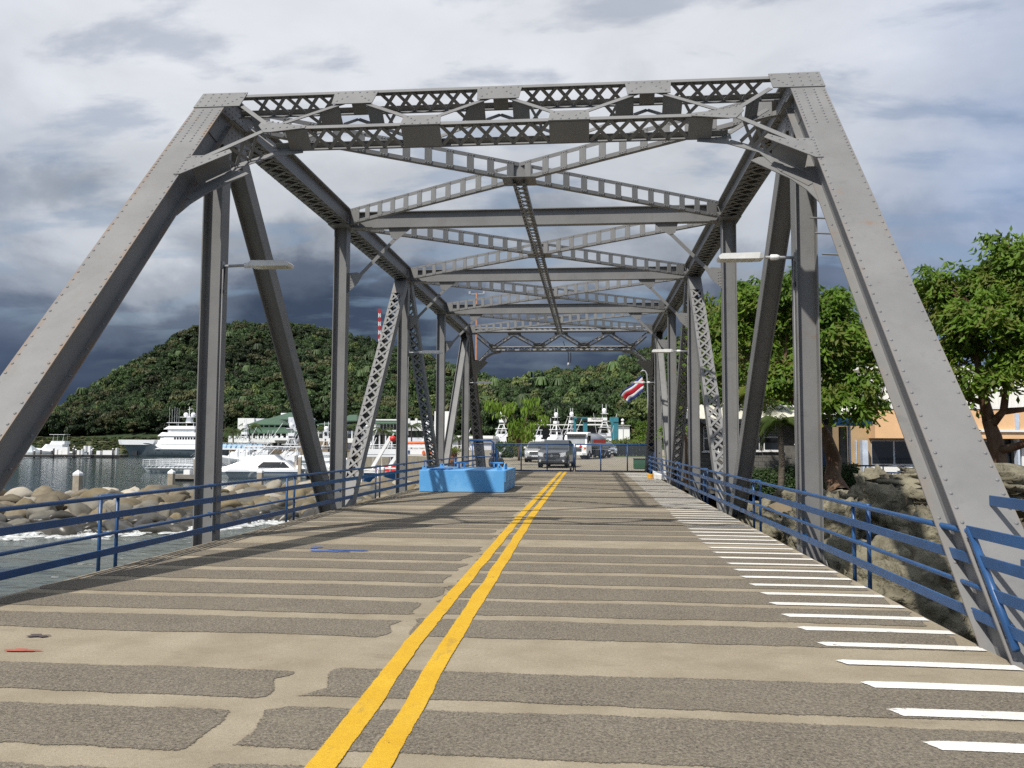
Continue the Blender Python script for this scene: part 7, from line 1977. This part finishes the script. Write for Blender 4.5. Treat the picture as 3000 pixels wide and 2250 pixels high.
    for y in (0.92, L_ - 1.0):
        for s_ in (-1, 1):
            MB().lathe([(rw * 1.22, -0.03), (rw * 1.22, 0.03)], (s_ * (W_ / 2 - 0.035), y, rw + 0.02), 18, 'X').build('wheel_arch', BLACK, r)
            wheel(r, s_ * (W_ / 2 - 0.12), y, rw, 0.25)
    MB().lohi((-W_ * 0.42, 0.35, 0.22), (W_ * 0.42, L_ - 0.3, 0.38)).build('underbody', BLACK, r)
    return r
p = atz(1616, 1370, 0); place(car('dark grey pickup truck facing the gate with round chrome badge', 5.2, 1.95, 1.80, DGREY, 'pickup_truck', 1.10, 1.16, ws0=1.35, ws1=2.05, roof1=3.6, bed=True, chrome=True, logo=True), (p.x, p.y, -0.03), R(-6))
p = atz(1567, 1354, 0); place(car('silver four-wheel-drive with white roof box left of the dark pickup', 4.3, 1.84, 1.72, SILVER, 'off_road_car', 1.02, 1.08, rack=True), (p.x, p.y, -0.03), R(-3))
p = atz(1789, 1337, 0); place(car('silver blue car parked furthest away by the hedge', 4.4, 1.80, 1.66, SILVB, 'parked_car', 0.98, 1.05), (p.x, p.y, -0.03), R(14))
p = atz(1768, 1341, 0); place(car('black car squeezed between the tanker and the silver blue car', 4.4, 1.8, 1.55, CARBLACK, 'parked_car', 0.95, 1.0), (p.x, p.y + 1, -0.03), R(10))
# tanker truck
tk = empty('tanker_truck', (0, 0, 0), 'white cab tanker lorry with grey and red tank in the yard', 'truck', 'vehicles parked in the yard')
cabp = [(0.0, 0.55), (-0.03, 1.3), (0.10, 1.45), (0.42, 2.45), (0.65, 2.62), (1.75, 2.66), (1.85, 2.5), (1.85, 0.55)]
n = len(cabp); vs = [(s_ * 1.12 * (1 if z < 1.5 else 0.95), y, z) for s_ in (-1, 1) for y, z in cabp]
body = MB().add(vs, [tuple(reversed(f)) for f in [tuple(range(n)), tuple(range(2 * n - 1, n - 1, -1))] + [(i, n + i, n + (i + 1) % n, (i + 1) % n) for i in range(n)]]).build('cab', WHITE, tk); bevel(body, 0.07, 3); smooth_by_angle(body, 30)
MB().prism([(-0.95, 0.12, 1.50), (0.95, 0.12, 1.50), (0.88, 0.39, 2.30), (-0.88, 0.39, 2.30)], (0, -0.03, 0.01)).build('windscreen', mk('windscreen_painted_reflection', (0.30, 0.32, 0.33), rough=0.12, spec=0.8), tk)  # pale glass colour stands in for the white reflection
MB().lohi((-1.0, -0.05, 2.36), (1.0, 0.35, 2.46)).build('sun_visor', BLACK, tk)
for i in range(3): MB().lohi((-0.62, -0.06, 0.78 + 0.15 * i), (0.62, -0.01, 0.87 + 0.15 * i)).build('grille_slot', BLACK, tk)
MB().lohi((-1.15, -0.12, 0.42), (1.15, 0.15, 0.66)).build('bumper', WHITE, tk)
for s_ in (-1, 1):
    MB().lohi((s_ * 0.74, -0.15, 0.47), (s_ * 1.08, -0.11, 0.62)).build('headlight', HEADL, tk); MB().lohi((s_ * 0.86, -0.05, 1.02), (s_ * 1.06, 0.0, 1.16)).build('indicator', AMBER, tk)
    MB().lohi((s_ * 1.16, 0.05, 1.6), (s_ * 1.34, 0.15, 2.2)).build('mirror', BLACK, tk); MB().lohi((s_ * 1.085, 0.55, 1.55), (s_ * 1.10, 1.5, 2.3)).build('side_window', DARKGLASS, tk)
MB().add([(0.55, -0.055, 1.42), (0.72, -0.05, 1.25), (0.55, -0.055, 1.08), (0.38, -0.05, 1.25)], [(0, 1, 2, 3)]).build('hazard_diamond', RED, tk)
tankp = [(0.3, 0), (0.9, 0.05), (1.02, 0.25), (1.02, 5.0), (0.9, 5.2), (0.3, 5.25)]
tn = MB().lathe(tankp, (0, 2.1, 1.75), 24, 'Y')
tn.v = [(v[0] * 1.12, v[1], 1.75 + (v[2] - 1.75) * 0.80) for v in tn.v]
tn.build('tank', mk('tank_grey', (0.34, 0.35, 0.37), rough=0.3, metal=0.6), tk, smooth=True)
rb = MB(); 
for s_ in (-1, 1):
    rb.add([(s_ * 1.15, 2.5, 1.95), (s_ * 1.15, 7.0, 1.95), (s_ * 1.165, 7.0, 1.62), (s_ * 1.165, 2.5, 1.62)], [(0, 1, 2, 3)])
rb.build('red_band', RED, tk)
MB().lohi((-0.5, 1.9, 0.55), (0.5, 7.5, 0.85)).lohi((-1.1, 3.2, 0.45), (1.1, 4.6, 0.9)).build('chassis', BLACK, tk)
MB().lohi((-0.25, 2.5, 2.55), (0.25, 7.0, 2.62)).build('catwalk', GALV, tk)
for y in (1.0, 5.6, 6.6):
    for s_ in (-1, 1): wheel(tk, s_ * 0.98, y, 0.46, 0.28)
p = atz(1686, 1345, 0); place(tk, (p.x, p.y, -0.03), R(-16))
# motorcycle behind the left gate leaf
mc = empty('motorcycle', (0, 0, 0), 'dark motorcycle parked behind the pontoon near the blue pipe frame', 'motorcycle')
for y in (0.0, 1.3):
    w_ = MB().lathe([(0.24, -0.05), (0.31, -0.05), (0.32, 0.0), (0.31, 0.05), (0.24, 0.05)], (0, y, 0.32), 16, 'X').build('wheel', RUBBER, mc, smooth=True)
    MB().lathe([(0.06, -0.06), (0.06, 0.06)], (0, y, 0.32), 8, 'X').build('hub', CHROME, w_)
MB().tube([(0, 0, 0.32), (0, 0.25, 1.0)], 0.035, 6).tube([(-0.36, 0.30, 1.08), (-0.2, 0.24, 1.0), (0.2, 0.24, 1.0), (0.36, 0.30, 1.08)], 0.018, 6).build('fork_and_bars', CHROME, mc)
MB().tube([(0, 0.28, 0.85), (0, 0.5, 0.92), (0, 0.75, 0.82)], [0.09, 0.15, 0.09], 8).build('fuel_tank', CARBLACK, mc, smooth=True)
MB().tube([(0, 0.75, 0.78), (0, 1.1, 0.80), (0, 1.45, 0.88)], [0.10, 0.12, 0.06], 8).build('seat', BLACK, mc, smooth=True)
MB().lohi((-0.13, 0.45, 0.3), (0.13, 0.85, 0.66)).tube([(0.12, 0.6, 0.35), (0.15, 1.5, 0.42)], 0.045, 6).build('engine', GALV, mc)
MB().lathe([(0.03, 0.05), (0.10, 0.0), (0.10, -0.06)], (0, 0.10, 0.88), 10, 'Y').build('headlight', HEADL, mc, smooth=True)
for s_ in (-1, 1): MB().lathe([(0.01, 0), (0.07, 0.01), (0.07, 0.03)], (s_ * 0.40, 0.25, 1.22), 8, 'Y').tube([(s_ * 0.34, 0.29, 1.06), (s_ * 0.40, 0.26, 1.22)], 0.01, 4).build('mirror', HEADL, mc)
p = at(1468, 1352, 52); place(mc, (p.x, 52, -0.03), R(35))

# ------------------------------------------------------------------ flag and lamp post beyond the bridge
YF = 60.0
fp = empty('curved_lamp_post', at(1897, 1370, YF), 'slim grey post with a curved crook top that carries the flag', 'post')
q = at(1899, 1200, YF)
MB().tube([(q.x, YF, 0), q, at(1897, 1125, YF), at(1895, 1096, YF), at(1890, 1087, YF), at(1883, 1085, YF), at(1877, 1090, YF)], 0.05, 8).build('pole', GALV, fp, smooth=True)
FB, FW, FRD = mk('flag_blue', (0.03, 0.045, 0.19), rough=0.8, transl=0.25), mk('flag_white', (0.72, 0.72, 0.72), rough=0.8, transl=0.25), mk('flag_red', (0.46, 0.012, 0.03), rough=0.8, transl=0.25)
flag = empty('national_flag', at(1880, 1120, YF), 'blue, white and red striped flag hanging from the curved post', 'flag')
# hoist edge from A to B, fly edge from D to E
A, B_, D_, E_ = [np.array(at(u, v, YF - 0.2)) for u, v in ((1879, 1097), (1883, 1148), (1819, 1157), (1850, 1172))]
D_ = np.array(at(1820, 1156, YF - 0.2)); E_ = np.array(at(1836, 1178, YF - 0.2))
bands = [(0, 1 / 6, FB), (1 / 6, 2 / 6, FW), (2 / 6, 4 / 6, FRD), (4 / 6, 5 / 6, FW), (5 / 6, 1, FB)]
def fpt(s, t_):
    p = A * (1 - s) * (1 - t_) + B_ * (1 - s) * t_ + D_ * s * (1 - t_) + E_ * s * t_
    w = 0.16 * math.sin(s * 7 + t_ * 2.2) * s ** 0.5
    sag = 0.20 * math.sin(math.pi * s) * (t_ - 0.35)
    return (p[0] + 0.10 * math.sin(s * 5 + t_ * 3), p[1] + w, p[2] - sag + 0.05 * math.sin(s * 9 + t_))
for (t0, t1, m_) in bands:
    vs = []; fs = []; ns, nt_ = 20, 3
    for j in range(nt_ + 1):
        for i in range(ns + 1): vs.append(fpt(i / ns, lerp(t0, t1, j / nt_)))
    for j in range(nt_):
        for i in range(ns): a = j * (ns + 1) + i; fs.append((a, a + 1, a + ns + 2, a + ns + 1))
    o = MB().add(vs, fs).build('stripe', m_, flag, smooth=True)
    sm_ = o.modifiers.new('thick', 'SOLIDIFY'); sm_.thickness = 0.006

# ------------------------------------------------------------------ boat yard behind the vehicles
TEAL = mk('teal_paint', (0.035, 0.17, 0.22), rough=0.45, var=0.08)
YL = 175.0
tl = empty('travel_lift', at(1740, 1320, YL), 'teal boat hoist gantry with white sign board in the boat yard', 'boat hoist')
def fb(name, mat, u0, u1, v0, v1, Y, th, par=tl):
    a, c_ = at(u0, v0, Y), at(u1, v1, Y); return MB().lohi((a.x, Y, c_.z), (c_.x, Y + th, a.z)).build(name, mat, par)
for u0, u1, Y in ((1680, 1688, YL), (1708, 1721, YL - 3), (1798, 1812, YL - 3), (1790, 1797, YL + 14)): fb('leg', TEAL, u0, u1, 1228, 1335, Y, 1.0)
fb('side_beam', TEAL, 1682, 1722, 1222, 1228, YL - 0.5, 0.8); fb('cross_beam', TEAL, 1786, 1812, 1222, 1236, YL - 3.2, 0.9)
fb('cross_beam', GALV, 1708, 1812, 1232, 1236, YL - 3, 0.8)
sg = fb('sign_board', WHITE, 1722, 1766, 1224, 1235, YL - 3.4, 0.3)
fb('hose_reel', BLACK, 1690, 1702, 1224, 1232, YL - 1, 0.8); fb('hose_reel', BLACK, 1708, 1720, 1226, 1233, YL - 3.4, 0.3)
fb('sling_bar', WHITE, 1722, 1766, 1242, 1244, YL, 0.4)
cu = bpy.data.curves.new('sign_lettering', 'FONT'); cu.body = 'MARLAIN'; cu.size = 0.55; cu.extrude = 0.01; cu.align_x = 'CENTER'
tmp = bpy.data.objects.new('sign_lettering', cu); cu.materials.append(DKFASCIA)
fo = bpy.data.objects.new('sign_lettering', bpy.data.meshes.new_from_object(tmp)); bpy.data.objects.remove(tmp); C.objects.link(fo); q = at(1749, 1230, YL - 3.45); fo.location = q; fo.rotation_euler = (R(90), 0, 0)
attach(fo, sg)
ws = empty('boat_shed', at(1830, 1310, 195), 'white walled shed right of the teal hoist', 'shed')
fb('wall', WHITE, 1782, 1812, 1247, 1330, 197, 8, ws); fb('roof', GALV, 1780, 1848, 1245, 1248, 194.5, 9, ws); fb('side_wall', OFFW, 1812, 1845, 1250, 1330, 195, 2, ws)
ds = empty('dark_workshop', at(1700, 1300, 165), 'dark open workshop with a white roof edge behind the fishing boats', 'workshop')
fb('wall', DKFASCIA, 1560, 1775, 1250, 1330, 212, 8, ds); fb('roof_edge', WHITE, 1558, 1778, 1243, 1246, 208, 10, ds)
for (u, Y, L_, hd, lab, tw) in [(1622, 190, 10.5, 60, 'white sport fishing boat with tower on the hard, left one', True), (1664, 192, 11, 40, 'white sport fishing boat with tall tower on the hard, middle one', True), (1768, 179, 11.5, -82, 'white sport fishing boat seen end-on inside the teal hoist', True), (1455, 180, 10.5, 10, 'white fishing boat with tower behind the drooping-leaf tree', True), (1560, 185, 10, 5, 'white hull behind the drooping-leaf tree and silver car', False)]:
    p = at(u, 1297, Y); sportfish('fishing_boat', L_, tw, lab, GEL, (p.x, Y, 0.7), R(hd), 'fishing boats on the hard')
yl = empty('yard_light', at(1826, 1310, 110), 'slim pole with two small round lamps in front of the white shed', 'lamp post')
q = at(1826, 1300, 110); MB().tube([(q.x, 110, 0), at(1826, 1232, 110)], 0.06, 6).build('pole', GALV, yl)
for v in (1231, 1241): MB().lathe([(0.04, -0.2), (0.2, -0.1), (0.2, 0.1), (0.04, 0.2)], at(1824, v, 110), 8).build('lamp', WHITE, yl, smooth=True)
# yard hedge and back fence
YH = 104.0
hedge(at(1770, 1330, YH), at(1905, 1335, YH), 2.2, 1.9, 5200, 'long yellow-green hedge along the back of the yard', leaf_mat('hedge_bright', (0.07, 0.105, 0.02), (0.12, 0.145, 0.03), 0.3, 0, 0.8), 9, 0.26)
fn = empty('dark_fence', at(1850, 1330, 101), 'dark board fence under the bright hedge', 'fence')
a, c_ = at(1806, 1305, 101), at(1906, 1326, 101)
x = a.x
while x < c_.x: piece('board', DKFASCIA, fn, (x + 0.19, 101, (a.z + 0.0) / 2), (0.36, 0.06, a.z)); x += 0.4
MB().lohi((a.x - 0.3, 95, -0.03), (c_.x + 4, 101, -0.005)).build('grass_verge', GRASS, kind='structure')

# ---- drooping-leaf tree and shrubs in the yard
def droop_tree(label, spots, base, seed):
    r = empty('drooping_leaf_tree', base, label, 'tree'); g = np.random.default_rng(seed); m_ = MB()
    b_ = Vector(base); P_, Nn_, S_ = [], [], []
    for (u, v, w, h, Y) in spots:
        c_ = at(u, v, Y); k = Y / 2410.77
        m_.tube([b_ + Vector((0, 0, 1.2)), b_.lerp(c_, 0.6) + Vector((0, 0, 0.5)), c_], [0.05, 0.04, 0.015], 5)
        for i in range(int(w * h * 0.042)):
            P_.append((c_.x + g.uniform(-0.5, 0.5) * w * k, c_.y + g.normal(0, 0.5), c_.z + g.uniform(-0.5, 0.5) * h * k))
    m_.tube([b_, b_ + Vector((0.05, 0, 1.4))], [0.10, 0.07], 6); m_.build('trunk', BARK, r, smooth=True)
    n = len(P_); mb = MB()
    for p in P_:
        p = Vector(p); l = g.uniform(0.35, 0.55); a = g.uniform(0, 6.28); h = Vector((math.cos(a), math.sin(a), 0)); s_ = Vector((-h.y, h.x, 0)) * l * 0.20
        tip = p + h * l * 0.35 - Vector((0, 0, l)); m1 = p + h * l * 0.25 - Vector((0, 0, l * 0.35))
        mb.quad(p, m1 + s_, tip, m1 - s_)
    mb.build('crown', LEAFA[0], r)
    return r
droop_tree('young tree with bright drooping leaves above the pontoon and gate', [(1440, 1180, 50, 26, 58), (1470, 1196, 58, 36, 58), (1500, 1186, 30, 24, 58), (1556, 1182, 50, 44, 58), (1512, 1240, 40, 40, 58), (1552, 1250, 40, 36, 58), (1592, 1222, 34, 20, 58), (1535, 1268, 60, 24, 58)], tuple(at(1520, 1350, 58)), 3)
hedge(at(1490, 1340, 76), at(1560, 1340, 76), 1.6, 2.6, 3000, 'loose leafy shrubs under the drooping-leaf tree left of the silver car', LEAFA[2].copy(), 12, 0.2, 'shrub_row')
hedge(at(1455, 1342, 72), at(1500, 1342, 72), 1.4, 1.5, 1800, 'dark shrubs beside the motorcycle behind the pipe frame', HEDGE, 14, 0.18, 'shrub_row')
grow(([P3(1868, 1330, 112), P3(1868, 1290, 112), P3(1866, 1270, 112)], [0.2, 0.16, 0.12]), [([P3(1866, 1270, 112), P3(1880, 1250, 112)], [0.12, 0.03]), ([P3(1866, 1272, 112), P3(1850, 1255, 112)], [0.1, 0.03])],
     [(P3(1862, 1245, 112), (1.0, 1.0, 0.6)), (P3(1890, 1250, 112), (1.4, 1.2, 0.8)), (P3(1885, 1285, 111), (1.6, 1.2, 0.7)), (P3(1840, 1295, 110), (1.0, 1.0, 0.7))], 3200, 'small bright green tree behind the hedge near the right gate post', 'small_tree', 0.26, 15, clump=0.35, per=30)
